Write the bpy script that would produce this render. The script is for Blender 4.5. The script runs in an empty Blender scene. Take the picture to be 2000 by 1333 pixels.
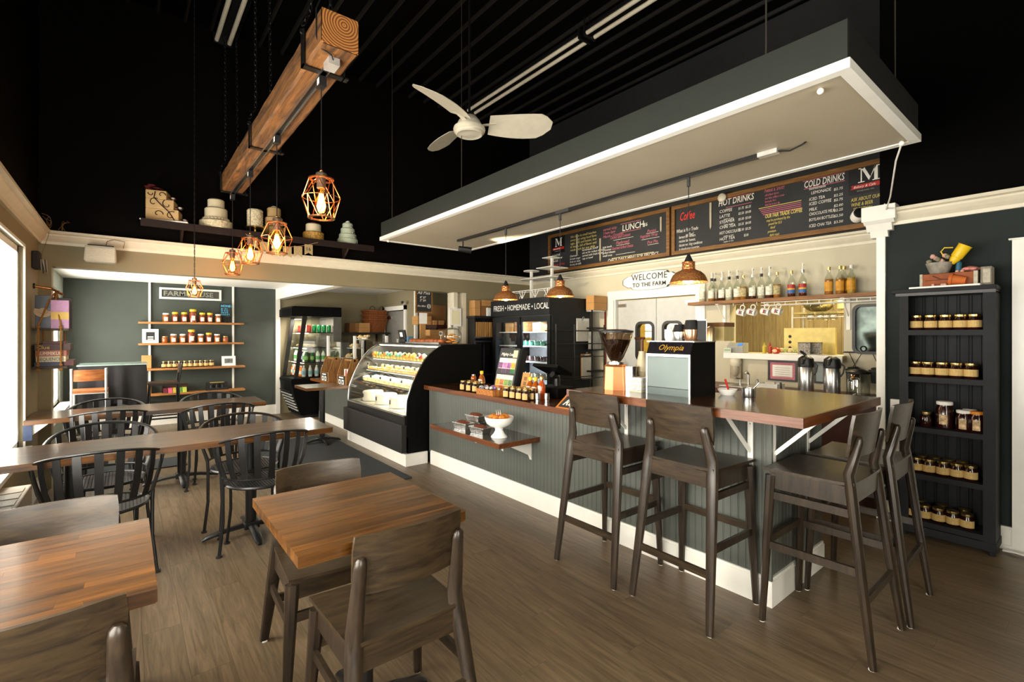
import bpy, bmesh, math, random
from mathutils import Vector, Matrix
random.seed(7)
R = random.random
S = bpy.context.scene
COL = S.collection
PI = math.pi

# ---------------------------------------------------------------- camera, world, large lights, exposure
FPX, CAMH, HORIZ = 935.0, 1.42, 654.0          # focal length in px of the 2000 px frame, eye height, horizon row
YAW = math.atan(754 / FPX)
cam = bpy.data.cameras.new('camera')
cam.sensor_width = 36.0
cam.lens = 36.0 * FPX / 2000.0
cam.shift_y = -(666.5 - HORIZ) / 2000.0
cam.clip_start = 0.05
camo = bpy.data.objects.new('camera', cam)
camo.location = (0, 0, CAMH)
camo.rotation_euler = (PI / 2, 0, -YAW)
COL.objects.link(camo)
S.camera = camo

W = bpy.data.worlds.new('world')
S.world = W
W.use_nodes = True
bg = W.node_tree.nodes['Background']
bg.inputs[0].default_value = (1.0, 0.95, 0.84, 1)
bg.inputs[1].default_value = 20.0
S.view_settings.view_transform = 'Standard'
S.view_settings.look = 'None'
S.view_settings.gamma = 1.0
S.view_settings.use_curve_mapping = False
S.view_settings.exposure = 0.0

def light(name, kind, loc, power, color, size=0.1, size_y=None, target=None, spot=None, blend=0.4, portal=False, rot=None):
    l = bpy.data.lights.new(name, kind)
    l.energy = power
    l.color = color
    if kind == 'AREA':
        l.shape = 'RECTANGLE'
        l.size = size
        l.size_y = size_y or size
        if portal:
            l.cycles.is_portal = True
    else:
        l.shadow_soft_size = size
        if kind == 'SPOT':
            l.spot_size = spot
            l.spot_blend = blend
    o = bpy.data.objects.new(name, l)
    o.location = loc
    if target is not None:
        o.rotation_euler = (Vector(target) - Vector(loc)).to_track_quat('-Z', 'Y').to_euler()
    if rot is not None:
        o.rotation_euler = rot
    COL.objects.link(o)
    return o

# daylight comes from the world through these window openings (portals only guide the sampling)
def portal(loc, target, sx, sy):
    light('window_daylight', 'AREA', loc, 1, (1, 1, 1), sx, sy, target, portal=True)
portal((-0.75, 4.655, 1.33), (2, 4.655, 1.33), 1.25, 1.6)
portal((-0.75, 1.65, 1.33), (2, 1.65, 1.33), 2.95, 1.6)
portal((-0.82, 7.90, 1.25), (2, 7.90, 1.25), 2.1, 1.6)
portal((0.30, -1.95, 1.45), (0.30, 2, 1.45), 1.3, 2.2)

# ---------------------------------------------------------------- materials
def lin(c):
    return c / 12.92 if c <= 0.04045 else ((c + 0.055) / 1.055) ** 2.4
def rgb(h):
    if isinstance(h, str):
        h = h.lstrip('#')
        return tuple(lin(int(h[i:i + 2], 16) / 255) for i in (0, 2, 4)) + (1,)
    return tuple(h) + (1,)
MATS = {}
def newmat(name):
    m = bpy.data.materials.new(name)
    m.use_nodes = True
    nt = m.node_tree
    b = nt.nodes['Principled BSDF']
    MATS[name] = m
    return m, nt, b
def N(nt, t, **kw):
    n = nt.nodes.new(t)
    for k, v in kw.items():
        setattr(n, k, v)
    return n
def ramp(nt, fac, c0, c1, p0=0.3, p1=0.7):
    r = N(nt, 'ShaderNodeValToRGB')
    r.color_ramp.elements[0].position = p0
    r.color_ramp.elements[1].position = p1
    r.color_ramp.elements[0].color = c0
    r.color_ramp.elements[1].color = c1
    nt.links.new(fac, r.inputs[0])
    return r.outputs[0]
def bump(nt, b, h, strength, dist=0.01):
    n = N(nt, 'ShaderNodeBump')
    n.inputs['Strength'].default_value = strength
    n.inputs['Distance'].default_value = dist
    nt.links.new(h, n.inputs['Height'])
    nt.links.new(n.outputs[0], b.inputs['Normal'])
def M(name, col, rough=0.5, metal=0.0, var=0.10, scale=14.0, bmp=0.0, coat=0.0, emit=0.0, spec=0.5):
    """plain painted / plastic / metal surface with slight procedural unevenness"""
    if name in MATS:
        return MATS[name]
    m, nt, b = newmat(name)
    c = rgb(col)
    tc = N(nt, 'ShaderNodeTexCoord')
    no = N(nt, 'ShaderNodeTexNoise')
    no.inputs['Scale'].default_value = scale
    no.inputs['Detail'].default_value = 3
    nt.links.new(tc.outputs['Object'], no.inputs['Vector'])
    lo = tuple(x * (1 - var) for x in c[:3]) + (1,)
    hi = tuple(min(1, x * (1 + var)) for x in c[:3]) + (1,)
    out = ramp(nt, no.outputs[0], lo, hi)
    nt.links.new(out, b.inputs['Base Color'])
    b.inputs['Roughness'].default_value = rough
    b.inputs['Metallic'].default_value = metal
    b.inputs['Coat Weight'].default_value = coat
    b.inputs['Coat Roughness'].default_value = 0.12
    b.inputs['Specular IOR Level'].default_value = spec
    if emit:
        b.inputs['Emission Color'].default_value = c
        b.inputs['Emission Strength'].default_value = emit
    if bmp:
        bump(nt, b, no.outputs[0], bmp)
    return m
def wood(name, c0, c1, rough=0.4, axis='X', stretch=14.0, scale=3.0, coat=0.0, tone=0.0, bmp=0.15, ring=0.5):
    """long-grained wood; tone adds a per-piece shift of brightness"""
    if name in MATS:
        return MATS[name]
    m, nt, b = newmat(name)
    tc = N(nt, 'ShaderNodeTexCoord')
    oi = N(nt, 'ShaderNodeObjectInfo')
    mp = N(nt, 'ShaderNodeMapping')
    sc = [scale * stretch] * 3
    sc['XYZ'.index(axis)] = scale
    mp.inputs['Scale'].default_value = sc
    off = N(nt, 'ShaderNodeVectorMath', operation='SCALE')
    off.inputs[0].default_value = (37.0, 53.0, 19.0)
    nt.links.new(oi.outputs['Random'], off.inputs['Scale'])
    ad = N(nt, 'ShaderNodeVectorMath', operation='ADD')
    nt.links.new(tc.outputs['Object'], ad.inputs[0])
    nt.links.new(off.outputs[0], ad.inputs[1])
    nt.links.new(ad.outputs[0], mp.inputs['Vector'])
    no = N(nt, 'ShaderNodeTexNoise')
    no.inputs['Scale'].default_value = 1.0
    no.inputs['Detail'].default_value = 6
    no.inputs['Roughness'].default_value = 0.65
    no.inputs['Distortion'].default_value = ring
    nt.links.new(mp.outputs[0], no.inputs['Vector'])
    out = ramp(nt, no.outputs[0], rgb(c0), rgb(c1), 0.32, 0.70)
    if tone:
        hs = N(nt, 'ShaderNodeHueSaturation')
        mr = N(nt, 'ShaderNodeMapRange')
        mr.inputs['To Min'].default_value = 1 - tone
        mr.inputs['To Max'].default_value = 1 + tone
        nt.links.new(oi.outputs['Random'], mr.inputs['Value'])
        nt.links.new(mr.outputs[0], hs.inputs['Value'])
        nt.links.new(out, hs.inputs['Color'])
        out = hs.outputs[0]
    nt.links.new(out, b.inputs['Base Color'])
    b.inputs['Roughness'].default_value = rough
    b.inputs['Coat Weight'].default_value = coat
    b.inputs['Coat Roughness'].default_value = 0.14
    if bmp:
        bump(nt, b, no.outputs[0], bmp, 0.003)
    return m
def glass(name, col=(1, 1, 1), clear=0.92, rough=0.03):
    """clear pane or vessel: mostly lets light straight through, with a sheen"""
    if name in MATS:
        return MATS[name]
    m, nt, b = newmat(name)
    nt.nodes.remove(b)
    out = nt.nodes['Material Output']
    tr = N(nt, 'ShaderNodeBsdfTransparent')
    tr.inputs[0].default_value = rgb(col)
    gl = N(nt, 'ShaderNodeBsdfGlossy')
    gl.inputs['Roughness'].default_value = rough
    fr = N(nt, 'ShaderNodeLayerWeight')
    fr.inputs[0].default_value = 0.5
    pw = N(nt, 'ShaderNodeMath', operation='POWER')
    pw.inputs[1].default_value = 4.0
    nt.links.new(fr.outputs['Facing'], pw.inputs[0])
    ad = N(nt, 'ShaderNodeMath', operation='ADD')
    ad.inputs[1].default_value = 1 - clear
    nt.links.new(pw.outputs[0], ad.inputs[0])
    mx = N(nt, 'ShaderNodeMixShader')
    nt.links.new(ad.outputs[0], mx.inputs[0])
    nt.links.new(tr.outputs[0], mx.inputs[1])
    nt.links.new(gl.outputs[0], mx.inputs[2])
    nt.links.new(mx.outputs[0], out.inputs[0])
    return m
def emission(name, col, strength):
    if name in MATS:
        return MATS[name]
    m, nt, b = newmat(name)
    b.inputs['Base Color'].default_value = rgb(col)
    b.inputs['Emission Color'].default_value = rgb(col)
    b.inputs['Emission Strength'].default_value = strength
    return m

WHITE = M('white_gloss_paint', '#f2f0e8', 0.35, var=0.02)
CREAMTRIM = M('cream_trim_paint', '#ddd5bf', 0.4, var=0.04)
TAUPE = M('taupe_wall_paint', '#8a8063', 0.7, var=0.04, scale=3)
CREAM = M('cream_wall_paint', '#c9c2aa', 0.7, var=0.05, scale=3)
BLACKP = M('black_ceiling_paint', (0.0010, 0.0009, 0.0009), 0.7, var=0.2, spec=0.05)
SEAM = M('black_satin_metal', (0.014, 0.0125, 0.011), 0.38, var=0.2, spec=0.5)
SLATE = M('slate_green_wall_paint', '#3d443e', 0.75, var=0.10, scale=2.5, bmp=0.02)
DARKWALL = M('charcoal_wall_paint', '#2a3030', 0.8, var=0.25, scale=2.0, bmp=0.03, spec=0.15)
BEAD = M('grey_green_beadboard_paint', '#575b55', 0.42, var=0.06, scale=8)
CANOPYG = M('canopy_green_grey_paint', '#20251f', 0.6, var=0.06)
SOFFIT = M('canopy_soffit_board', '#aca18b', 0.55, var=0.07, scale=1.6)
BLACKMET = M('black_powder_coat', (0.006, 0.006, 0.0065), 0.36, var=0.15, spec=0.5)
BLACKPL = M('black_plastic', (0.010, 0.010, 0.011), 0.4, var=0.1)
BLACKFL = M('black_flat_panel', (0.0014, 0.0014, 0.0015), 0.6, var=0.1, spec=0.12)
CHROME = M('brushed_steel', (0.55, 0.55, 0.54), 0.28, metal=1.0, var=0.08, scale=40)
GALV = M('galvanised_metal', (0.62, 0.62, 0.60), 0.4, metal=0.6, var=0.1)
COPPER = M('copper', (0.72, 0.30, 0.11), 0.30, metal=1.0, var=0.10, scale=30)
GOLD = M('gold_lid', (0.75, 0.55, 0.22), 0.3, metal=1.0, var=0.05)
OAKF = wood('grey_brown_floor_plank', '#4f422f', '#7b6850', 0.40, axis='Y', stretch=16, scale=2.6, tone=0.10, bmp=0.12, ring=1.2)
BUTCHER = wood('oiled_butcher_block', '#170902', '#69400f', 0.30, axis='X', stretch=14, scale=2.2, coat=0.5, tone=0.38, bmp=0.05)
BARTOP = wood('varnished_dark_bar_top', '#2a140a', '#54300f', 0.22, axis='Y', stretch=14, scale=2.5, coat=0.4, bmp=0.03)
BAREDGE = wood('bar_edge_wood', '#3a1c0c', '#7a4218', 0.35, axis='Y', stretch=14, scale=3.0, coat=0.2, bmp=0.05)
STAIN = wood('walnut_stained_beech', '#1a130d', '#40321f', 0.36, axis='X', stretch=9, scale=5.0, coat=0.12, bmp=0.06, ring=1.0)
STAINZ = wood('walnut_stained_beech_upright', '#1a130d', '#382c20', 0.36, axis='Z', stretch=9, scale=5.0, coat=0.12, bmp=0.06)
TIMBER = wood('rough_timber', '#1c0d03', '#94602a', 0.75, axis='Y', stretch=9, scale=1.9, bmp=0.6, ring=1.6)
SHELFW = wood('honey_pine_shelf', '#7a4a1e', '#bb8146', 0.5, axis='X', stretch=10, scale=4, bmp=0.1)
SHELFY = wood('rustic_shelf_plank', '#5f3a18', '#a9723a', 0.55, axis='Y', stretch=10, scale=4, bmp=0.15)
FRAMEW = wood('board_frame_oak', '#5a3812', '#94682e', 0.6, axis='Y', stretch=12, scale=5, bmp=0.1)
CHALK = M('chalkboard_slate', '#26282a', 0.7, var=0.3, scale=3)
CHW = M('white_chalk', '#e6e2d8', 0.9, var=0.12, scale=60)
CHP = M('pink_chalk', '#c76a7c', 0.9, var=0.12, scale=60)
CHY = M('yellow_chalk', '#d8c46a', 0.9, var=0.12, scale=60)
CHR = M('red_chalk', '#d83a34', 0.9, var=0.10, scale=60)
CHB = M('blue_chalk', '#59b6d8', 0.9, var=0.12, scale=60)
RUG = M('charcoal_rug_pile', '#2b3033', 0.95, var=0.35, scale=180, bmp=0.5)
KRAFT = M('kraft_cardboard', '#b98a52', 0.8, var=0.08, scale=8)
KRAFTD = M('kraft_cardboard_dark', '#8a6136', 0.8, var=0.08, scale=8)
WICKER = M('wicker', '#8a4f22', 0.7, var=0.5, scale=60, bmp=0.6)
PAPER = M('white_paper', '#f3f1ea', 0.8, var=0.03)
CREAMLBL = M('kraft_jar_label', '#c9ab6c', 0.8, var=0.12, scale=90)
WHITELBL = M('white_jar_label', '#efe9d6', 0.8, var=0.08, scale=90)
JAM = M('dark_jam', (0.020, 0.004, 0.003), 0.12, var=0.3, coat=0.6)
HONEY = M('amber_honey', (0.32, 0.075, 0.008), 0.10, var=0.25, coat=0.6)
HONEYR = M('dark_red_honey', (0.20, 0.028, 0.006), 0.10, var=0.25, coat=0.6)
YELLOW = M('yellow_plastic', '#e8c21c', 0.4, var=0.05)
WGLASS = glass('window_pane_glass')
CGLASS = glass('clear_glass', (0.97, 0.98, 0.97), 0.94)
BGLASS = glass('bottle_glass', (0.90, 0.92, 0.88), 0.90)
BULBG = glass('amber_bulb_glass', (1.0, 0.72, 0.34), 0.95)

# ---------------------------------------------------------------- mesh helpers
class MB:
    def __init__(s):
        s.v, s.f = [], []
    def add(s, vs, fs):
        n = len(s.v)
        s.v += [tuple(p) for p in vs]
        s.f += [tuple(i + n for i in q) for q in fs]
        return s
    def box(s, x0, y0, z0, x1, y1, z1):
        x0, x1 = sorted((x0, x1)); y0, y1 = sorted((y0, y1)); z0, z1 = sorted((z0, z1))
        return s.add([(x0, y0, z0), (x1, y0, z0), (x1, y1, z0), (x0, y1, z0), (x0, y0, z1), (x1, y0, z1), (x1, y1, z1), (x0, y1, z1)],
                     [(0, 3, 2, 1), (4, 5, 6, 7), (0, 1, 5, 4), (1, 2, 6, 5), (2, 3, 7, 6), (3, 0, 4, 7)])
    def cbox(s, c, d, rot=None):
        vs = []
        for z in (-1, 1):
            for x, y in ((-1, -1), (1, -1), (1, 1), (-1, 1)):
                p = Vector((x * d[0] / 2, y * d[1] / 2, z * d[2] / 2))
                if rot is not None:
                    p = rot @ p
                vs.append(p + Vector(c))
        return s.add(vs, [(0, 3, 2, 1), (4, 5, 6, 7), (0, 1, 5, 4), (1, 2, 6, 5), (2, 3, 7, 6), (3, 0, 4, 7)])
    def tube(s, pts, r, n=8, caps=True, flat=None, up=None):
        """sweep a ring along pts; r may be a list; flat=(a,b) makes an elliptic / strap section"""
        pts = [Vector(p) for p in pts]
        k = len(pts)
        rs = r if isinstance(r, (list, tuple)) else [r] * k
        vs, prev = [], None
        for i, p in enumerate(pts):
            t = (pts[min(i + 1, k - 1)] - pts[max(i - 1, 0)]).normalized()
            if prev is None:
                a = Vector(up) if up is not None else (Vector((0, 0, 1)) if abs(t.z) < 0.9 else Vector((1, 0, 0)))
                u = t.cross(a)
                u = u.normalized() if u.length > 1e-6 else t.orthogonal().normalized()
            else:
                u = (prev - t * prev.dot(t)).normalized()
            prev = u
            w = t.cross(u)
            fa, fb = flat if flat else (1, 1)
            for j in range(n):
                an = 2 * PI * (j + 0.5) / n
                vs.append(p + u * (math.cos(an) * rs[i] * fa) + w * (math.sin(an) * rs[i] * fb))
        fs = []
        for i in range(k - 1):
            for j in range(n):
                a, b = i * n + j, i * n + (j + 1) % n
                fs.append((a, b, b + n, a + n))
        if caps:
            fs.append(tuple(reversed(range(n))))
            fs.append(tuple(range((k - 1) * n, k * n)))
        return s.add(vs, fs)
    def cyl(s, p0, p1, r0, r1=None, n=16):
        return s.tube([p0, p1], [r0, r0 if r1 is None else r1], n)
    def ring(s, c, rad, r, n=28, m=6, z=(0, 0, 1)):
        q = Vector(z).to_track_quat('Z', 'Y').to_matrix()
        vs, fs = [], []
        for i in range(n):
            a = 2 * PI * i / n
            for j in range(m):
                b = 2 * PI * j / m
                p = Vector(((rad + r * math.cos(b)) * math.cos(a), (rad + r * math.cos(b)) * math.sin(a), r * math.sin(b)))
                vs.append(q @ p + Vector(c))
        for i in range(n):
            for j in range(m):
                fs.append((i * m + j, ((i + 1) % n) * m + j, ((i + 1) % n) * m + (j + 1) % m, i * m + (j + 1) % m))
        return s.add(vs, fs)
    def lathe(s, prof, n=20, c=(0, 0, 0), caps=True):
        vs, fs = [], []
        for r, z in prof:
            for j in range(n):
                a = 2 * PI * j / n
                vs.append((c[0] + r * math.cos(a), c[1] + r * math.sin(a), c[2] + z))
        k = len(prof)
        for i in range(k - 1):
            for j in range(n):
                a, b = i * n + j, i * n + (j + 1) % n
                fs.append((a, b, b + n, a + n))
        if caps:
            fs.append(tuple(reversed(range(n))))
            fs.append(tuple(range((k - 1) * n, k * n)))
        return s.add(vs, fs)
    def prism(s, poly, plane, a, b):
        """extrude a 2-D polygon: plane 'XZ' runs along Y, 'YZ' along X, 'XY' along Z"""
        def P(p, t):
            return {'XZ': (p[0], t, p[1]), 'YZ': (t, p[0], p[1]), 'XY': (p[0], p[1], t)}[plane]
        n = len(poly)
        vs = [P(p, a) for p in poly] + [P(p, b) for p in poly]
        fs = [tuple(range(n)), tuple(reversed(range(n, 2 * n)))]
        fs += [(i, i + n, (i + 1) % n + n, (i + 1) % n) for i in range(n)]
        return s.add(vs, fs)
    def blob(s, c, r, nu=12, nv=7, noise=0.0):
        rx, ry, rz = r if isinstance(r, (list, tuple)) else (r, r, r)
        vs = [(c[0], c[1], c[2] - rz)]
        for i in range(1, nv):
            t = PI * i / nv
            for j in range(nu):
                a = 2 * PI * j / nu
                k = 1 + noise * (R() - 0.5)
                vs.append((c[0] + rx * k * math.sin(t) * math.cos(a), c[1] + ry * k * math.sin(t) * math.sin(a), c[2] - rz * k * math.cos(t)))
        vs.append((c[0], c[1], c[2] + rz))
        fs = [(0, 1 + (j + 1) % nu, 1 + j) for j in range(nu)]
        for i in range(nv - 2):
            for j in range(nu):
                a, b = 1 + i * nu + j, 1 + i * nu + (j + 1) % nu
                fs.append((a, b, b + nu, a + nu))
        e = len(vs) - 1
        o = 1 + (nv - 2) * nu
        fs += [(e, o + j, o + (j + 1) % nu) for j in range(nu)]
        return s.add(vs, fs)
    def sheet(s, grid, t, nrm=None):
        """thick curved sheet from a grid of points, offset by t along nrm (or each point's own normal vector)"""
        a, b = len(grid), len(grid[0])
        top = [Vector(p) for row in grid for p in row]
        off = Vector(nrm) * t
        vs = top + [p + off for p in top]
        n = a * b
        fs = []
        for i in range(a - 1):
            for j in range(b - 1):
                q = (i * b + j, i * b + j + 1, (i + 1) * b + j + 1, (i + 1) * b + j)
                fs.append(q)
                fs.append(tuple(x + n for x in reversed(q)))
        edge = [i * b for i in range(a)] + [(a - 1) * b + j for j in range(1, b)] + [i * b + b - 1 for i in range(a - 2, -1, -1)] + [j for j in range(b - 2, 0, -1)]
        for i in range(len(edge)):
            p, q = edge[i], edge[(i + 1) % len(edge)]
            fs.append((p, q, q + n, p + n))
        return s.add(vs, fs)
    def mesh(s, name, mat=None, smooth=False):
        me = bpy.data.meshes.new(name)
        me.from_pydata(s.v, [], s.f)
        bm = bmesh.new()
        bm.from_mesh(me)
        bmesh.ops.recalc_face_normals(bm, faces=bm.faces)
        bm.to_mesh(me)
        bm.free()
        if mat:
            me.materials.append(mat)
        if smooth:
            me.polygons.foreach_set('use_smooth', [True] * len(me.polygons))
            if hasattr(me, 'set_sharp_from_angle'):
                me.set_sharp_from_angle(angle=math.radians(38))
        return me
    def obj(s, name, mat, parent=None, smooth=False, bevel=0.0, world=False, label=None):
        return place(s.mesh(name, mat, smooth), name, parent, bevel, world, label)
def place(me, name, parent=None, bevel=0.0, world=False, label=None, loc=None, rot=None):
    o = bpy.data.objects.new(name, me)
    COL.objects.link(o)
    if parent is not None:
        o.parent = parent
        if world:
            o.matrix_parent_inverse = (Matrix.Translation(parent.location) @ Matrix.Rotation(parent.rotation_euler.z, 4, 'Z')).inverted()
    if loc is not None:
        o.location = loc
    if rot is not None:
        o.rotation_euler = rot
    if bevel:
        b = o.modifiers.new('bevel', 'BEVEL')
        b.width = bevel
        b.segments = 2
        b.limit_method = 'ANGLE'
        b.angle_limit = math.radians(50)
    if label:
        o['label'] = label
    return o
def tag(o, label, cat, group=None):
    o['label'] = label
    o['category'] = cat
    if group:
        o['group'] = group
    return o
def thing(name, label, cat, loc=(0, 0, 0), rz=0.0, group=None):
    o = bpy.data.objects.new(name, None)
    o.empty_display_size = 0.1
    o.location = loc
    o.rotation_euler = (0, 0, rz)
    COL.objects.link(o)
    return tag(o, label, cat, group)
def struct(o):
    o['kind'] = 'structure'
    return o
def stuff(o):
    o['kind'] = 'stuff'
    return o
def copy_tree(o, parent=None):
    c = o.copy()
    COL.objects.link(c)
    c.parent = parent
    for ch in list(o.children):
        copy_tree(ch, c)
    return c
def clone(o, label, loc, rz=0.0, group=None):
    c = copy_tree(o)
    c.location = loc
    c.rotation_euler = (0, 0, rz)
    c['label'] = label
    if group:
        c['group'] = group
    return c
ORD = ['first', 'second', 'third', 'fourth', 'fifth', 'sixth', 'seventh', 'eighth', 'ninth', 'tenth', 'eleventh', 'twelfth', 'thirteenth', 'fourteenth', 'fifteenth', 'sixteenth', 'seventeenth', 'eighteenth']
# a calibrated line of sight: which point of a real plane (x = .., y = .. or z = ..) the photograph's pixel shows
FWD = Vector((math.sin(YAW), math.cos(YAW), 0))
RGT = Vector((math.cos(YAW), -math.sin(YAW), 0))
def at(u, v, x=None, y=None, z=None):
    d = FWD + RGT * ((u - 1000) / FPX) + Vector((0, 0, (HORIZ - v) / FPX))
    k = x / d.x if x is not None else y / d.y if y is not None else (z - CAMH) / d.z
    return Vector((0, 0, CAMH)) + d * k
AXES = {'-X': Matrix(((0, 0, -1), (-1, 0, 0), (0, 1, 0))), '-Y': Matrix(((1, 0, 0), (0, 0, -1), (0, 1, 0))), 'Z': Matrix.Identity(3)}
def text(s, loc, size, mat, parent=None, face='-X', name='lettering', align='LEFT', shear=0.0, bold=0.0, depth=0.0008, world=True, space=1.0, wide=1.0, rot=None):
    cu = bpy.data.curves.new('lettering', 'FONT')
    cu.body = s
    cu.size = size
    cu.align_x = align
    cu.shear = shear
    cu.offset = bold
    cu.extrude = depth
    cu.resolution_u = 2
    cu.space_character = space
    t = bpy.data.objects.new('lettering', cu)
    COL.objects.link(t)
    dg = bpy.context.evaluated_depsgraph_get()
    me = bpy.data.meshes.new_from_object(t.evaluated_get(dg))
    bpy.data.objects.remove(t)
    bpy.data.curves.remove(cu)
    me.materials.clear()
    me.materials.append(mat)
    A = (rot if rot is not None else AXES[face]).to_4x4()
    me.transform(Matrix.Translation(loc) @ A @ Matrix.Diagonal((wide, 1, 1, 1)))
    o = place(me, name, parent, 0, world)
    return o

# ================================================================ THE ROOM
XL, XR, XK, YB, YF, ZC, YN = -0.62, 4.55, 5.30, 6.10, 9.35, 4.75, -1.80
ZCR0, ZCR1, ZH, ZA = 2.25, 2.37, 2.05, 2.235
def wallbox(name, mat, *boxes):
    m = MB()
    for b in boxes:
        m.box(*b)
    return struct(m.obj(name, mat))
# floor with separate planks
fl = struct(MB().box(-1.0, YN - 0.2, -0.12, 8.0, 9.6, -0.012).obj('floor', M('subfloor', '#3a3128', 0.8)))
PW, PL = 0.152, 1.22
plank = MB().box(-PW / 2 + 0.0004, -PL / 2 + 0.0004, -0.012, PW / 2 - 0.0004, PL / 2 - 0.0004, 0.0).mesh('plank', OAKF)
x = XL + PW / 2 - 0.08
i = 0
while x < 4.62:
    y = -0.9 - (i * 0.47) % PL
    ymax = 9.4 if x < 2.72 else 1.3
    while y < ymax:
        if not (x < -0.3 and y < 0.6) and not (x < 0.6 and y < 0.2) and not (x < 1.4 and y < -0.6):
            place(plank, 'plank', fl, loc=(x, y + PL / 2, 0))
        y += PL
    x += PW
    i += 1
# ceiling: black ribbed metal
ce = struct(MB().box(-0.9, YN - 0.2, ZC, 5.6, YB + 0.2, ZC + 0.1).obj('ceiling', BLACKP))
seam = MB().prism([(-0.018, ZC), (-0.010, ZC - 0.032), (0.010, ZC - 0.032), (0.018, ZC)], 'XZ', YN, YB).mesh('seam', SEAM)
x = -0.45
while x < 5.25:
    place(seam, 'seam', ce, loc=(x, 0, 0))
    x += 0.235
# left wall: two windows to the room, everything above the crown is black
def holed(name, mat, X0, X1, y0, y1, z0, z1, holes):
    m = MB()
    ys = y0
    for (a, b, c, d) in sorted(holes):
        m.box(X0, ys, z0, X1, a, z1)
        m.box(X0, a, z0, X1, b, c)
        m.box(X0, a, d, X1, b, z1)
        ys = b
    m.box(X0, ys, z0, X1, y1, z1)
    return struct(m.obj(name, mat))
WL = [(0.20, 3.10, 0.55, 2.10), (4.05, 5.26, 0.55, 2.10)]
holed('wall_left', TAUPE, XL - 0.075, XL, YN, YB, 0, ZCR1, WL)
wallbox('wall_left_upper', BLACKP, (XL - 0.22, YN, ZCR1, XL, YB, ZC))
def window(n, y0, y1, z0, z1, X, mull):
    r = struct(MB().box(X - 0.02, y0, z0, X + 0.02, y1, z0 + 0.05).box(X - 0.02, y0, z1 - 0.05, X + 0.02, y1, z1)
               .box(X - 0.02, y0, z0, X + 0.02, y0 + 0.05, z1).box(X - 0.02, y1 - 0.05, z0, X + 0.02, y1, z1).obj('window_%d' % n, WHITE))
    for k in range(mull):
        ym = y0 + (y1 - y0) * (k + 1) / (mull + 1)
        MB().box(X - 0.02, ym - 0.02, z0, X + 0.02, ym + 0.02, z1).obj('mullion', WHITE, r)
    for k in range(mull + 1):
        a = y0 + (y1 - y0) * k / (mull + 1)
        b = y0 + (y1 - y0) * (k + 1) / (mull + 1)
        MB().box(X - 0.004, a + 0.02, z0 + 0.04, X + 0.004, b - 0.02, z1 - 0.04).obj('pane', WGLASS, r)
    MB().box(X - 0.04, y0 - 0.02, z0 - 0.03, XL + 0.05 if y0 < 6 else X + 0.16, y1 + 0.02, z0).obj('window_sill', WHITE, r)
    return r
window(1, 4.05, 5.26, 0.55, 2.10, XL - 0.045, 0)
window(2, 0.20, 3.10, 0.55, 2.10, XL - 0.045, 1)
casing = MB()
for (a, b, c, d) in WL:
    casing.box(XL, b, c - 0.02, XL + 0.012, b + 0.022, d + 0.02).box(XL, a - 0.022, c, XL + 0.012, a, d + 0.02).box(XL, a, d, XL + 0.012, b, d + 0.022)
struct(casing.obj('trim_1', WHITE))
# back wall: narrow pillar and wide header over the openings, full wall on the right
wallbox('wall_back', TAUPE, (XL, YB, 0, XL + 0.085, YB + 0.16, ZH), (XL, YB, ZH, XK, YB + 0.16, ZCR1), (4.02, YB, 0, XK, YB + 0.16, ZH))
wallbox('wall_back_upper', M('black_wall_paint', (0.0022, 0.0016, 0.0014), 0.7, var=0.2, spec=0.06), (XL, YB, ZCR1, XK, YB + 0.16, ZC))
# right side: near wall, the step back, and the long menu wall with door and hatch
DOOR = (3.06, 4.30, 0.0, 1.90)
HATCH = (1.56, 2.66, 1.22, 1.76)
wallbox('wall_right', DARKWALL, (XR, YN, 0, XR + 0.75, 1.10, ZCR1))
wallbox('wall_right_upper', BLACKP, (XR, YN, ZCR1, XR + 0.75, 1.10, ZC))
holed('wall_menu_side', CREAM, XK, XK + 0.14, 1.10, YB, 0, ZCR1, [HATCH, DOOR])
wallbox('wall_menu_side_upper', M('charcoal_upper_wall', '#1d1f20', 0.7, var=0.2), (XK, 1.10, ZCR1, XK + 0.14, YB, ZC))
# wall behind the photographer, shop window in it
m = MB()
m.box(-0.84, YN - 0.15, 0, -0.35, YN, ZC).box(0.95, YN - 0.15, 0, 5.3, YN, ZC).box(-0.35, YN - 0.15, 0, 0.95, YN, 0.35).box(-0.35, YN - 0.15, 2.55, 0.95, YN, ZC)
struct(m.obj('wall_front', TAUPE))
w3 = struct(MB().box(-0.35, YN - 0.10, 0.35, 0.95, YN - 0.05, 0.42).box(-0.35, YN - 0.10, 2.48, 0.95, YN - 0.05, 2.55).box(-0.35, YN - 0.10, 0.35, -0.28, YN - 0.05, 2.55).box(0.88, YN - 0.10, 0.35, 0.95, YN - 0.05, 2.55).obj('window_3', WHITE))
MB().box(0.27, YN - 0.10, 0.35, 0.33, YN - 0.05, 2.55).obj('mullion', WHITE, w3)
MB().box(-0.3, YN - 0.08, 0.4, 0.9, YN - 0.07, 2.5).obj('pane', WGLASS, w3)
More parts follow.
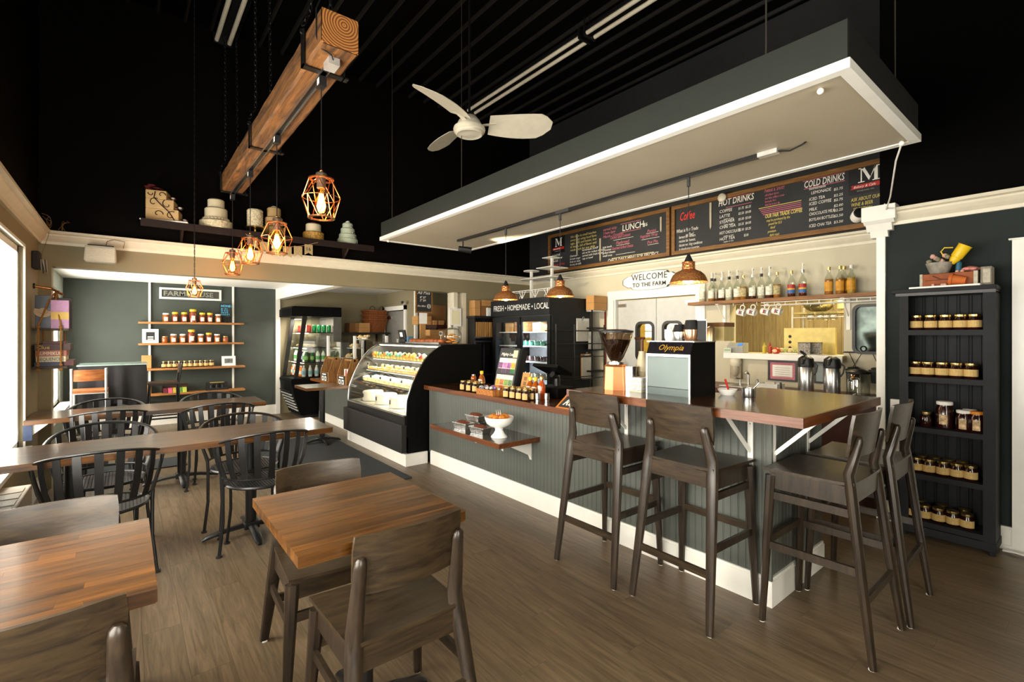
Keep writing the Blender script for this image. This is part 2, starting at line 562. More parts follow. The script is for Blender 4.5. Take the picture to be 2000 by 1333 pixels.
# crown moulding round the room
def crown_profile(o, s):
    return [(o, ZCR0), (o + s * 0.020, ZCR0), (o + s * 0.024, ZCR0 + 0.025), (o + s * 0.045, ZCR0 + 0.050), (o + s * 0.060, ZCR0 + 0.075),
            (o + s * 0.060, ZCR0 + 0.090), (o + s * 0.085, ZCR0 + 0.098), (o + s * 0.085, ZCR1), (o, ZCR1)]
struct(MB().prism(crown_profile(XL, 1), 'XZ', YN, YB).obj('trim_2', CREAMTRIM))
struct(MB().prism(crown_profile(YB, -1), 'YZ', XL, XK).obj('trim_3', CREAMTRIM))
struct(MB().prism(crown_profile(XK, -1), 'XZ', 1.10, YB).obj('trim_4', CREAMTRIM))
struct(MB().prism(crown_profile(XR, -1), 'XZ', YN, 1.02).obj('trim_5', CREAMTRIM))
# boxed capital on the wall corner and its slim post
struct(MB().box(4.44, 0.98, 2.29, 4.75, 1.19, 2.40).prism([(4.44, 2.29), (4.75, 2.29), (4.72, 2.265), (4.47, 2.265)], 'XZ', 0.99, 1.18)
       .prism([(4.47, 2.265), (4.72, 2.265), (4.66, 2.215), (4.50, 2.215)], 'XZ', 1.01, 1.17).prism([(4.50, 2.215), (4.66, 2.215), (4.60, 2.17), (4.52, 2.17)], 'XZ', 1.04, 1.15).obj('trim_6', WHITE))
struct(MB().box(4.525, 1.06, 0.0, 4.60, 1.115, 2.17).obj('trim_7', WHITE))
# baseboards
struct(MB().box(XL, YN, 0, XL + 0.018, YB, 0.14).obj('baseboard_left', WHITE))
struct(MB().box(XR - 0.018, YN, 0, XR, 1.09, 0.15).box(XR - 0.026, YN, 0, XR, 1.09, 0.03).box(XR - 0.024, YN, 0.12, XR, 1.09, 0.135).obj('baseboard_right', WHITE))
struct(MB().box(-0.7, YF - 0.018, 0, 2.12, YF, 0.17).obj('baseboard_back', WHITE))
# ---- window alcove behind the back wall
holed('wall_alcove_left', M('pale_green_reveal_paint', '#9aa39a', 0.7, var=0.04), -0.78, -0.70, YB + 0.16, YF, 0, ZA, [(6.85, 8.95, 0.50, 2.02)])
window(4, 6.85, 8.95, 0.50, 2.02, -0.74, 1)
MB().box(-0.705, YB, 0, XL, YB + 0.16, ZH).obj('wall_alcove_jamb', TAUPE)['kind'] = 'structure'
wallbox('wall_alcove_back', SLATE, (-0.92, YF, 0, 2.10, YF + 0.12, ZA + 0.1))
wallbox('wall_nook_back', TAUPE, (2.10, YF, 0, 4.20, YF + 0.12, ZA + 0.1))
ac = wallbox('ceiling_alcove', M('alcove_ceiling_white', '#f4f2ea', 0.6, var=0.02), (-0.92, YB + 0.16, ZA, 5.3, YF + 0.12, ZA + 0.1))
wallbox('trim_8', WHITE, (2.10, YB + 0.16, ZH, 2.22, YF, ZA), (2.09, YF - 0.03, 0, 2.16, YF, ZA))
# ---- service nook: its right wall with a white door, and the store recess beyond
NX = 4.0
holed('wall_nook_right', TAUPE, NX, NX + 0.12, 7.75, YF, 0, ZA, [(8.1, 8.95, 0.0, 1.88)])
wallbox('wall_store_back', TAUPE, (NX + 0.12, 8.30, 0, 5.3, 8.42, ZA))
wallbox('wall_store_right', TAUPE, (5.18, YB + 0.16, 0, 5.3, 8.30, ZA))
wallbox('wall_store_closet', TAUPE, (NX + 0.12, YF, 0, 5.3, YF + 0.12, ZA), (5.18, 8.42, 0, 5.3, YF, ZA))
d2 = struct(MB().box(NX - 0.03, 8.02, 0, NX + 0.02, 8.10, 1.96).box(NX - 0.03, 8.95, 0, NX + 0.02, 9.03, 1.96).box(NX - 0.03, 8.02, 1.88, NX + 0.02, 9.03, 1.96).obj('door_2', WHITE))
MB().box(NX + 0.04, 8.12, 0.01, NX + 0.08, 8.94, 1.87).obj('door_leaf', M('dim_grey_door', '#8c8a84', 0.5), d2)
MB().box(NX + 0.02, 8.74, 1.72, NX + 0.05, 8.90, 1.78).obj('door_closer', CHROME, d2)
wallbox('trim_9', WHITE, (4.0, 7.70, 0, 4.05, 7.75, ZA))
for k, (a, b) in enumerate(((3.80, 3.865), (3.955, 4.02))):
    struct(MB().box(a, YB - 0.008, 0, b, YB + 0.17, ZH).obj('trim_%d' % (10 + k), CREAMTRIM))
wallbox('wall_store_panel', M('white_bead_panel', '#dcd8c8', 0.6, var=0.04), (3.865, YB + 0.10, 0, 3.955, YB + 0.14, ZH))
# ---- kitchen beyond the hatch
wallbox('wall_kitchen_back', M('kitchen_wall_base', '#9a8a5c', 0.6), (7.20, 0.6, 0, 7.30, YB, 2.6))
wallbox('wall_kitchen_right', M('kitchen_side_paint2', '#c6bb94', 0.6), (XK + 0.14, 0.95, 0, 7.2, 1.0, 2.6))
wallbox('wall_kitchen_corridor', M('kitchen_corridor_paint', '#d8bf62', 0.6), (6.6, 3.40, 0, 6.7, 4.9, 2.6), (XK + 0.14, 4.85, 0, 6.7, 4.9, 2.6))
wallbox('ceiling_kitchen', CREAM, (XK + 0.14, 0.6, 2.6, 7.3, YB, 2.7))
kb = bpy.data.objects['wall_kitchen_back']
kbm = MB().box(7.188, -0.078, 0.9, 7.2, 0.078, 2.6).mesh('board', wood('kitchen_panel_board', '#7d6a44', '#a08c5e', 0.5, axis='Z', stretch=8, scale=4, tone=0.06, bmp=0.05))
y = 1.1
while y < 4.8:
    place(kbm, 'board', kb, loc=(0, y, 0))
    y += 0.16
light('kitchen_ceiling_light', 'AREA', (6.3, 1.9, 2.55), 50, (1, 0.86, 0.52), 0.9, 0.4, (6.3, 1.9, 0))
light('corridor_ceiling_light', 'AREA', (6.0, 3.9, 2.55), 26, (1, 0.86, 0.52), 0.5, 0.3, (6.0, 3.9, 0))

# ---- double swing door in the menu wall
d1 = struct(MB().box(XK - 0.02, DOOR[0] - 0.11, 0, XK + 0.02, DOOR[0], DOOR[3] + 0.12).box(XK - 0.02, DOOR[1], 0, XK + 0.02, DOOR[1] + 0.11, DOOR[3] + 0.12)
            .box(XK - 0.02, DOOR[0], DOOR[3], XK + 0.02, DOOR[1], DOOR[3] + 0.12).box(XK, DOOR[0], 0, XK + 0.14, DOOR[0] + 0.02, DOOR[3]).box(XK, DOOR[1] - 0.02, 0, XK + 0.14, DOOR[1], DOOR[3]).obj('door_1', WHITE))
DOORP = M('grey_white_door_laminate', '#c3c5c2', 0.4, var=0.04)
def rrect(cy, cz, w, h, r, n=5):
    pts = []
    for (sx, sz, a0) in ((1, 1, 0), (-1, 1, 90), (-1, -1, 180), (1, -1, 270)):
        for k in range(n + 1):
            a = math.radians(a0 + 90 * k / n)
            pts.append((cy + sx * (w / 2 - r) + r * math.cos(a), cz + sz * (h / 2 - r) + r * math.sin(a)))
    return pts
def framering(mb, outer, inner, X0, X1):
    n = len(outer)
    vs = [(X0, *p) for p in outer] + [(X0, *p) for p in inner] + [(X1, *p) for p in outer] + [(X1, *p) for p in inner]
    fs = []
    for i in range(n):
        j = (i + 1) % n
        fs += [(i, j, n + j, n + i), (2 * n + i, 3 * n + i, 3 * n + j, 2 * n + j), (i, 2 * n + i, 2 * n + j, j), (n + i, n + j, 3 * n + j, 3 * n + i)]
    return mb.add(vs, fs)
mid = 3.655
for (a, b, wy) in ((mid + 0.004, DOOR[1] - 0.03, 3.83), (DOOR[0] + 0.03, mid - 0.004, 3.42)):
    leaf = MB()
    o_, i_ = rrect(wy, 1.33, 0.26, 0.50, 0.08), None
    # leaf around its window: four boxes leave a rectangular cut-out that the rubber gasket covers
    leaf.box(XK + 0.05, a, 0.01, XK + 0.09, wy - 0.115, DOOR[3] - 0.01).box(XK + 0.05, wy + 0.115, 0.01, XK + 0.09, b, DOOR[3] - 0.01)
    leaf.box(XK + 0.05, wy - 0.115, 0.01, XK + 0.09, wy + 0.115, 1.10).box(XK + 0.05, wy - 0.115, 1.56, XK + 0.09, wy + 0.115, DOOR[3] - 0.01)
    lf = leaf.obj('door_leaf', DOORP, d1)
    g = MB()
    framering(g, rrect(wy, 1.33, 0.29, 0.53, 0.08), rrect(wy, 1.33, 0.225, 0.46, 0.055), XK + 0.035, XK + 0.105)
    g.obj('gasket', BLACKPL, lf, smooth=True)
    MB().box(XK + 0.066, wy - 0.115, 1.10, XK + 0.074, wy + 0.115, 1.56).obj('pane', WGLASS, lf)
    MB().box(XK + 0.03, b - 0.14 if wy > mid else a, 1.80, XK + 0.05, b if wy > mid else a + 0.14, 1.84).obj('hinge_plate', CHROME, lf)

# far-right white door with its casing at the edge of the frame
d3 = struct(MB().box(XR - 0.03, -0.75, 0.0, XR, 0.385, 2.04).obj('door_3', WHITE))
MB().box(XR - 0.045, -0.75, 2.04, XR, 0.40, 2.05).obj('door_head', WHITE, d3)
for (za_, zb_) in ((0.20, 0.95), (1.10, 1.90)):
    MB().box(XR - 0.036, -0.60, za_, XR - 0.030, 0.18, zb_).obj('door_panel', WHITE, d3, bevel=0.004)
MB().cyl((XR - 0.075, 0.25, 1.0), (XR - 0.03, 0.25, 1.0), 0.025, n=14).obj('door_knob', CHROME, d3, smooth=True)

# ================================================================ COUNTER AND BAR
CX, CY0, CY1, BY = 2.62, 1.10, 4.72, 2.22
cb = thing('beadboard_counter', 'grey beadboard clad counter base running from display case to bar end', 'counter', (CX, CY0, 0))
MB().box(CX + 0.012, BY + 0.0002, 0.0, CX + 0.10, CY1, 0.82).box(CX + 0.012, CY0 + 0.012, 0.0, CX + 0.10, BY, 1.02).box(CX + 0.1002, CY0 + 0.012, 0.0, 3.34, CY0 + 0.10, 1.02).obj('carcass', BEAD, cb, world=True)
BW = 0.0425
def beadmesh(h):
    w = BW - 0.0016
    prof = [(-w / 2, 0), (-w / 2, -0.0112), (-w / 2 + 0.001, -0.012), (-w / 2 + 0.005, -0.012), (-w / 2 + 0.006, -0.010), (-w / 2 + 0.007, -0.012), (w / 2 - 0.001, -0.012), (w / 2, -0.0112), (w / 2, 0)]
    return MB().prism(prof, 'XY', 0.12, h).mesh('board', BEAD)
b_lo, b_hi = beadmesh(0.82), beadmesh(1.02)
y = CY0 + BW / 2
while y < CY1 - 0.02:
    o = place(b_lo if y > BY else b_hi, 'board', cb, loc=(CX + 0.012 - CX, y - CY0, 0), rot=(0, 0, -PI / 2))
    y += BW
x = CX + BW / 2
while x < 3.33:
    place(b_hi, 'board', cb, loc=(x - CX, 0.012, 0))
    x += BW
MB().box(CX - 0.012, CY0 - 0.012, 0.12, CX + 0.004, CY0 + 0.012, 1.02).obj('corner_strip', BEAD, cb, world=True)
MB().box(CX - 0.016, CY0 - 0.016, 0, CX + 0.010, CY1 - 0.06, 0.135).box(CX + 0.0101, CY0 - 0.016, 0, 3.34, CY0 + 0.010, 0.135).box(CX - 0.010, CY0 - 0.010, 0.1351, CX + 0.010, CY1 - 0.06, 0.15).box(CX + 0.0101, CY0 - 0.01, 0.1351, 3.34, CY0 + 0.010, 0.15).obj('baseboard', WHITE, cb, world=True, label='white baseboard along the foot of the counter')
lt = thing('worktop', 'dark varnished lower worktop holding the jam jars and tea display', 'worktop', (CX, BY, 0.82))
MB().box(CX - 0.05, BY + 0.004, 0.82, 3.22, CY1, 0.86).obj('top', BARTOP, lt, world=True, bevel=0.003)
MB().box(CX - 0.062, BY + 0.004, 0.818, CX - 0.05, CY1, 0.862).obj('edge_strip', BAREDGE, lt, world=True, label='reddish brown front edge strip')
bt = thing('worktop', 'thick dark varnished raised bar top above the bar stools', 'worktop', (2.25, 0.82, 1.02))
MB().prism([(2.262, 0.822), (3.37, 0.822), (3.37, 1.48), (2.86, 1.48), (2.86, BY), (2.262, BY)], 'XY', 1.018, 1.06).obj('top', BARTOP, bt, world=True, bevel=0.003)
MB().box(2.25, 0.81, 1.016, 2.2618, BY, 1.061).obj('edge_strip', BAREDGE, bt, world=True)
MB().box(2.2622, 0.81, 1.016, 3.37, 0.8218, 1.061).obj('edge_strip', wood('bar_edge_wood_cross', '#3a1c0c', '#7a4218', 0.35, axis='X', stretch=14, scale=3.0, coat=0.2, bmp=0.05), bt, world=True)
# steel brackets under the bar
def bracket(name, label, loc, rz, arm, drop, parent=None):
    t = thing(name, label, 'bracket', loc, rz, 'white brackets under the counter overhangs')
    MB().box(-0.014, 0, -drop, 0.014, 0.006, -0.008).obj('back_plate', WHITE, t)
    MB().box(-0.014, 0, -0.008, 0.014, arm, 0.0).obj('arm', WHITE, t)
    MB().cbox((0, arm * 0.46, -drop * 0.40), (0.010, math.hypot(arm * 0.88, drop * 0.70), 0.020), Matrix.Rotation(math.atan2(drop * 0.70, arm * 0.88), 3, 'X')).obj('brace', WHITE, t)
    for k in (0.25, 0.9):
        MB().cyl((0, 0.010, -drop * k), (0, 0.004, -drop * k), 0.004, n=8).obj('screw', CHROME, t)
    return t
# local +y of a bracket is the overhang direction
bracket('shelf_bracket', 'white steel bracket on the counter front beside the bar corner', (CX - 0.001, 1.20, 1.016), PI / 2, 0.28, 0.30)
bracket('shelf_bracket', 'white steel bracket on the counter front behind the leftmost bar stool', (CX - 0.001, 2.02, 1.016), PI / 2, 0.28, 0.30)
bracket('shelf_bracket', 'white steel bracket on the bar end panel nearest its corner', (2.66, CY0 - 0.001, 1.016), PI, 0.24, 0.30)
bracket('shelf_bracket', 'white steel bracket on the bar end panel above the stool seats', (3.12, CY0 - 0.001, 1.016), PI, 0.24, 0.30)
# small display shelf on the counter front
sh = thing('counter_shelf', 'small dark varnished shelf fixed to the beadboard below the worktop', 'shelf', (CX, 2.9, 0.58))
MB().box(2.215, 2.90, 0.55, CX - 0.002, 3.94, 0.585).obj('top', M('black_brown_gloss', '#1d130d', 0.12, var=0.2, coat=0.5), sh, world=True)
MB().box(2.203, 2.888, 0.548, 2.2148, 3.94, 0.586).box(2.2152, 2.888, 0.548, CX - 0.002, 2.90, 0.586).obj('edge_strip', BAREDGE, sh, world=True)
for y_ in (3.00, 3.38, 3.80):
    MB().prism([(CX - 0.002, 0.548), (2.36, 0.548), (2.36, 0.538), (CX - 0.02, 0.42), (CX - 0.002, 0.38)], 'XZ', y_ - 0.012, y_ + 0.012).obj('bracket', WHITE, sh, world=True)

# ================================================================ CANOPY OVER THE COUNTER
KX0, KX1, KY0, KY1, KZ = 2.27, 3.43, 0.655, 5.20, 2.50
cn = thing('canopy', 'long suspended canopy with pale soffit and dark green fascia above the counter', 'canopy', (KX0, KY0, KZ))
MB().box(KX0 + 0.03, KY0 + 0.03, KZ, KX1 - 0.03, KY1 - 0.03, KZ + 0.02).obj('soffit', SOFFIT, cn, world=True)
MB().box(KX0, KY0, KZ + 0.035, KX0 + 0.02, KY1, KZ + 0.20).obj('fascia', CANOPYG, cn, world=True)
MB().box(KX1 - 0.02, KY0, KZ + 0.035, KX1, KY1, KZ + 0.20).obj('fascia', CANOPYG, cn, world=True)
MB().box(KX0 + 0.02, KY0, KZ + 0.035, KX1 - 0.02, KY0 + 0.02, KZ + 0.20).obj('fascia', M('black_fascia', '#100f0e', 0.7), cn, world=True)
MB().box(KX0 + 0.02, KY1 - 0.02, KZ + 0.035, KX1 - 0.02, KY1, KZ + 0.20).obj('fascia', M('black_fascia', '#100f0e', 0.7), cn, world=True)
for b in ((KX0 - 0.012, KY0 - 0.012, KX0 + 0.035, KY1 + 0.012), (KX1 - 0.035, KY0 - 0.012, KX1 + 0.012, KY1 + 0.012), (KX0 + 0.035, KY0 - 0.012, KX1 - 0.035, KY0 + 0.035), (KX0 + 0.035, KY1 - 0.035, KX1 - 0.035, KY1 + 0.012)):
    MB().box(b[0], b[1], KZ - 0.006, b[2], b[3], KZ + 0.035).obj('edge_trim', WHITE, cn, world=True)
for (x_, y_) in ((KX0 + 0.08, KY0 + 0.35), (KX0 + 0.08, KY1 - 0.12), (KX0 + 0.25, 3.9), (KX1 - 0.1, KY0 + 0.08)):
    MB().cyl((x_, y_, KZ + 0.1), (x_, y_, ZC), 0.004, n=6).obj('hanger_rod', M('hanger_rod_steel', '#6a655c', 0.4, metal=0.8), cn, world=True)
for (x_, y_) in ((KX0 + 0.10, KY0 + 0.13), (KX1 - 0.06, KY0 + 0.06), (KX0 + 0.06, KY1 - 0.06), (KX1 - 0.05, KY1 - 0.06)):
    MB().blob((x_, y_, KZ - 0.012), 0.014, 10, 6).obj('hanger_knob', WHITE, cn, smooth=True, world=True)
tk = thing('lighting_track', 'black track running along the underside of the canopy', 'light track', (2.94, 1.18, KZ - 0.03))
MB().box(2.922, 1.30, KZ - 0.026, 2.958, 4.62, KZ - 0.002).obj('rail', BLACKMET, tk, world=True)
MB().box(2.920, 2.86, KZ - 0.029, 2.960, 3.02, KZ - 0.001).obj('joiner', M('dark_grey_joiner', '#2e2e2e', 0.5), tk, world=True)
MB().box(2.918, 1.19, KZ - 0.027, 2.962, 1.30, KZ - 0.001).obj('feed_box', GALV, tk, world=True)
MB().tube([(2.94, 1.19, KZ - 0.015), (2.945, 1.13, KZ - 0.030), (2.955, 1.07, KZ - 0.012), (2.96, 1.05, KZ + 0.001)], 0.005, 6).obj('feed_cable', BLACKPL, tk, world=True)
# copper pendants
def copper_pendant():
    t = thing('copper_pendant_lamp', '', 'pendant lamp', (0, 0, 0), 0, 'copper pendants above the counter')
    k_ = 0.85
    prof = [(0.046, 0.155), (0.048, 0.150), (0.050, 0.100), (0.060, 0.092), (0.092, 0.078), (0.118, 0.055), (0.134, 0.025), (0.142, 0.0), (0.146, -0.004), (0.139, -0.002), (0.130, 0.024), (0.114, 0.050), (0.089, 0.072), (0.040, 0.088), (0.012, 0.09)]
    MB().lathe([(a * k_, b * k_ + 0.155 * (1 - k_)) for a, b in prof], 40, caps=False).obj('lamp_shade', hammered, t, smooth=True)
    MB().lathe([(0.046, 0.155), (0.0405, 0.158), (0.02, 0.16)], 24, caps=True).obj('cap', COPPER, t, smooth=True)
    MB().lathe([(0.030, 0.158), (0.024, 0.175), (0.010, 0.205), (0.005, 0.212)], 16).obj('strain_relief', BLACKPL, t, smooth=True)
    MB().cyl((0, 0, 0.21), (0, 0, 0.622), 0.003, n=6).obj('cord', BLACKPL, t)
    MB().cyl((0, 0, 0.618), (0, 0, 0.678), 0.012, n=10).obj('track_adapter', M('dark_grey_joiner', '#2e2e2e', 0.5), t)
    MB().lathe([(0.012, 0.086), (0.016, 0.07), (0.030, 0.045), (0.030, 0.028), (0.018, 0.012), (0.002, 0.008)], 14).obj('bulb', emission('warm_lamp_bulb', '#ffd9a0', 9), t, smooth=True)
    return t
m_, nt, b = newmat('hammered_copper')
hammered = m_
tc = N(nt, 'ShaderNodeTexCoord')
vo = N(nt, 'ShaderNodeTexVoronoi')
vo.inputs['Scale'].default_value = 70
nt.links.new(tc.outputs['Object'], vo.inputs['Vector'])
nt.links.new(ramp(nt, vo.outputs['Distance'], rgb((0.50, 0.20, 0.065)), rgb((0.68, 0.30, 0.11)), 0.1, 0.7), b.inputs['Base Color'])
b.inputs['Metallic'].default_value = 0.85
b.inputs['Roughness'].default_value = 0.36
bump(nt, b, vo.outputs['Distance'], 0.6, 0.006)
cp = copper_pendant()
for i, (u, lab) in enumerate(((988, 'copper dome pendant lamp above the tea display, leftmost of three'), (1094, 'copper dome pendant lamp in front of the tiered cake stands, middle one'), (1345, 'copper dome pendant lamp beside the welcome sign, rightmost of three'))):
    p = at(u, 560, x=2.94)
    z = (at(988, 590, x=2.94).z, at(1094, 584, x=2.94).z, at(1345, 558, x=2.94).z)[i]
    if i == 0:
        t = cp
        t.location = (2.94, p.y, z)
        t['label'] = lab
    else:
        t = clone(cp, lab, (2.94, p.y, z))
    for c in t.children:                         # every cord reaches up to the track
        if c.name.startswith('cord') or c.name.startswith('track_adapter'):
            c.location.z = (KZ - 0.026 - 0.678) - z
    light('pendant_glow', 'POINT', (2.94, p.y, z + 0.02), 14, (1, 0.74, 0.42), 0.03)
sp = thing('track_spotlight', 'small black spotlight head at the far end of the canopy track', 'spotlight', (2.94, 4.52, KZ - 0.03))
MB().cyl((2.94, 4.52, KZ - 0.026), (2.94, 4.52, KZ - 0.10), 0.008, n=8).obj('stem', BLACKMET, sp, world=True)
MB().cyl((2.90, 4.55, KZ - 0.115), (3.02, 4.47, KZ - 0.135), 0.030, 0.036, 14).obj('head', BLACKMET, sp, world=True)
light('track_spot', 'SPOT', (3.03, 4.46, KZ - 0.14), 150, (1, 0.84, 0.60), 0.02, target=(5.3, 3.3, 2.0), spot=math.radians(85), blend=0.6)

# ================================================================ SEATING
def wooden_seat(name, cat, sz, b0, b1, ptop, rails, seatw=0.43, pt=0.158):
    """stained beech chair or stool, local +y is where the sitter faces"""
    t = thing(name, '', cat, (0, 0, 0))
    w = seatw
    g = []
    for i in range(7):
        f = i / 6
        row = []
        for j in range(9):
            s = (j / 8 - 0.5)
            hw = w * (0.94 + 0.06 * f)
            row.append((s * hw, -0.165 + 0.385 * f, sz - 0.006 + 0.006 * (2 * s) ** 2 + (0.006 if f < 0.1 else 0)))
        g.append(row)
    MB().sheet(g, 0.014, (0, 0, 1)).obj('seat', STAIN, t, smooth=True)
    for s in (-1, 1):
        pts = [(s * 0.226, -0.240, 0.004), (s * 0.206, -0.192, sz * 0.5), (s * 0.188, -0.150, sz - 0.02), (s * 0.182, -0.140, sz + 0.05), (s * pt, -0.172, ptop - 0.03), (s * pt, -0.176, ptop - 0.008), (s * pt, -0.177, ptop)]
        o = MB().tube(pts, [0.017, 0.023, 0.027, 0.026, 0.019, 0.016, 0.008], 10, flat=(0.85, 1.15)).obj('back_post', STAINZ, t, smooth=True)
        MB().cyl((s * 0.225, -0.235, 0), (s * 0.225, -0.235, 0.006), 0.013, n=10).obj('glide', PAPER, o)
        o = MB().tube([(s * 0.222, 0.215, 0.004), (s * 0.195, 0.185, sz - 0.02)], [0.016, 0.026], 8, flat=(0.9, 1.1)).obj('front_leg', STAINZ, t, smooth=True)
        MB().cyl((s * 0.222, 0.215, 0), (s * 0.222, 0.215, 0.006), 0.013, n=10).obj('glide', PAPER, o)
        MB().box(s * 0.190 - 0.010, -0.15, sz - 0.085, s * 0.190 + 0.010, 0.185, sz - 0.002).obj('side_apron', STAINZ, t)
    MB().box(-0.19, 0.176, sz - 0.08, 0.19, 0.196, sz - 0.005).obj('front_apron', STAIN, t)
    MB().box(-0.18, -0.160, sz - 0.08, 0.18, -0.140, sz - 0.001).obj('rear_apron', STAIN, t)
    for (side, z) in rails:
        k = 1 - z / sz
        hx, yf, yr = 0.192 + 0.034 * k, 0.185 + 0.03 * k, 0.150 + 0.088 * k
        if side == 'S':
            for s in (-1, 1):
                MB().box(s * hx - 0.008, -yr, z - 0.018, s * hx + 0.008, yf, z + 0.018).obj('stretcher', STAINZ, t)
        elif side == 'R':
            MB().box(-hx, -yr - 0.008, z - 0.018, hx, -yr + 0.008, z + 0.018).obj('stretcher', STAIN, t)
        else:
            MB().box(-hx, yf - 0.008, z - 0.018, hx, yf + 0.008, z + 0.018).obj('stretcher', STAIN, t)
    g = []
    for i in range(5):
        f = i / 4
        row = []
        for j in range(11):
            s = 2 * (j / 10 - 0.5)
            hw = 0.190 + 0.006 * f
            inset = 0.012 if (i in (0, 4) and j in (0, 10)) else 0
            row.append((s * (hw - inset * 0.5), -0.152 - 0.028 * f + 0.034 * s * s - 0.022, b0 + (b1 - b0) * f + (0.004 if i == 0 else -0.004) * (1 if inset else 0)))
        g.append(row)
    MB().sheet(g, 0.013, (0, 1, 0)).obj('backrest', STAIN, t, smooth=True)
    return t
stool = wooden_seat('bar_stool', 'stool', 0.748, 0.872, 1.068, 0.967, [('S', 0.63), ('S', 0.385), ('R', 0.27), ('F', 0.40)])
STG = 'dark wooden bar stools at the bar'
stool['group'] = STG
stool['label'] = 'dark stained wooden bar stool at the front of the bar, leftmost of four'
stool.location = (2.352, 1.945, 0)
stool.rotation_euler.z = -PI / 2
clone(stool, 'dark stained wooden bar stool standing before the steel coffee brewer', (2.378, 1.385, 0), -PI / 2 - 0.03, STG)
clone(stool, 'dark stained wooden bar stool at the bar end, nearest to the camera', (2.68, 0.855, 0), 0.0, STG)
clone(stool, 'dark stained wooden bar stool at the bar end closest to the jam cabinet', (3.18, 0.835, 0), 0.02, STG)
chair = wooden_seat('dining_chair', 'chair', 0.450, 0.605, 0.803, 0.735, [('S', 0.27), ('R', 0.20), ('F', 0.30)], pt=0.176)
DCG = 'dark wooden dining chairs at the two small tables'
chair['group'] = DCG
chair['label'] = 'dark stained wooden dining chair in the foreground with its back to the camera'
chair.location = (0.735, 1.605, 0)
clone(chair, 'dark stained wooden dining chair on the far side of the square table', (0.715, 2.20, 0), PI - 0.04, DCG)
clone(chair, 'dark wooden dining chair behind the table at the left edge, pale with window sheen', (-0.215, 2.24, 0), PI, DCG)
clone(chair, 'dark wooden dining chair cut off by the bottom left corner', (-0.19, 1.64, 0), 0.0, DCG)

# tables with butcher-block tops made of staves
def stave_top(t, x0, y0, x1, y1, z0, z1, sw=0.042, sl=0.55):
    tp = MB().box(x0 + 0.004, y0 + 0.004, z0, x1 - 0.004, y1 - 0.004, z0 + 0.004).obj('tabletop', BUTCHER, t, world=True)
    n = max(1, round((y1 - y0) / sw))
    w = (y1 - y0) / n
    for i in range(n):
        a = x0
        first = True
        while a < x1 - 1e-4:
            L = sl * (0.35 + 0.9 * R()) if first else sl * (0.75 + 0.5 * R())
            first = False
            b = x1 if x1 - (a + L) < 0.12 else a + L
            me = MB().box(-(b - a) / 2 + 0.0002, -w / 2 + 0.0002, 0.0, (b - a) / 2 - 0.0002, w / 2 - 0.0002, z1 - z0 - 0.004).mesh('stave', BUTCHER)
            o = place(me, 'stave', tp)
            o.location = ((a + b) / 2, y0 + w * (i + 0.5), z0 + 0.004)
            a = b
    return tp
def pedestal(t, x, y, h, spread=0.30):
    MB().cyl((x, y, 0.04), (x, y, h - 0.015), 0.036, n=16).obj('column', BLACKMET, t, smooth=True, world=True)
    MB().box(x - 0.13, y - 0.13, h - 0.015, x + 0.13, y + 0.13, h).obj('mounting_plate', BLACKMET, t, world=True)
    MB().box(x - 0.05, y - 0.05, 0.035, x + 0.05, y + 0.05, 0.085).obj('hub', BLACKMET, t, world=True, bevel=0.008)
    for k in range(4):
        a = PI / 4 * 0 + PI / 2 * k
        d = Vector((math.cos(a), math.sin(a), 0))
        c = Vector((x, y, 0))
        MB().tube([c + Vector((0, 0, 0.062)), c + d * spread * 0.5 + Vector((0, 0, 0.050)), c + d * spread * 0.9 + Vector((0, 0, 0.026)), c + d * spread + Vector((0, 0, 0.012))], [0.026, 0.024, 0.022, 0.012], 8, flat=(1.2, 0.7)).obj('foot', BLACKMET, t, smooth=True, world=True)
t = thing('dining_table', 'small butcher block table in the centre foreground between two wooden chairs', 'table', (0.69, 1.83, 0))
stave_top(t, 0.396, 1.502, 0.988, 2.155, 0.722, 0.76)
pedestal(t, 0.69, 1.74, 0.722, 0.26)
t = thing('dining_table', 'butcher block table cut off by the left edge of the picture', 'table', (-0.2, 1.85, 0))
stave_top(t, XL + 0.02, 1.545, 0.064, 2.163, 0.722, 0.76)
pedestal(t, -0.25, 1.76, 0.722, 0.26)
t = thing('communal_table', 'long narrow butcher block table, the nearer of two reaching from the window', 'table', (0.3, 3.75, 0))
stave_top(t, XL + 0.01, 3.455, 1.147, 3.985, 0.722, 0.76, 0.048, 0.7)
pedestal(t, 0.70, 3.86, 0.722)
pedestal(t, -0.25, 3.86, 0.722)
t = thing('communal_table', 'long narrow butcher block table, the farther one below the hanging games shelf', 'table', (0.3, 5.45, 0))
stave_top(t, XL + 0.01, 5.185, 1.075, 5.72, 0.722, 0.76, 0.048, 0.7)
pedestal(t, 0.42, 5.62, 0.722)
MB().prism([(XL + 0.01, 0.722), (XL + 0.15, 0.722), (XL + 0.01, 0.60)], 'XZ', 5.23, 5.26).obj('wall_bracket', WHITE, t, world=True)
MB().box(XL + 0.005, 5.21, 0.60, XL + 0.055, 5.23, 0.72).obj('bracket_face', M('deep_blue_paint', '#0e2344', 0.5), t, world=True)

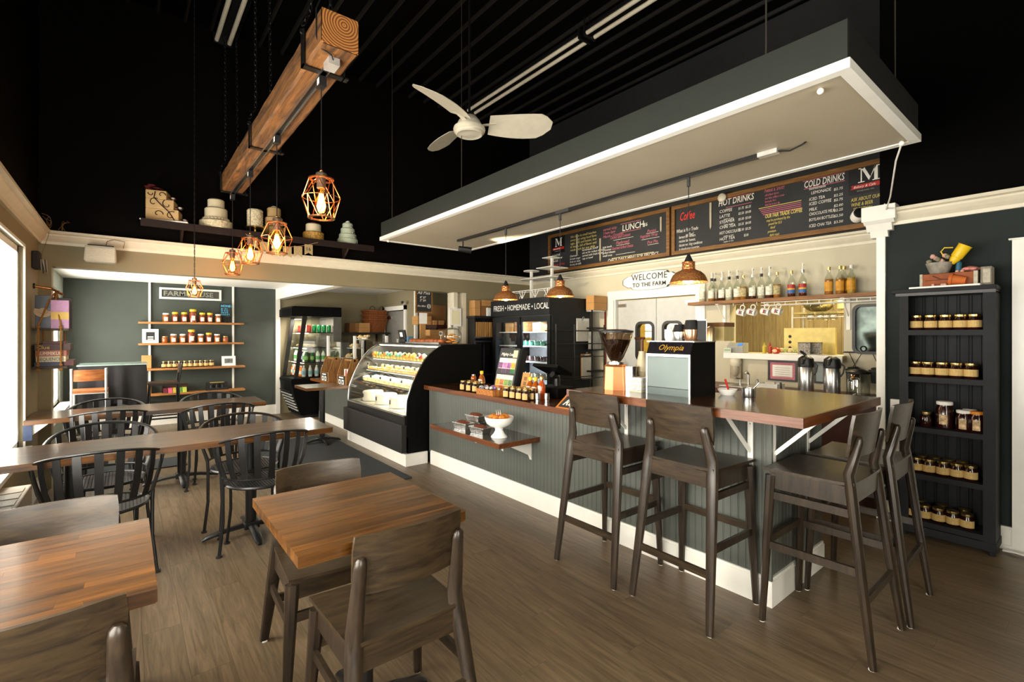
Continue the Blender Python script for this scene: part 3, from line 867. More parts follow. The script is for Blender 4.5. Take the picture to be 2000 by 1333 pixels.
# black metal barrel-back chairs
def metal_chair():
    t = thing('metal_chair', '', 'chair', (0, 0, 0), 0, 'black metal barrel-back chairs at the long tables')
    sr = 0.215
    # seat: rim plus a woven strip mesh
    MB().ring((0, 0, 0.45), sr, 0.010, 28, 6).obj('seat_rim', BLACKMET, t, smooth=True)
    sm = MB()
    for k in range(-12, 13):
        xx = k * 0.0168
        h = math.sqrt(max(0, (sr - 0.004) ** 2 - xx * xx))
        sm.box(xx - 0.0062, -h, 0.449, xx + 0.0062, h, 0.453)
        sm.box(-h, xx - 0.0045, 0.446, h, xx + 0.0045, 0.449)
    stuff(sm.obj('seat_mesh', BLACKMET, t))
    def up(a):      # a runs from -1 (left arm end) over 0 (middle of the back) to 1
        return Vector((0.285 * math.sin(a * 1.45) / math.sin(1.45), -0.245 + 0.245 * a * a, 0.80 - 0.085 * a * a))
    def lo(a):
        return Vector((0.235 * math.sin(a * 1.45) / math.sin(1.45), -0.205 + 0.205 * a * a, 0.505))
    MB().tube([up(-1 + 2 * i / 28) for i in range(29)], 0.0115, 8, flat=(1.25, 0.75)).obj('top_rail', BLACKMET, t, smooth=True)
    MB().tube([lo(-1 + 2 * i / 24) for i in range(25)], 0.008, 8).obj('lower_rail', BLACKMET, t, smooth=True)
    for k in range(9):
        a = -0.86 + 1.72 * k / 8
        p0, p1 = lo(a), up(a)
        tan = (up(a + 0.02) - up(a - 0.02)).normalized()
        nrm = tan.cross((p1 - p0).normalized()).normalized()
        q = [p0, p0.lerp(p1, 0.35) + nrm * 0.012, p0.lerp(p1, 0.7) + nrm * 0.010, p1]
        g = [[p - tan * 0.019, p + tan * 0.019] for p in q]
        MB().sheet(g, 0.004, nrm).obj('slat', BLACKMET, t, smooth=True)
    for s in (-1, 1):
        MB().tube([up(s), up(s).lerp(lo(s), 0.5) + Vector((s * 0.004, 0.0, 0)), lo(s), (s * 0.232, 0.0, 0.43), (s * 0.232, -0.005, 0.22), (s * 0.255, -0.012, 0.006)], 0.0105, 8).obj('arm_leg', BLACKMET, t, smooth=True)
        MB().tube([(s * 0.215, 0.005, 0.45), (s * 0.232, 0.0, 0.44)], 0.008, 6).obj('seat_lug', BLACKMET, t, smooth=True)
        MB().tube([(s * 0.165, 0.125, 0.448), (s * 0.160, 0.145, 0.25), (s * 0.175, 0.19, 0.006)], 0.0095, 8).obj('front_leg', BLACKMET, t, smooth=True)
        MB().cyl((s * 0.175, 0.19, 0), (s * 0.175, 0.19, 0.012), 0.018, n=10).obj('foot_pad', BLACKPL, t)
        MB().cyl((s * 0.255, -0.012, 0), (s * 0.255, -0.012, 0.012), 0.018, n=10).obj('foot_pad', BLACKPL, t)
    return t
mc = metal_chair()
mc.location = (-0.11, 3.57, 0)
mc['label'] = 'black metal barrel-back chair, nearest one on the window side of the nearer long table'
for lab, x_, y_, rz in (('black metal barrel-back chair on the near aisle side of the nearer long table', 0.715, 3.56, 0.04),
                        ('black metal barrel-back chair across the nearer long table on its window side', -0.115, 4.19, PI),
                        ('black metal barrel-back chair across the nearer long table on its aisle side', 0.69, 4.03, PI - 0.04),
                        ('black metal barrel-back chair on the near window side of the farther long table', -0.107, 5.32, 0),
                        ('black metal barrel-back chair on the near aisle side of the farther long table', 0.68, 5.22, 0),
                        ('black metal barrel-back chair behind the farther long table on its window side', -0.134, 5.79, PI),
                        ('black metal barrel-back chair behind the farther long table on its aisle side', 0.70, 5.79, PI)):
    clone(mc, lab, (x_, y_, 0), rz)

# ================================================================ HANGING BEAM AND CAGE LAMPS
BH = 0.182
bmx0, bmx1, bmy0, bmy1, bmz = 0.768, 0.962, 2.49, 5.76, 2.90
be = thing('timber_beam', 'rough reclaimed timber beam hung on chains with lamps below', 'beam', (0.855, 4.1, bmz))
bm = bmesh.new()
# slightly irregular long box
nseg = 26
rows = []
for i in range(nseg + 1):
    f = i / nseg
    y_ = bmy0 + (bmy1 - bmy0) * f
    j = lambda: (R() - 0.5) * 0.006
    c = 0.012
    sec = [(bmx0 + c + j(), bmz), (bmx1 - c + j(), bmz), (bmx1, bmz + c + j()), (bmx1, bmz + BH - c + j()), (bmx1 - c + j(), bmz + BH), (bmx0 + c + j(), bmz + BH), (bmx0 + j(), bmz + BH - c), (bmx0 + j(), bmz + c)]
    rows.append([bm.verts.new((p[0], y_, p[1])) for p in sec])
for i in range(nseg):
    for k in range(8):
        bm.faces.new((rows[i][k], rows[i][(k + 1) % 8], rows[i + 1][(k + 1) % 8], rows[i + 1][k]))
bm.faces.new(rows[-1])
me = bpy.data.meshes.new('timber')
bmesh.ops.recalc_face_normals(bm, faces=bm.faces)
bm.to_mesh(me)
bm.free()
me.materials.append(TIMBER)
place(me, 'timber', be, world=True)
m_, nt, b = newmat('end_grain_rings')
tc = N(nt, 'ShaderNodeTexCoord')
mp = N(nt, 'ShaderNodeMapping')
mp.inputs['Location'].default_value = (-(bmx0 + 0.115), 0, -(bmz + 0.13))
wv = N(nt, 'ShaderNodeTexWave', wave_type='RINGS', rings_direction='Y')
wv.inputs['Scale'].default_value = 22
wv.inputs['Distortion'].default_value = 1.5
nt.links.new(tc.outputs['Object'], mp.inputs['Vector'])
nt.links.new(mp.outputs[0], wv.inputs['Vector'])
nt.links.new(ramp(nt, wv.outputs['Fac'], rgb('#6b3a12'), rgb('#b97a38'), 0.2, 0.8), b.inputs['Base Color'])
b.inputs['Roughness'].default_value = 0.8
ENDG = m_
MB().box(bmx0 + 0.004, bmy0 - 0.004, bmz + 0.004, bmx1 - 0.004, bmy0 + 0.001, bmz + BH - 0.004).obj('end_grain', ENDG, be, world=True)
tr = thing('beam_track', 'slim steel lighting track fixed under the timber beam', 'light track', (0.865, 4.1, bmz - 0.02))
for dx in (-0.018, 0.018):
    MB().box(0.865 + dx - 0.003, 2.66, bmz - 0.018, 0.865 + dx + 0.003, 5.74, bmz - 0.002).obj('rail', CHROME, tr, world=True)
MB().box(0.865 - 0.016, 2.66, bmz - 0.010, 0.865 + 0.016, 5.74, bmz - 0.002).obj('channel', BLACKMET, tr, world=True)
MB().box(0.836, 2.58, bmz - 0.040, 0.894, 2.67, bmz - 0.001).obj('junction_box', GALV, tr, world=True)
MB().tube([(0.870, 2.60, bmz - 0.02), (0.84, 2.55, bmz - 0.012), (0.78, 2.545, bmz + 0.004), (bmx0 - 0.005, 2.55, bmz + 0.06), (bmx0 - 0.006, 2.55, bmz + 0.20), (bmx0 + 0.02, 2.56, bmz + 0.27), (bmx0 + 0.05, 2.6, bmz + 0.5), (bmx0 + 0.05, 2.7, ZC)], 0.004, 6).obj('feed_cable', BLACKPL, tr, world=True)
def chain(p0, p1, r, nm, mat, parent):
    p0, p1 = Vector(p0), Vector(p1)
    n = int((p1 - p0).length / 0.042)
    q = (p1 - p0).to_track_quat('Z', 'Y').to_matrix()
    m = MB()
    for i in range(n):
        c = p0.lerp(p1, (i + 0.5) / n)
        a = Matrix.Rotation(PI / 2 * (i % 2) + 0.4, 3, 'Z')
        pts = []
        for k in range(9):
            an = 2 * PI * k / 8
            pts.append(q @ (a @ Vector((0.010 * math.cos(an), 0, 0.026 * math.sin(an)))) + c)
        m.tube(pts, r, 5, caps=False)
    return stuff(m.obj(nm, mat, parent, world=True))
IRON = M('black_iron', (0.02, 0.019, 0.018), 0.4, metal=0.7, var=0.2)
for k, y_ in enumerate((2.765, 4.22, 5.70)):
    hb = MB()
    w0, w1 = bmx0 - 0.010, bmx1 + 0.010
    hb.box(w0 - 0.008, y_ - 0.022, bmz - 0.010, w1 + 0.03, y_ + 0.022, bmz - 0.001)
    hb.box(w0 - 0.008, y_ - 0.022, bmz - 0.010, w0, y_ + 0.022, bmz + BH + 0.01)
    hb.box(w1, y_ - 0.022, bmz - 0.010, w1 + 0.008, y_ + 0.022, bmz + BH + 0.01)
    hb.obj('strap', IRON, be, world=True)
    for s in (w0 - 0.004, w1 + 0.004):
        MB().ring((s, y_, bmz + BH), 0.012, 0.004, 12, 5, (0, 1, 0)).obj('eye_bolt', IRON, be, world=True)
        chain((s, y_, bmz + BH + 0.035), ((s + 0.855) / 2, y_ + 0.03, bmz + BH + 0.15), 0.0042, 'chain', IRON, be)
        chain(((s + 0.855) / 2, y_ + 0.03, bmz + BH + 0.15), (0.855 + (0.05 if s > 0.85 else -0.05), y_ + 0.06, ZC), 0.0042, 'chain', IRON, be)
def cage_lamp():
    t = thing('cage_pendant_lamp', '', 'pendant lamp', (0, 0, 0), 0, 'copper wire cage lamps with glowing bulbs')
    def pt(r, z, a):
        return Vector((r * math.cos(a), r * math.sin(a), z))
    rt, rm, rb_, zt, zm, zb = 0.066, 0.104, 0.070, 0.112, 0.010, -0.108
    wires = MB()
    n = 6
    for i in range(n):
        a, a2 = 2 * PI * i / n, 2 * PI * (i + 0.5) / n
        for aa in (a2, a2 - 2 * PI / n):
            wires.tube([pt(rt, zt, a), pt(rm, zm, aa)], 0.0026, 5)
            wires.tube([pt(rb_, zb, a), pt(rm, zm, aa)], 0.0026, 5)
    wires.ring((0, 0, zm), rm - 0.003, 0.0024, 24, 5)
    wires.obj('wire_cage', COPPER, t, smooth=True)
    MB().lathe([(rt - 0.014, zt), (rt + 0.003, zt), (rt + 0.003, zt + 0.007), (rt - 0.014, zt + 0.007), (rt - 0.014, zt)], 24, caps=False).obj('top_ring', COPPER, t, smooth=True)
    MB().lathe([(rb_ - 0.014, zb), (rb_ + 0.003, zb), (rb_ + 0.003, zb + 0.007), (rb_ - 0.014, zb + 0.007), (rb_ - 0.014, zb)], 24, caps=False).obj('bottom_ring', COPPER, t, smooth=True)
    for k in range(3):
        a = 2 * PI * k / 3
        MB().tube([pt(0.018, zt + 0.016, a), pt(rt - 0.008, zt + 0.004, a)], 0.003, 5).obj('spoke', COPPER, t)
    MB().lathe([(0.022, zt - 0.050), (0.024, zt - 0.048), (0.024, zt + 0.008), (0.030, zt + 0.010), (0.030, zt + 0.034), (0.024, zt + 0.040), (0.008, zt + 0.044)], 16).obj('socket', M('brass_grey_socket', '#8a7a68', 0.35, metal=0.8), t, smooth=True)
    MB().blob((0, 0, zt + 0.052), 0.009, 10, 6).obj('ball_finial', COPPER, t, smooth=True)
    bp = [(0.013, zt - 0.050), (0.019, zt - 0.060), (0.026, zt - 0.085), (0.036, zt - 0.125), (0.040, zt - 0.150), (0.036, zt - 0.176), (0.022, zt - 0.194), (0.003, zt - 0.199)]
    bu = MB().lathe(bp, 18).obj('bulb', BULBG, t, smooth=True)
    fil = MB()
    for k in range(6):
        a = 2 * PI * k / 6
        fil.tube([(0.007 * math.cos(a), 0.007 * math.sin(a), zt - 0.080), (0.021 * math.cos(a + 0.5), 0.021 * math.sin(a + 0.5), zt - 0.150), (0.010 * math.cos(a + 1), 0.010 * math.sin(a + 1), zt - 0.178)], 0.0055, 5)
    fil.obj('filament', emission('filament_glow', '#ffb45a', 45), bu)
    return t
cg = cage_lamp()
CL = [('copper wire cage lamp under the beam, largest in view and nearest', 627, 390, 0.865, 2.80), ('copper wire cage lamp under the beam, second from the near end', 541, 467, 0.865, 3.83),
      ('copper wire cage lamp under the beam, third from the near end', 489, 492, 0.865, 4.80), ('copper wire cage lamp under the beam, at the far end', 445, 516, 0.865, 5.72),
      ('small copper wire cage lamp hanging alone on a twisted cord before the alcove', 379, 565, 0.53, 5.68)]
for i, (lab, u, v, x_, y_) in enumerate(CL):
    z_ = at(u, v, y=y_).z
    if i == 0:
        t = cg
        t.location = (x_, y_, z_)
        t['label'] = lab
    else:
        t = clone(cg, lab, (x_, y_, z_), 0.3 * i)
    if i == 4:
        t.scale = (0.72, 0.72, 0.72)
        c = MB()
        top, bot = ZC, z_ + 0.11
        for ph in (0, PI):
            c.tube([(x_ + 0.004 * math.cos(k * 0.9 + ph), y_ + 0.004 * math.sin(k * 0.9 + ph), bot + (top - bot) * k / 150) for k in range(151)], 0.0028, 4)
        o = c.obj('cord', BLACKPL, None)
        o.parent = t
        o.matrix_parent_inverse = (Matrix.Translation(t.location) @ Matrix.Rotation(1.2, 4, 'Z') @ Matrix.Diagonal((0.72, 0.72, 0.72, 1))).inverted()
    else:
        MB().cyl((x_, y_, z_ + 0.17), (x_, y_, bmz - 0.07), 0.003, n=6).obj('cord', BLACKPL, t, world=True)
        ad = MB().box(x_ - 0.020, y_ - 0.030, bmz - 0.075, x_ + 0.020, y_ + 0.030, bmz - 0.019).obj('track_adapter', BLACKPL, t, world=True)
        MB().box(x_ - 0.0205, y_ - 0.025, bmz - 0.065, x_ + 0.0205, y_ + 0.010, bmz - 0.03).obj('rating_label', PAPER, ad)
    light('bulb_glow', 'POINT', (x_, y_, z_ - 0.02), 9 if i < 4 else 5, (1, 0.60, 0.25), 0.03)

# ceiling fan, blades at rest
fn = thing('ceiling_fan', 'cream three-bladed ceiling fan on a long thin rod', 'fan', (2.57, 3.84, 3.37))
FANP = M('cream_fan_enamel', '#d9d2bd', 0.35, var=0.05)
MB().lathe([(a * 1.22, b) for a, b in [(0.02, 0.15), (0.055, 0.145), (0.085, 0.10), (0.10, 0.06), (0.102, 0.045), (0.122, 0.04), (0.126, 0.02), (0.122, 0.0), (0.112, -0.004), (0.108, -0.022), (0.098, -0.03), (0.092, -0.026), (0.05, -0.032), (0.002, -0.033)]], 32).obj('motor_housing', FANP, fn, smooth=True)
MB().cyl((0, 0, 0.14), (0, 0, ZC - 3.37), 0.012, n=10).obj('down_rod', BLACKMET, fn)
MB().lathe([(0.01, ZC - 3.37 - 0.08), (0.06, ZC - 3.37 - 0.03), (0.065, ZC - 3.37)], 16).obj('canopy_cup', BLACKMET, fn, smooth=True)
for k, a in enumerate((-0.50, 1.59, 3.69)):
    q = Matrix.Rotation(a, 3, 'Z')
    g = []
    for i in range(11):
        f = i / 10
        r = 0.19 + 0.60 * f
        w = 0.105 + 0.034 * math.sin(f * PI * 0.8) - (0.085 * max(0, f - 0.85) / 0.15)
        sweep = -0.10 * f * f
        row = []
        for j in range(5):
            s = (j / 4 - 0.5) * 2
            row.append(q @ Vector((r, sweep + s * w, 0.075 - 0.42 * s * w)))
        g.append(row)
    bl = MB().sheet(g, 0.006, (0, 0, 1)).obj('blade', FANP, fn, smooth=True)
    br = MB().tube([q @ Vector((0.08, 0, 0.060)), q @ Vector((0.14, 0.0, 0.075)), q @ Vector((0.26, -0.01, 0.088))], [0.02, 0.018, 0.022], 8, flat=(1.3, 0.35)).obj('blade_iron', FANP, bl, smooth=True)
# twin tube strips under the ceiling
TUBE = M('unlit_tube_white', '#cfc6b2', 0.35, var=0.04)
def tubes(lab, x_, y0, y1):
    TZ_ = 4.52
    t = thing('fluorescent_strip', lab, 'ceiling light', (x_, (y0 + y1) / 2, TZ_))
    MB().box(x_ - 0.05, y0, TZ_ + 0.045, x_ + 0.05, y1, TZ_ + 0.08).obj('batten', BLACKMET, t, world=True)
    for dx in (-0.058, 0.058):
        MB().cyl((x_ + dx, y0 + 0.02, TZ_), (x_ + dx, y1 - 0.02, TZ_), 0.021, n=12).obj('tube', TUBE, t, smooth=True, world=True)
    for y_ in (y0, y1):
        MB().box(x_ - 0.085, y_ - 0.012, TZ_ - 0.026, x_ + 0.085, y_ + 0.012, TZ_ + 0.08).obj('end_holder', BLACKMET, t, world=True)
        MB().cyl((x_, y_, TZ_ + 0.08), (x_, y_, ZC), 0.005, n=6).obj('hanger', BLACKMET, t, world=True)
tubes('pale twin tube light strip passing above the ceiling fan', 3.74, 3.43, 5.55)
tubes('pale twin tube light strip cut off by the top edge right of the fan', 3.74, 1.2, 3.36)
tubes('pale twin tube light strip at the top left beside the beam', 0.80, 3.6, 5.88)

# ================================================================ CAKE SHELF ABOVE THE HEADER
cs = thing('cake_shelf', 'long dark brown shelf high on the black wall carrying dummy cakes', 'shelf', (1.28, 5.95, 2.52))
DKB = M('dark_brown_shelf_paint', (0.018, 0.008, 0.006), 0.55, var=0.2, spec=0.3)
MB().box(0.11, 5.80, 2.515, 2.44, YB - 0.002, 2.54).obj('board', DKB, cs, world=True)
MB().box(0.11, 5.80, 2.47, 2.44, 5.82, 2.515).obj('front_lip', DKB, cs, world=True)
for x_ in (0.45, 1.3, 2.15):
    MB().prism([(YB - 0.002, 2.515), (5.86, 2.515), (YB - 0.002, 2.36)], 'YZ', x_ - 0.01, x_ + 0.01).obj('bracket', DKB, cs, world=True)
def cake(lab, u, v0, tiers, mat, extra=None, n=28):
    p = at(u, v0, y=5.95)
    t = thing('display_cake', lab, 'cake', (p.x, 5.95, 2.54), 0, 'dummy cakes on the high shelf')
    z = 0.0
    out = []
    for i, (r, h) in enumerate(tiers):
        MB().lathe([(r - 0.006, z), (r, z + 0.006), (r, z + h - 0.01), (r - 0.010, z + h)], n).obj('tier', mat[i] if isinstance(mat, list) else mat, t, smooth=True)
        out.append((r, z, h))
        z += h
    return t, out, z
IVORY = M('ivory_fondant', '#d8ccab', 0.6, var=0.05)
IVORYR = M('ruffled_ivory_icing', '#d6c9a6', 0.7, var=0.3, scale=50, bmp=1.0)
MINT = M('mint_fondant', '#b3bfa6', 0.6, var=0.05)
GOLDR = M('gold_petal_icing', '#b48a3c', 0.6, var=0.45, scale=45, bmp=1.0)
TAN = M('tan_fondant', '#a88c5e', 0.6, var=0.1)
# slanted topsy square cake with dark scrolls
p = at(325, 430, y=5.95)
t = thing('display_cake', 'square three-step cream cake with dark scrollwork and red flowers', 'cake', (p.x, 5.95, 2.54), -0.25, 'dummy cakes on the high shelf')
MB().box(-0.19, -0.13, 0.0, 0.20, 0.13, 0.010).obj('cake_board', PAPER, t)
for (w, z0, z1) in ((0.135, 0.010, 0.125), (0.115, 0.125, 0.22), (0.085, 0.22, 0.305)):
    MB().box(-0.15, -0.10, z0, -0.15 + 2 * w, 0.08, z1).obj('tier', M('caramel_cream_fondant', '#caa873', 0.6, var=0.06), t, bevel=0.006)
SCR = M('chocolate_scroll', '#2a120b', 0.6)
for (cx, cz, r, a0, a1) in ((-0.02, 0.26, 0.035, 0, 5), (-0.08, 0.18, 0.05, 1, 6), (0.03, 0.17, 0.05, 2, 7), (-0.05, 0.07, 0.045, 0, 5), (0.06, 0.06, 0.05, 1, 6.5), (-0.1, 0.27, 0.03, 3, 7)):
    MB().tube([(cx + r * (1 - 0.07 * k) * math.cos(a0 + (a1 - a0) * k / 14), -0.103, cz + r * (1 - 0.07 * k) * math.sin(a0 + (a1 - a0) * k / 14)) for k in range(13)], 0.004, 5).obj('scroll', SCR, t)
MB().tube([(0.09, -0.103, 0.012), (0.04, -0.103, 0.10), (-0.03, -0.103, 0.17), (-0.08, -0.103, 0.23), (-0.07, -0.103, 0.29)], 0.005, 5).obj('scroll', SCR, t)
REDF = M('dark_red_petals', '#5a1210', 0.6, var=0.3)
for (x_, z_) in ((0.15, 0.03), (0.11, 0.15), (0.05, 0.24)):
    for k in range(6):
        a = 2 * PI * k / 6
        MB().blob((x_ + 0.022 * math.cos(a), -0.02 + 0.022 * math.sin(a), z_ + 0.012), (0.018, 0.018, 0.010), 8, 5).obj('petal', PAPER if k % 2 else REDF, t, smooth=True)
for k in range(7):
    a = 2 * PI * k / 7
    MB().blob((-0.10 + 0.045 * math.cos(a), -0.02 + 0.04 * math.sin(a), 0.335 + 0.012 * (k % 3)), (0.036, 0.022, 0.012), 8, 5).obj('petal', REDF, t, smooth=True)
t, tr_, z = cake('three-tier ivory cake with a band of icing roses round its middle', 422, 440, [(0.155, 0.085), (0.105, 0.135), (0.078, 0.095)], [IVORYR, IVORY, IVORY])
for k in range(22):
    a = 2 * PI * k / 22
    MB().blob((0.108 * math.cos(a), 0.108 * math.sin(a), 0.103), 0.017, 8, 5, 0.3).obj('icing_rose', IVORY, t, smooth=True)
p = at(498, 440, y=5.95)
t = thing('display_cake', 'tall ruffled ivory cake raised on a round gold stand', 'cake', (p.x, 5.95, 2.54), 0, 'dummy cakes on the high shelf')
MB().lathe([(0.055, 0), (0.05, 0.008), (0.015, 0.02), (0.013, 0.05), (0.03, 0.062), (0.098, 0.066), (0.098, 0.074)], 24).obj('stand', GOLD, t, smooth=True)
MB().lathe([(0.078, 0.074)] + [(0.078 + 0.004 * (k % 2), 0.074 + 0.0135 * k) for k in range(1, 15)] + [(0.07, 0.27)], 26).obj('tier', IVORYR, t, smooth=True)
t, tr_, z = cake('tan three-tier cake with a gold bottom tier behind the second lamp', 535, 440, [(0.125, 0.10), (0.092, 0.11), (0.072, 0.11)], [GOLD, TAN, TAN])
MB().blob((0.0, 0, z + 0.012), (0.03, 0.025, 0.014), 8, 5).obj('topper', PAPER, t, smooth=True)
t, tr_, z = cake('two-tier white cake over a gold petal base partly behind the nearest lamp', 612, 460, [(0.118, 0.10), (0.085, 0.10)], [GOLDR, IVORY])
MB().blob((0, 0, z + 0.012), (0.04, 0.04, 0.016), 10, 5).obj('topper', REDF, t, smooth=True)
t, tr_, z = cake('mint green four-tier cake with jewelled ribbons at the right end of the shelf', 679, 470, [(0.122, 0.075), (0.104, 0.060), (0.084, 0.070), (0.062, 0.065)], MINT)
for (r, z0, h) in tr_:
    MB().ring((0, 0, z0 + 0.006), r + 0.001, 0.004, 28, 5).obj('ribbon', M('pale_mint_ribbon', '#d5dcc8', 0.4), t, smooth=True)
    MB().blob((0.5 * r, -0.86 * r - 0.003, z0 + 0.012), (0.014, 0.006, 0.008), 8, 5).obj('brooch', CHROME, t, smooth=True)
MB().blob((0, 0, z + 0.012), (0.03, 0.03, 0.018), 10, 5, 0.4).obj('topper', PAPER, t, smooth=True)
# bunting
bu = thing('bunting', 'burlap pennant bunting strung under the cake shelf', 'bunting', (1.35, 5.79, 2.45))
MB().tube([(1.0 + 0.75 * k / 12, 5.79, 2.50 - 0.09 * math.sin(PI * k / 12)) for k in range(13)], 0.003, 5).obj('string', KRAFT, bu, world=True)
for k in range(6):
    x_ = 1.07 + 0.115 * k
    zt = 2.50 - 0.09 * math.sin(PI * (x_ - 1.0) / 0.75)
    f_ = MB().prism([(x_ - 0.045, zt), (x_ + 0.045, zt), (x_ + 0.045, zt - 0.12), (x_, zt - 0.095), (x_ - 0.045, zt - 0.12)], 'XZ', 5.786, 5.789).obj('pennant', M('burlap', '#b29a6c', 0.9, var=0.2, scale=120), bu, world=True)
    if k == 5:
        text('16', (x_ - 0.034, 5.785, zt - 0.072), 0.06, BLACKPL, f_, '-Y', world=False)
# wall speaker below the crown
s = thing('wall_speaker', 'white wall speaker mounted under the crown moulding', 'speaker', (-0.185, 5.99, 2.18))
q = at(165, 480, y=6.0)
q1 = at(228, 516, y=6.0)
MB().prism([(q.x + 0.01, q.z), (q1.x - 0.01, q.z), (q1.x - 0.005, q.z - 0.02), (q1.x, q1.z + 0.015), (q1.x - 0.012, q1.z), (q.x + 0.008, q1.z), (q.x - 0.004, q1.z + 0.015), (q.x + 0.005, q.z - 0.02)], 'XZ', 5.93, 6.07).obj('cabinet', M('speaker_white', '#b9b29e', 0.5), s, world=True, bevel=0.006)
MB().box(q.x + 0.012, 5.922, q1.z + 0.02, q1.x - 0.012, 5.93, q.z - 0.02).obj('grille', M('speaker_grille', '#c6bfab', 0.7, var=0.15, scale=200), s, world=True)
MB().box(q.x + 0.02, 6.0, q.z - 0.002, q1.x - 0.02, 6.10, q.z + 0.02).obj('bracket', BLACKMET, s, world=True)
MB().tube([(q1.x - 0.08, 6.03, q.z + 0.02), (q1.x - 0.07, 6.0, q.z + 0.06), (q1.x - 0.02, 5.99, q.z + 0.08), (q1.x + 0.06, 6.0, q.z + 0.07), (q1.x + 0.05, 6.03, q.z + 0.01)], 0.003, 5).obj('cable', M('brown_cable', '#5a3a22', 0.5), s, world=True)

# ================================================================ LEFT WALL AND WINDOW ALCOVE
ROPE = M('jute_rope', '#9a6a2c', 0.9, var=0.3, scale=120, bmp=0.8)
HSY = 5.66                                       # distance of the hanging shelf along the wall
OLDW = wood('weathered_board', '#2f2a22', '#5a5040', 0.8, axis='Y', stretch=8, scale=5, bmp=0.3)
hs = thing('hanging_shelf', 'two weathered boards hung by rope from a copper pipe beside the window', 'shelf', (-0.5, HSY, 1.1))
zA, zB = at(100, 642, y=HSY).z, at(100, 716, y=HSY).z
MB().box(XL + 0.01, HSY - 0.02, zA - 0.018, -0.385, HSY + 0.30, zA).obj('board', OLDW, hs, world=True)
MB().box(XL + 0.01, HSY - 0.02, zB - 0.022, -0.395, HSY + 0.30, zB).obj('board', OLDW, hs, world=True)
zP = at(80, 562, y=HSY).z
MB().cyl((XL, HSY + 0.12, zP + 0.02), (-0.50, HSY + 0.12, zP), 0.010, n=10).cyl((-0.505, HSY + 0.12, zP + 0.001), (-0.43, HSY + 0.08, zP - 0.05), 0.010, n=10).obj('pipe_hook', COPPER, hs, smooth=True, world=True)
MB().cyl((XL, HSY + 0.12, zP + 0.02), (XL + 0.012, HSY + 0.12, zP + 0.02), 0.024, n=12).obj('pipe_flange', IRON, hs, world=True)
for xx in (-0.575, -0.435):
    MB().tube([(-0.475, HSY + 0.11, zP - 0.02), (-0.49 + (0.02 if xx > -0.5 else -0.02), HSY + 0.02, zP - 0.10), (xx, HSY - 0.028, zA + 0.02), (xx, HSY - 0.028, zA - 0.02), (xx, HSY - 0.030, zB)], 0.0065, 6).obj('rope', ROPE, hs, world=True)
    MB().blob((xx, HSY - 0.03, zA + 0.012), 0.014, 8, 6).blob((xx, HSY - 0.03, zB - 0.028), 0.013, 8, 6).blob((xx, HSY - 0.03, zB + 0.012), 0.013, 8, 6).obj('knot', ROPE, hs, smooth=True, world=True)
    MB().tube([(-0.475, HSY + 0.13, zP - 0.02), (xx, HSY + 0.31, zA), (xx, HSY + 0.31, zB)], 0.0065, 6).obj('rope', ROPE, hs, world=True)
def book(lab, x0, x1, z0, z1, y0, y1, mat, nm='board_game_box', cat='game box', page=None):
    t = thing(nm, lab, cat, ((x0 + x1) / 2, y0, z0), 0, 'books and games on the hanging shelf')
    MB().box(x0, y0, z0, x1, y1, z1).obj('box' if cat == 'game box' else 'cover', mat, t, world=True, bevel=0.002)
    return t
X0, X1 = XL + 0.02, -0.40
hh = (at(90, 577, y=HSY).z - zA)
t = book('large book with a wide-brimmed hat on its cover, leaning on the upper hanging board', X0, -0.50, zA, zA + hh, HSY + 0.03, HSY + 0.06, M('navy_book_cover', '#2c3648', 0.4, var=0.5, scale=9), 'cookbook', 'book')
MB().lathe([(0.055, 0.0), (0.058, 0.004), (0.03, 0.006), (0.028, 0.03), (0.015, 0.034)], 20).obj('cover_picture', M('straw_hat_print', '#c8b294', 0.6), t)
hat = t.children[-1]
hat.location = (-0.0, -0.004, hh * 0.52)
hat.rotation_euler = (PI / 2 - 0.4, 0.2, 0)
hat.scale = (1, 1, 0.25)
t = book('lilac book with a yellow band facing out on the upper hanging board', -0.50, -0.385, zA, zA + hh * 0.86, HSY - 0.01, HSY + 0.02, M('lilac_cover', '#b48ab0', 0.6, var=0.1, scale=60), 'cookbook', 'book')
MB().box(-0.499, HSY - 0.012, zA + hh * 0.28, -0.386, HSY - 0.010, zA + hh * 0.50).obj('band', M('straw_yellow_print', '#cfae58', 0.6), t, world=True)
book('dark book standing behind the lilac one on the upper hanging board', -0.52, -0.37, zA, zA + hh * 0.95, HSY + 0.065, HSY + 0.095, M('maroon_black_cover', '#2a1414', 0.5), 'cookbook', 'book')
z = zB
rowsg = [('dark blue game box at the bottom of the hanging stack', X0, -0.42, 0.038, '#1b2440', None, None), ('cream game box with dark capital lettering in the hanging stack', X0 + 0.01, -0.405, 0.048, '#cfc3a4', 'SEQUENCE', '#20242c'),
         ('reddish game box with pale capital lettering in the hanging stack', X0 + 0.005, -0.40, 0.050, '#9a5a4a', 'RUMMIKUB', '#f0e2cc'), ('maroon game box with gold lettering in the hanging stack', X0, -0.375, 0.056, '#3a1412', 'Clue', '#d8b24a'),
         ('thin maroon book on top of the hanging game stack', X0 + 0.05, -0.41, 0.022, '#4a1a14', None, None)]
for lab, a, b, h, c, s_, sc in rowsg:
    t = book(lab, a, b, z, z + h, HSY - 0.005, HSY + 0.26, M('game_box_' + c[1:], c, 0.5, var=0.12, scale=20))
    if s_:
        text(s_, (a + 0.012, HSY - 0.009, z + h * 0.2), h * 0.82, M('print_' + sc[1:], sc, 0.6), t, '-Y', wide=(b - a - 0.03) / (len(s_) * h * 0.56) if len(s_) > 5 else 0.95)
    z += h
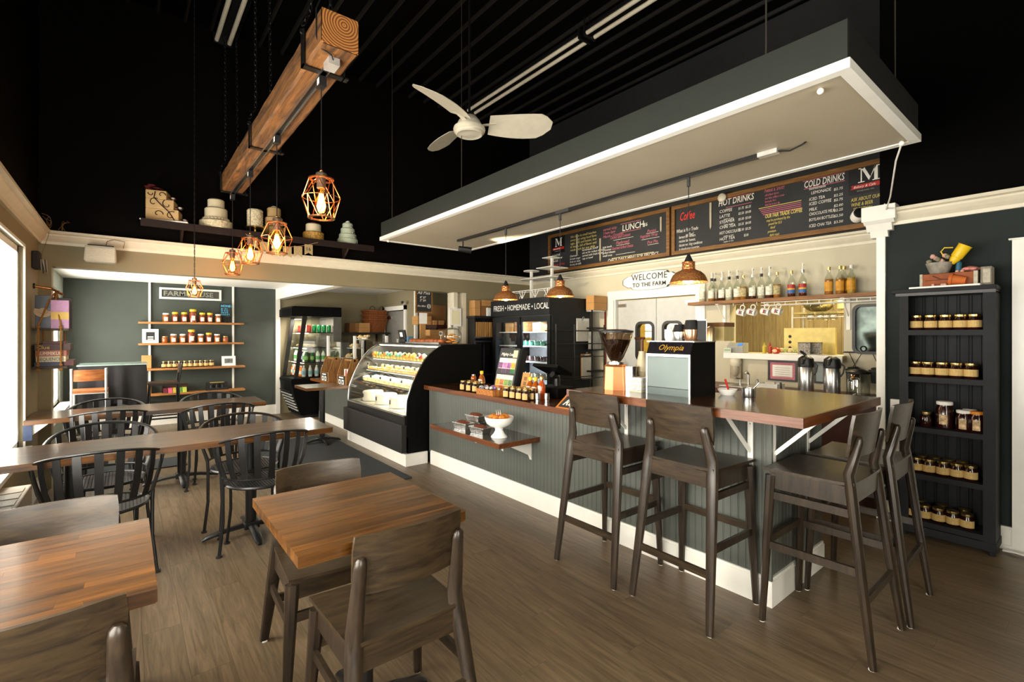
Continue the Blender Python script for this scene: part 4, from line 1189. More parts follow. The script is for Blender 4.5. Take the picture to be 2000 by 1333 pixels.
book('red bound book pushed in at the lower right of the hanging stack', -0.42, -0.355, zB + 0.002, zB + 0.05, HSY - 0.004, HSY + 0.22, M('oxblood_cover', '#4a1210', 0.5), 'cookbook', 'book')
# dark wooden ornament on the wall above the pipe
q = at(70, 515, y=5.75)
t = thing('wall_ornament', 'dark carved ornament with pale tassels on the wall above the copper pipe', 'ornament', (XL, 5.75, q.z))
MB().box(XL, 5.66, q.z - 0.05, XL + 0.05, 5.80, q.z + 0.10).obj('block', M('charred_wood', '#1d1712', 0.7, var=0.4), t, world=True, bevel=0.01)
for k in range(6):
    MB().tube([(XL + 0.045 + 0.008 * k, 5.68 + 0.01 * (k % 3), q.z + 0.03), (XL + 0.055 + 0.009 * k, 5.675, q.z - 0.06 - 0.015 * (k % 3))], [0.008, 0.003], 6).obj('tassel', M('ash_grey_tassel', '#9a968c' if k % 2 else '#3a342c', 0.8) if False else (M('ash_grey_tassel', '#9a968c', 0.8) if k % 2 else M('dark_tassel', '#3a342c', 0.8)), t, world=True)
# dried sprigs and wires on the crown corner
t = thing('dried_sprigs', 'tangle of dried sprigs and thin wire on the crown moulding in the corner', 'sprigs', (-0.5, 6.0, ZCR1))
for k in range(9):
    a = random.Random(k)
    x_, y_ = -0.56 + 0.13 * a.random(), 5.75 + 0.3 * a.random()
    pts = [(x_, y_, ZCR1 + 0.004)]
    for j in range(4):
        pts.append((pts[-1][0] + (a.random() - 0.45) * 0.06, pts[-1][1] + (a.random() - 0.6) * 0.09, pts[-1][2] + (0.035 if j < 2 else -0.008) * a.random() + 0.012))
    MB().tube(pts, 0.0025, 5).obj('sprig', M('dry_twig', '#6a5030', 0.8), t, world=True)
MB().tube([(-0.54, 6.0, ZCR1 + 0.004), (-0.545, 5.98, ZCR1 - 0.06), (-0.585, 5.99, 2.15), (-0.60, 6.02, 2.05)], 0.002, 5).obj('wire', M('tan_wire', '#8a6a3a', 0.6), t, world=True)
# baseboard heater below the near window
t = thing('convector_heater', 'off-white convector heater under the window behind the metal chair', 'heater', (XL, 3.4, 0))
HEAT = M('heater_enamel', '#b8ad98', 0.45, var=0.05)
MB().box(XL + 0.02, 2.75, 0.06, XL + 0.17, 4.15, 0.50).obj('casing', HEAT, t, world=True, bevel=0.008)
MB().box(XL + 0.06, 4.149, 0.14, XL + 0.13, 4.156, 0.42).obj('end_recess', M('heater_recess', '#8d8473', 0.6), t, world=True)
MB().box(XL + 0.02, 2.80, 0.0, XL + 0.15, 4.10, 0.06).obj('plinth', BLACKPL, t, world=True)
for k in range(9):
    MB().box(XL + 0.05, 2.85 + 0.14 * k, 0.498, XL + 0.15, 2.95 + 0.14 * k, 0.504).obj('vent_slat', HEAT, t, world=True)
# rugs
t = MB().box(1.16, 4.30, 0.0, 2.20, 6.92, 0.012).obj('rug', RUG)
tag(t, 'charcoal runner mat on the floor before the display case', 'rug')
t = MB().box(-0.5, 6.28, 0.0, 0.52, 6.74, 0.012).obj('rug', RUG)
tag(t, 'charcoal mat on the floor behind the farther long table', 'rug')
# FARMHOUSE wall: standards, shelves, sign
WY = YF - 0.02
for lab, u in (('white slotted shelf standard, the left upright on the green wall', 292), ('white slotted shelf standard, the right upright on the green wall', 455)):
    xx = at(u, 600, y=WY).x
    t = thing('shelf_standard', lab, 'shelf upright', (xx, WY, 0.4), 0, 'white shelf standards')
    MB().box(-0.014, -0.012, 0.0, 0.014, 0.018, ZA - 0.42).obj('channel', WHITE, t)
    for k in range(4):
        MB().prism([(0.0, 0.0), (-0.20, 0.0), (-0.20, -0.012), (0.0, -0.04)], 'YZ', -0.006, 0.006).obj('arm', WHITE, t)
        t.children[-1].location = (0, -0.012, (1.615, 1.29, 0.90, 0.51)[k] - 0.4 - 0.032)
FS = []
for k, (v, lab) in enumerate(((628, 'top pine shelf of tall honey jars on the green wall'), (671, 'second pine shelf of honey jars on the green wall'), (718, 'third pine shelf holding a row of small preserve jars'), (766, 'lowest pine shelf on the green wall with tea boxes'))):
    z = (1.615, 1.29, 0.90, 0.51)[k]
    o = MB().box(-0.70, -0.11, -0.03, 0.70, 0.11, 0.0).obj('wall_shelf', SHELFW, bevel=0.003)
    o.location = (0.845 + (0.02 if k > 1 else 0), WY - 0.125, z)
    tag(o, lab, 'shelf', 'pine shelves on the green wall')
    FS.append(z)
def jar(name, r, h, mat, lidmat, lid_h, label_mat, lr, cap=None, style='jar', n=16):
    """generic filled jar, origin at its base; label faces local -y"""
    t = thing(name, '', 'jar', (0, 0, 0))
    bh = h - lid_h
    if style == 'jar':
        prof = [(r * 0.9, 0), (r, 0.006), (r, bh * 0.80), (r * 0.80, bh * 0.93), (r * 0.80, bh)]
    elif style == 'bottle':
        prof = [(r * 0.9, 0), (r, 0.006), (r, bh * 0.62), (r * 0.75, bh * 0.80), (r * 0.42, bh * 0.92), (r * 0.42, bh)]
    elif style == 'bear':
        prof = [(r * 0.85, 0), (r, 0.01), (r * 0.9, bh * 0.3), (r, bh * 0.45), (r * 0.7, bh * 0.6), (r * 0.8, bh * 0.75), (r * 0.75, bh * 0.9), (r * 0.45, bh)]
    MB().lathe(prof, n).obj('glass_body', mat, t, smooth=True)
    lw = (0.86 if style == 'jar' else 0.5) * r
    MB().lathe([(lw, bh - 0.002), (lw * 1.04, bh + 0.002), (lw * 1.04, h - 0.003), (lw * 0.9, h)], n).obj('lid', lidmat, t, smooth=True)
    if label_mat:
        w, z0, z1 = lr
        g = [[(1.015 * r * math.sin(a), -1.015 * r * math.cos(a), zz) for zz in (z0 * h, z1 * h)] for a in [w * (-1 + 2 * i / 8) for i in range(9)]]
        MB().sheet(g, 0.0012, (0, -1, 0)).obj('label', label_mat, t)
    return t
honeyjar = jar('honey_jar', 0.045, 0.16, HONEYR, YELLOW, 0.03, WHITELBL, (0.55, 0.12, 0.52))
honeyjar2 = jar('honey_jar', 0.045, 0.14, HONEY, PAPER, 0.022, WHITELBL, (0.55, 0.12, 0.55))
honeytall = jar('honey_jar', 0.052, 0.21, HONEYR, YELLOW, 0.035, WHITELBL, (0.5, 0.15, 0.5))
honeycup = jar('honey_jar', 0.040, 0.105, HONEY, GOLD, 0.012, None, None)
jamjar = jar('jam_jar', 0.037, 0.105, JAM, GOLD, 0.016, CREAMLBL, (1.35, 0.16, 0.60))
def putrow(protos, items, y, group, fmt, rz=0.0, cat=None):
    """items: (prototype index, x, z); labels take the ordinal of each"""
    for i, (k, x_, z_) in enumerate(items):
        c = clone(protos[k], fmt % ORD[i], (x_, y, z_), rz, group)
        if cat:
            c['category'] = cat
jy = WY - 0.13
def fx(u, v=620):
    return at(u, v, y=jy).x
putrow([honeyjar2, honeyjar, honeytall], [(0, fx(324), FS[0]), (1, fx(342), FS[0]), (1, fx(360), FS[0]), (2, fx(377), FS[0]), (1, fx(395), FS[0]), (1, fx(410), FS[0]), (0, fx(426), FS[0])], jy, 'honey jars on the top wall shelf', '%s honey jar from the left on the top pine shelf')
putrow([honeyjar2, honeyjar, honeytall, honeycup], [(3, fx(322), FS[1]), (0, fx(339), FS[1]), (0, fx(357), FS[1]), (2, fx(374), FS[1]), (0, fx(392), FS[1]), (1, fx(408), FS[1]), (0, fx(424), FS[1]), (3, fx(440), FS[1])], jy, 'honey jars on the second wall shelf', '%s honey jar from the left on the second pine shelf')
putrow([jamjar], [(0, fx(321 + 10.2 * k), FS[2]) for k in range(10)], jy, 'preserve jars on the third wall shelf', '%s small preserve jar from the left on the third pine shelf')
def frame_sign(name, lab, cx, z0, w, h, y, fw, fm, im, cat='picture frame', lean=0.12):
    t = thing(name, lab, cat, (cx, y, z0))
    q = Matrix.Rotation(lean, 3, 'X')
    def pl(mb):
        mb.v = [tuple(q @ Vector(p)) for p in mb.v]
        return mb
    pl(MB().box(-w / 2, -0.01, 0, w / 2, 0.01, fw).box(-w / 2, -0.01, h - fw, w / 2, 0.01, h).box(-w / 2, -0.01, fw, -w / 2 + fw, 0.01, h - fw).box(w / 2 - fw, -0.01, fw, w / 2, 0.01, h - fw)).obj('frame', fm, t)
    p = pl(MB().box(-w / 2 + fw, -0.003, fw, w / 2 - fw, 0.006, h - fw)).obj('panel', im, t)
    return t, p, q
t, p, q = frame_sign('picture_frame', 'white framed black print leaning at the left of the second pine shelf', fx(294), FS[1], 0.20, 0.215, jy + 0.02, 0.045, PAPER, M('black_print', '#1e2022', 0.7, var=0.6, scale=25), lean=-0.1)
for k in range(3):
    MB().box(-0.035, 0.0 + 0.002 * k, 0.055 + 0.02 * k, 0.035, 0.008 + 0.002 * k, 0.063 + 0.02 * k).obj('print_line', PAPER, p)
t, p, q = frame_sign('picture_frame', 'white framed grey landscape print at the right of the third pine shelf', fx(447), FS[2], 0.20, 0.16, jy + 0.02, 0.04, PAPER, M('grey_print', '#6a6e6e', 0.7, var=0.6, scale=20), lean=-0.1)
t, p, q = frame_sign('chalk_sign', 'small black sign lettered HONEY in blue chalk on the top shelf', fx(441), FS[0] + 0.10, 0.165, 0.225, jy + 0.03, 0.006, M('black_paint_frame', '#141516', 0.6), CHALK, 'sign', 0.0)
text('HONEY', (-0.068, -0.006, 0.165), 0.050, CHB, p, '-Y', world=False, bold=0.0012)
text('jar  $ 6\nqt  $ 12\npint $ 8\ncomb $ 9', (-0.066, -0.008, 0.125), 0.032, CHB, p, '-Y', world=False, bold=0.0008)
for s_ in (-1, 1):
    MB().tube([(0.05 * s_, 0.01, 0.02), (0.02 * s_, -0.03, -0.10)], 0.006, 6).tube([(0.02 * s_, 0.02, 0.02), (0.05 * s_, 0.04, -0.10)], 0.006, 6).obj('easel_leg', BLACKMET, t)
fx0, fx1 = at(311, 560, y=WY).x, at(432, 590, y=WY).x
t = thing('farmhouse_sign', 'white framed metal sign lettered FARMHOUSE on the green wall', 'sign', ((fx0 + fx1) / 2, WY, 2.0))
za, zb = 1.985, 2.165
MB().box(fx0 + 0.03, WY - 0.004, za + 0.03, fx1 - 0.03, WY + 0.018, zb - 0.03).obj('panel', M('dark_tin', '#3c3f38', 0.6, var=0.2), t, world=True)
MB().box(fx0, WY - 0.02, za, fx1, WY + 0.018, za + 0.03).box(fx0, WY - 0.02, zb - 0.03, fx1, WY + 0.018, zb).box(fx0, WY - 0.02, za + 0.03, fx0 + 0.03, WY + 0.018, zb - 0.03).box(fx1 - 0.03, WY - 0.02, za + 0.03, fx1, WY + 0.018, zb - 0.03).obj('frame', M('chipped_white_paint', '#e8e6de', 0.6, var=0.12, scale=30), t, world=True)
text('FARMHOUSE', (fx0 + 0.05, WY - 0.006, za + 0.055), 0.105, M('galvanised_letter', '#8d8f84', 0.45, metal=0.4), t, '-Y', depth=0.006, wide=(fx1 - fx0 - 0.10) / 0.66, bold=0.002, space=1.0)
# small things on the lower wall shelves
t = thing('tea_box', 'clear box of pink and green tea tins on the lowest pine shelf', 'tea box', (fx(342), jy, FS[3]))
MB().box(-0.17, 0.07, 0, 0.17, 0.075, 0.13).box(-0.17, -0.06, 0, -0.166, 0.075, 0.13).box(0.166, -0.06, 0, 0.17, 0.075, 0.13).obj('clear_case', M('smoked_acrylic', '#3a2620', 0.2), t)
for k, c in enumerate(('#6a2030', '#c85a7a', '#c8b040', '#5a8a3c', '#b8c850')):
    MB().box(-0.155 + 0.062 * k, -0.055, 0, -0.10 + 0.062 * k, 0.04, 0.075).obj('tin', M('tea_tin_%d' % k, c, 0.5, var=0.2, scale=40), t)
t = thing('display_basket', 'dark tray with a gold bar on the lowest pine shelf', 'tray', (fx(424), jy, FS[3]))
MB().box(-0.16, -0.06, 0, 0.16, 0.06, 0.04).box(-0.15, 0.02, 0.04, 0.15, 0.06, 0.125).obj('tray', BLACKPL, t)
MB().box(-0.10, -0.01, 0.115, 0.10, 0.02, 0.13).obj('gold_bar', GOLD, t)
for k in range(3):
    MB().lathe([(0.03, 0.04), (0.03, 0.09), (0.012, 0.10)], 12, (-0.08 + 0.08 * k, -0.02, 0)).obj('dark_jar', BLACKPL, t, smooth=True)
for k, (u, z_) in enumerate(((286, FS[2]), (286, FS[3]))):
    t = MB().box(-0.06, -0.02, 0, 0.06, 0.02, 0.20 if k == 0 else 0.17).obj('brochure_box', KRAFT)
    t.location = (fx(u), jy + 0.05, z_)
    tag(t, ('kraft brochure box beside the left upright on the third pine shelf', 'kraft brochure box beside the left upright on the lowest pine shelf')[k], 'box', 'kraft brochure boxes')
# tall cloth-covered table and bar chairs in the alcove
t = thing('covered_table', 'tall table draped in black cloth before the green wall', 'table', (-0.12, 8.02, 0))
cloth = []
nn = 64
for i in range(nn):
    a = 2 * PI * i / nn
    rx, ry = 0.325, 0.30
    cx_, sx_ = math.cos(a), math.sin(a)
    k = max(abs(cx_), abs(sx_))
    x_, y_ = rx * cx_ / k, ry * sx_ / k
    w = 0.018 * math.sin(13 * a)
    nx, ny = (cx_, sx_)
    cloth.append([(x_, y_, 1.035), (x_ * 1.01 + nx * w * 0.3, y_ * 1.01 + ny * w * 0.3, 0.98), (x_ * 1.0 + nx * w, y_ * 1.0 + ny * w, 0.70), (x_ * 0.96 + nx * w * 1.4, y_ * 0.96 + ny * w * 1.4, 0.52 + 0.04 * math.sin(3 * a))])
vs = [p for row in cloth for p in row]
fs = [(i * 4 + j, ((i + 1) % nn) * 4 + j, ((i + 1) % nn) * 4 + j + 1, i * 4 + j + 1) for i in range(nn) for j in range(3)]
fs.append(tuple(i * 4 for i in range(nn)))
MB().add(vs, fs).obj('tablecloth', M('black_cloth', (0.006, 0.006, 0.008), 0.8, var=0.3), t, smooth=True)
MB().box(-0.34, -0.31, 1.036, 0.34, 0.31, 1.050).obj('glass_top', M('pale_glass_top', '#7f938c', 0.1), t, bevel=0.003)
MB().cyl((0, 0, 0.03), (0, 0, 1.03), 0.04).box(-0.25, -0.25, 0, 0.25, 0.25, 0.03).obj('pedestal', BLACKMET, t)
def bar_chair(lab, loc, rz, mat, wm):
    t = thing('bar_chair', lab, 'chair', loc, rz, 'bar-height chairs in the alcove')
    for s in (-1, 1):
        MB().tube([(s * 0.155, -0.20, 0), (s * 0.155, -0.17, 0.40), (s * 0.150, -0.16, 0.76), (s * 0.150, -0.20, 1.03)], 0.013, 8).obj('back_post', mat, t, smooth=True)
        MB().tube([(s * 0.155, 0.19, 0), (s * 0.150, 0.15, 0.74)], 0.013, 8).obj('front_leg', mat, t, smooth=True)
        MB().box(s * 0.155 - 0.008, -0.18, 0.28, s * 0.155 + 0.008, 0.18, 0.30).obj('stretcher', mat, t)
    MB().box(-0.15, 0.162, 0.32, 0.15, 0.178, 0.34).box(-0.15, -0.19, 0.24, 0.15, -0.178, 0.26).obj('foot_rail', mat, t)
    MB().box(-0.165, -0.17, 0.735, 0.165, 0.17, 0.745).obj('seat_frame', mat, t)
    MB().box(-0.165, -0.17, 0.745, 0.165, 0.17, 0.775).obj('seat', wm, t, bevel=0.005)
    MB().sheet([[(-0.15 + 0.30 * j / 6, -0.185 - 0.012 * i + 0.02 * (j / 3 - 1) ** 2 - 0.012, 0.885 + 0.13 * i) for j in range(7)] for i in range(2)], 0.012, (0, 1, 0)).obj('backrest', wm, t, smooth=True)
    return t
RED = wood('reddish_chair_wood', '#7a4220', '#b9743c', 0.4, axis='X', stretch=9, scale=5, coat=0.2)
bar_chair('steel framed bar chair with a reddish wood back panel at the cloth-covered table', (-0.33, 7.52, 0), 0.0, GALV, RED)
bar_chair('dark bar chair seen side-on at the right of the cloth-covered table', (0.40, 8.12, 0), PI / 2, BLACKMET, wood('dark_chair_wood', '#2a1a10', '#4a2c18', 0.4, axis='X', stretch=9, scale=5))

# ================================================================ OPEN COOLER, LEDGE AND PASTRY CASES
mc_ = thing('open_cooler', 'tall black open-front drinks cooler beside the green wall', 'cooler', (2.6, 8.9, 0))
MY0, MY1 = 8.52, 9.30
side = [(2.30, 0.0), (2.20, 0.35), (2.14, 0.66), (2.19, 0.72), (2.36, 1.70), (2.36, 1.72), (2.98, 1.72), (2.98, 0.0)]
MB().prism([(2.30, 0.05), (2.20, 0.35), (2.14, 0.64), (2.16, 0.68), (2.98, 0.68), (2.98, 0.05)], 'XZ', MY0, MY1).obj('base_cabinet', BLACKFL, mc_, world=True)
MB().box(2.33, MY0 + 0.02, 0, 2.96, MY1 - 0.02, 0.05).obj('plinth', BLACKPL, mc_, world=True)
MB().prism([(2.14, 1.73), (2.14, 1.86), (2.18, 1.90), (2.98, 1.90), (2.98, 1.73)], 'XZ', MY0 - 0.01, MY1 + 0.01).obj('top_canopy', BLACKFL, mc_, world=True, bevel=0.01)
MB().box(2.84, MY0, 0.68, 2.98, MY1, 1.73).obj('back_panel', M('cooler_lining', '#5c5a54', 0.5), mc_, world=True)
for y_ in (MY0, MY1 - 0.03):
    MB().prism([(2.19, 0.68), (2.25, 0.68), (2.40, 1.73), (2.33, 1.73)], 'XZ', y_, y_ + 0.03).obj('front_post', BLACKMET, mc_, world=True)
    MB().prism([(2.25, 0.68), (2.84, 0.68), (2.84, 1.73), (2.40, 1.73)], 'XZ', y_ + 0.010, y_ + 0.016).obj('side_pane', CGLASS, mc_, world=True)
for k in range(7):
    z = 0.12 + 0.055 * k
    MB().box(2.265 - 0.025 * k * 0.9, MY0 + 0.06, z, 2.285 - 0.025 * k * 0.9, MY1 - 0.06, z + 0.02).obj('grille_slat', GALV if k < 6 else BLACKMET, mc_, world=True)
LEDM = emission('shelf_led_strip', '#fff0d4', 9)
CZ = (0.70, 0.95, 1.20, 1.46)
for z in CZ[1:]:
    x0 = 2.25 + (z - 0.68) * 0.143 + 0.05
    MB().box(x0, MY0 + 0.035, z - 0.014, 2.84, MY1 - 0.035, z).obj('shelf', BLACKMET, mc_, world=True)
    MB().box(x0, MY0 + 0.04, z - 0.024, x0 + 0.02, MY1 - 0.04, z - 0.014).obj('shelf_light', LEDM, mc_, world=True)
light('cooler_light', 'AREA', (2.5, 8.9, 1.71), 24, (1, 0.93, 0.8), 0.6, 0.08, rot=(0, 0, PI / 2))
def can(name, r, h, col, top):
    t = thing(name, '', 'can', (0, 0, 0))
    MB().lathe([(r * 0.85, 0), (r, 0.008), (r, h - 0.012), (r * 0.85, h - 0.002)], 12).obj('body', col, t, smooth=True)
    MB().lathe([(r * 0.85, h - 0.002), (r * 0.8, h), (0.004, h - 0.002)], 12).obj('top', top, t, smooth=True)
    return t
def pbottle(name, r, h, body, cap, lab):
    t = thing(name, '', 'bottle', (0, 0, 0))
    MB().lathe([(r * 0.9, 0), (r, 0.006), (r, h * 0.62), (r * 0.8, h * 0.76), (r * 0.4, h * 0.88), (r * 0.4, h * 0.94)], 12).obj('body', body, t, smooth=True)
    MB().lathe([(r * 0.46, h * 0.93), (r * 0.46, h), (0.003, h)], 10).obj('cap', cap, t, smooth=True)
    MB().lathe([(r * 1.02, h * 0.20), (r * 1.02, h * 0.52)], 12, caps=False).obj('label', lab, t, smooth=True)
    return t
P_ = {}
for nm, c in (('green', '#1f9a58'), ('red', '#c8382a'), ('orange', '#e0852e'), ('cream', '#e6d3ae')):
    P_[nm] = can('drink_can', 0.036, 0.125, M('can_' + nm, c, 0.3, metal=0.3, var=0.25, scale=40), CHROME)
P_['milk'] = pbottle('drink_bottle', 0.036, 0.20, M('milk_white', '#eef2e6', 0.4), M('leaf_green_cap', '#3aa84a', 0.4), M('green_label', '#5ab05a', 0.5, var=0.3, scale=50))
P_['dark'] = pbottle('drink_bottle', 0.030, 0.19, M('dark_cola_glass', '#1a1420', 0.15), PAPER, M('lilac_label', '#9a96c8', 0.5, var=0.3, scale=50))
P_['juice'] = pbottle('drink_bottle', 0.033, 0.18, M('orange_juice', '#d8761e', 0.2), PAPER, M('juice_label', '#e8d4b0', 0.5, var=0.3, scale=50))
P_['water'] = pbottle('drink_bottle', 0.033, 0.19, M('pale_water_bottle', '#cdd3ce', 0.15), PAPER, M('aqua_label', '#7fb0c0', 0.5, var=0.3, scale=50))
P_['green_b'] = pbottle('drink_bottle', 0.031, 0.19, M('green_bottle', '#2c6a3a', 0.15), PAPER, M('lime_label', '#86b860', 0.5, var=0.3, scale=50))
def rowY(keys, x_, z_, what, y0=8.60, y1=9.22):
    n = len(keys)
    for i, k in enumerate(keys):
        clone(P_[k], '%s %s from the near end %s' % (ORD[i], what[0], what[1]), (x_, y0 + (y1 - y0) * i / max(1, n - 1), z_), 0, what[2])
def rowX(keys, y_, z_, what, x0, x1):
    n = len(keys)
    for i, k in enumerate(keys):
        clone(P_[k], '%s %s counted from the front %s' % (ORD[i], what[0], what[1]), (x0 + (x1 - x0) * i / max(1, n - 1), y_, z_), 0, what[2])
rowY(['red', 'cream', 'cream', 'orange', 'cream', 'red', 'red'], 2.47, CZ[3], ('drink can', 'along the open front of the top cooler shelf', 'cans on the top cooler shelf'), 8.68)
rowX(['red', 'green', 'green', 'green', 'green'], 8.58, CZ[3], ('drink can', 'behind the glass side of the top cooler shelf', 'cans by the cooler side glass'), 2.45, 2.78)
rowY(['milk', 'dark', 'dark', 'milk', 'green_b', 'milk', 'milk'], 2.40, CZ[1], ('drink bottle', 'along the front of the lower cooler shelf', 'bottles on the lower cooler shelf'), 8.68)
rowX(['green_b', 'green_b', 'milk', 'milk', 'milk'], 8.58, CZ[1], ('drink bottle', 'behind the side glass of the lower cooler shelf', 'bottles by the cooler side glass'), 2.40, 2.78)
rowY(['juice', 'juice', 'water', 'green_b', 'juice', 'water', 'juice'], 2.35, CZ[0], ('drink bottle', 'along the front of the cooler floor', 'bottles on the cooler floor'), 8.68)
rowX(['water', 'water', 'water', 'water', 'water'], 8.58, CZ[0], ('water bottle', 'behind the side glass on the cooler floor', 'water bottles by the side glass'), 2.36, 2.78)
BREAD = M('golden_crust', '#c98f42', 0.6, var=0.25, scale=30, bmp=0.3)
BREADP = M('pale_pastry', '#e0c48c', 0.6, var=0.2, scale=30, bmp=0.3)
for i, (x_, y_) in enumerate(((2.50, 8.62), (2.46, 8.85), (2.46, 9.1))):
    t = thing('sandwich', '%s wrapped sandwich from the near end on the middle cooler shelf' % ORD[i], 'sandwich', (x_, y_, CZ[2]), 0, 'sandwiches on the middle cooler shelf')
    MB().blob((0, 0, 0.030), (0.09, 0.05, 0.030), 14, 7).obj('bread', BREADP, t, smooth=True)
    MB().box(-0.08, -0.044, 0.022, 0.08, 0.044, 0.034).obj('filling', M('lettuce_green', '#7a9a4a', 0.6, var=0.4, scale=40), t)
# low ledge wall with wooden top
lw = thing('service_ledge', 'low grey ledge wall with a brown wood top between cooler and display case', 'ledge', (2.62, 7.5, 0))
MB().box(2.56, 6.62, 0, 2.66, 8.36, 0.655).obj('panel', BEAD, lw, world=True)
MB().box(2.545, 6.62, 0, 2.56, 8.36, 0.13).obj('baseboard', WHITE, lw, world=True)
MB().box(2.40, 6.60, 0.655, 3.30, 8.36, 0.69).obj('top', wood('ledge_top_wood', '#5a2c10', '#9a5a26', 0.3, axis='Y', stretch=12, scale=3, coat=0.3), lw, world=True)
MB().box(3.20, 6.62, 0, 3.28, 8.36, 0.655).obj('panel', BEAD, lw, world=True)
t = thing('side_table', 'small butcher block table on a black column next to the ledge', 'table', (1.98, 6.4, 0))
stave_top(t, 1.715, 6.14, 2.235, 6.66, 0.725, 0.76, 0.05, 0.5)
pedestal(t, 2.0, 6.44, 0.725, 0.24)
CADW = wood('caddy_wood', '#6a431c', '#a87a40', 0.6, axis='Z', stretch=8, scale=6, bmp=0.2)
def caddy(lab, x_, y_):
    t = thing('wooden_caddy', lab, 'caddy', (x_, y_, 0.69), 0, 'wooden caddies on the ledge')
    k = 1.42                                     # gables face along y, the labelled tray side faces the room (-x)
    pent = [(-0.085 * k, 0), (0.085 * k, 0), (0.085 * k, 0.10 * k), (0.03 * k, 0.27 * k), (-0.03 * k, 0.27 * k), (-0.085 * k, 0.10 * k)]
    MB().prism(pent, 'XZ', 0.125 * k, 0.137 * k).obj('gable', CADW, t)
    MB().prism(pent, 'XZ', -0.137 * k, -0.125 * k).obj('gable', CADW, t)
    MB().box(-0.085 * k, -0.125 * k, 0, -0.077 * k, 0.125 * k, 0.10 * k).obj('tray_side', CADW, t)
    MB().box(0.077 * k, -0.125 * k, 0, 0.085 * k, 0.125 * k, 0.10 * k).obj('tray_side', CADW, t)
    MB().box(-0.077 * k, -0.125 * k, 0, 0.077 * k, 0.125 * k, 0.01).obj('tray_floor', CADW, t)
    MB().cyl((0, -0.137 * k, 0.25 * k), (0, 0.137 * k, 0.25 * k), 0.011 * k, n=8).obj('handle', CADW, t)
    xl = -0.085 * k
    pl = MB().box(xl - 0.005, -0.10 * k, 0.010, xl, 0.10 * k, 0.095 * k).obj('label_plate', BLACKPL, t)
    for s in (-0.045 * k, 0.045 * k):
        MB().box(xl - 0.007, s - 0.030 * k, 0.014, xl - 0.005, s + 0.030 * k, 0.058 * k).obj('sticker', PAPER, pl)
        MB().box(xl - 0.008, s - 0.014 * k, 0.030, xl - 0.007, s + 0.014 * k, 0.046 * k).obj('sticker_mark', BLACKPL, pl)
    MB().box(xl - 0.007, -0.060 * k, 0.072 * k, xl - 0.005, 0.060 * k, 0.086 * k).obj('caption', PAPER, pl)
    return t
caddy('wooden bottle caddy with black label, the left one on the ledge', 2.535, 7.66)
t2 = caddy('wooden bottle caddy holding red packets, the right one on the ledge', 2.535, 6.90)
for k in range(4):
    MB().box(-0.05, -0.10 + 0.05 * k, 0.02, 0.05, -0.06 + 0.05 * k, 0.215 + 0.012 * (k % 2)).obj('packet', M('red_packet', '#c03a2a', 0.4, var=0.2) if k % 2 == 0 else PAPER, t2)
# glass pastry case with plates on the ledge
pc = thing('pastry_case', 'open glass pastry case with slim white posts on the ledge', 'display case', (2.95, 7.6, 0.69))
for (x_, y_) in ((2.66, 8.25), (2.74, 7.25), (3.26, 7.25), (3.26, 8.25)):
    MB().box(x_ - 0.018, y_ - 0.018, 0.69, x_ + 0.018, y_ + 0.018, 1.40).obj('post', WHITE, pc, world=True)
MB().box(2.66, 7.245, 0.72, 3.26, 7.251, 1.36).obj('pane', CGLASS, pc, world=True)
MB().box(2.665, 7.26, 0.72, 2.671, 8.24, 1.30).obj('pane', CGLASS, pc, world=True)
MB().box(2.68, 7.27, 0.69, 3.24, 8.23, 0.71).obj('deck', BLACKPL, pc, world=True)
PLATES = [('top plate of pale pastries above the glass pastry case', 2.98, 7.55, 1.33), ('second plate of pastries inside the glass pastry case', 2.90, 7.65, 1.19), ('third plate of pastries inside the glass pastry case', 2.84, 7.75, 1.03), ('bottom plate of pastries inside the glass pastry case', 2.95, 7.60, 0.88)]
for k, (lab, x_, y_, z_) in enumerate(PLATES):
    t = thing('pastry_plate', lab, 'plate', (x_, y_, z_), 0, 'plates of pastries in the glass case')
    MB().lathe([(0.05, 0.0), (0.13, 0.012), (0.13, 0.016), (0.04, 0.006)], 24).obj('plate', PAPER, t, smooth=True)
    MB().cyl((0.0, 0.10, -0.15), (0.0, 0.10, 0.002), 0.008, n=8).obj('riser', CHROME, t)
    rr = random.Random(k)
    for j in range(10):
        a = rr.random() * 6.28
        q_ = rr.random() * 0.09
        MB().blob((q_ * math.cos(a), q_ * math.sin(a), 0.03 + 0.018 * (j % 3)), (0.032, 0.026, 0.02), 10, 6, 0.2).obj('pastry', BREADP if j % 3 else M('sugar_white', '#f0e8d4', 0.7), t, smooth=True)

# ================================================================ CURVED DISPLAY CASE
DY0, DY1 = 4.74, 6.50
dc = thing('display_case', 'black curved-glass bakery display case full of cakes and cupcakes', 'display case', (2.85, 5.6, 0))
curve = [(2.36, 0.47), (2.372, 0.70), (2.422, 0.842), (2.493, 0.989), (2.59, 1.137), (2.706, 1.245), (2.87, 1.303)]
sidep = [(2.38, 0.02), (2.38, 0.30), (2.36, 0.31), (2.36, 0.47), (2.372, 0.70), (2.395, 0.77), (2.422, 0.842), (2.455, 0.917), (2.493, 0.989), (2.538, 1.065), (2.59, 1.137), (2.645, 1.198), (2.706, 1.245), (2.78, 1.285), (2.87, 1.303), (3.34, 1.306), (3.36, 0.02)]
for y_ in (DY0, DY1 - 0.04):
    MB().prism(sidep, 'XZ', y_, y_ + 0.04).obj('end_panel', BLACKFL if y_ == DY0 else BLACKPL, dc, world=True)
MB().box(2.30, DY0 + 0.0, 0.14, 2.36, DY1, 0.44).obj('kick_panel', M('black_brown_panel', '#1a1715', 0.55, var=0.1), dc, world=True, bevel=0.004)
MB().box(2.345, DY0 + 0.02, 0.44, 2.40, DY1 - 0.02, 0.53).obj('front_rail', BLACKMET, dc, world=True)
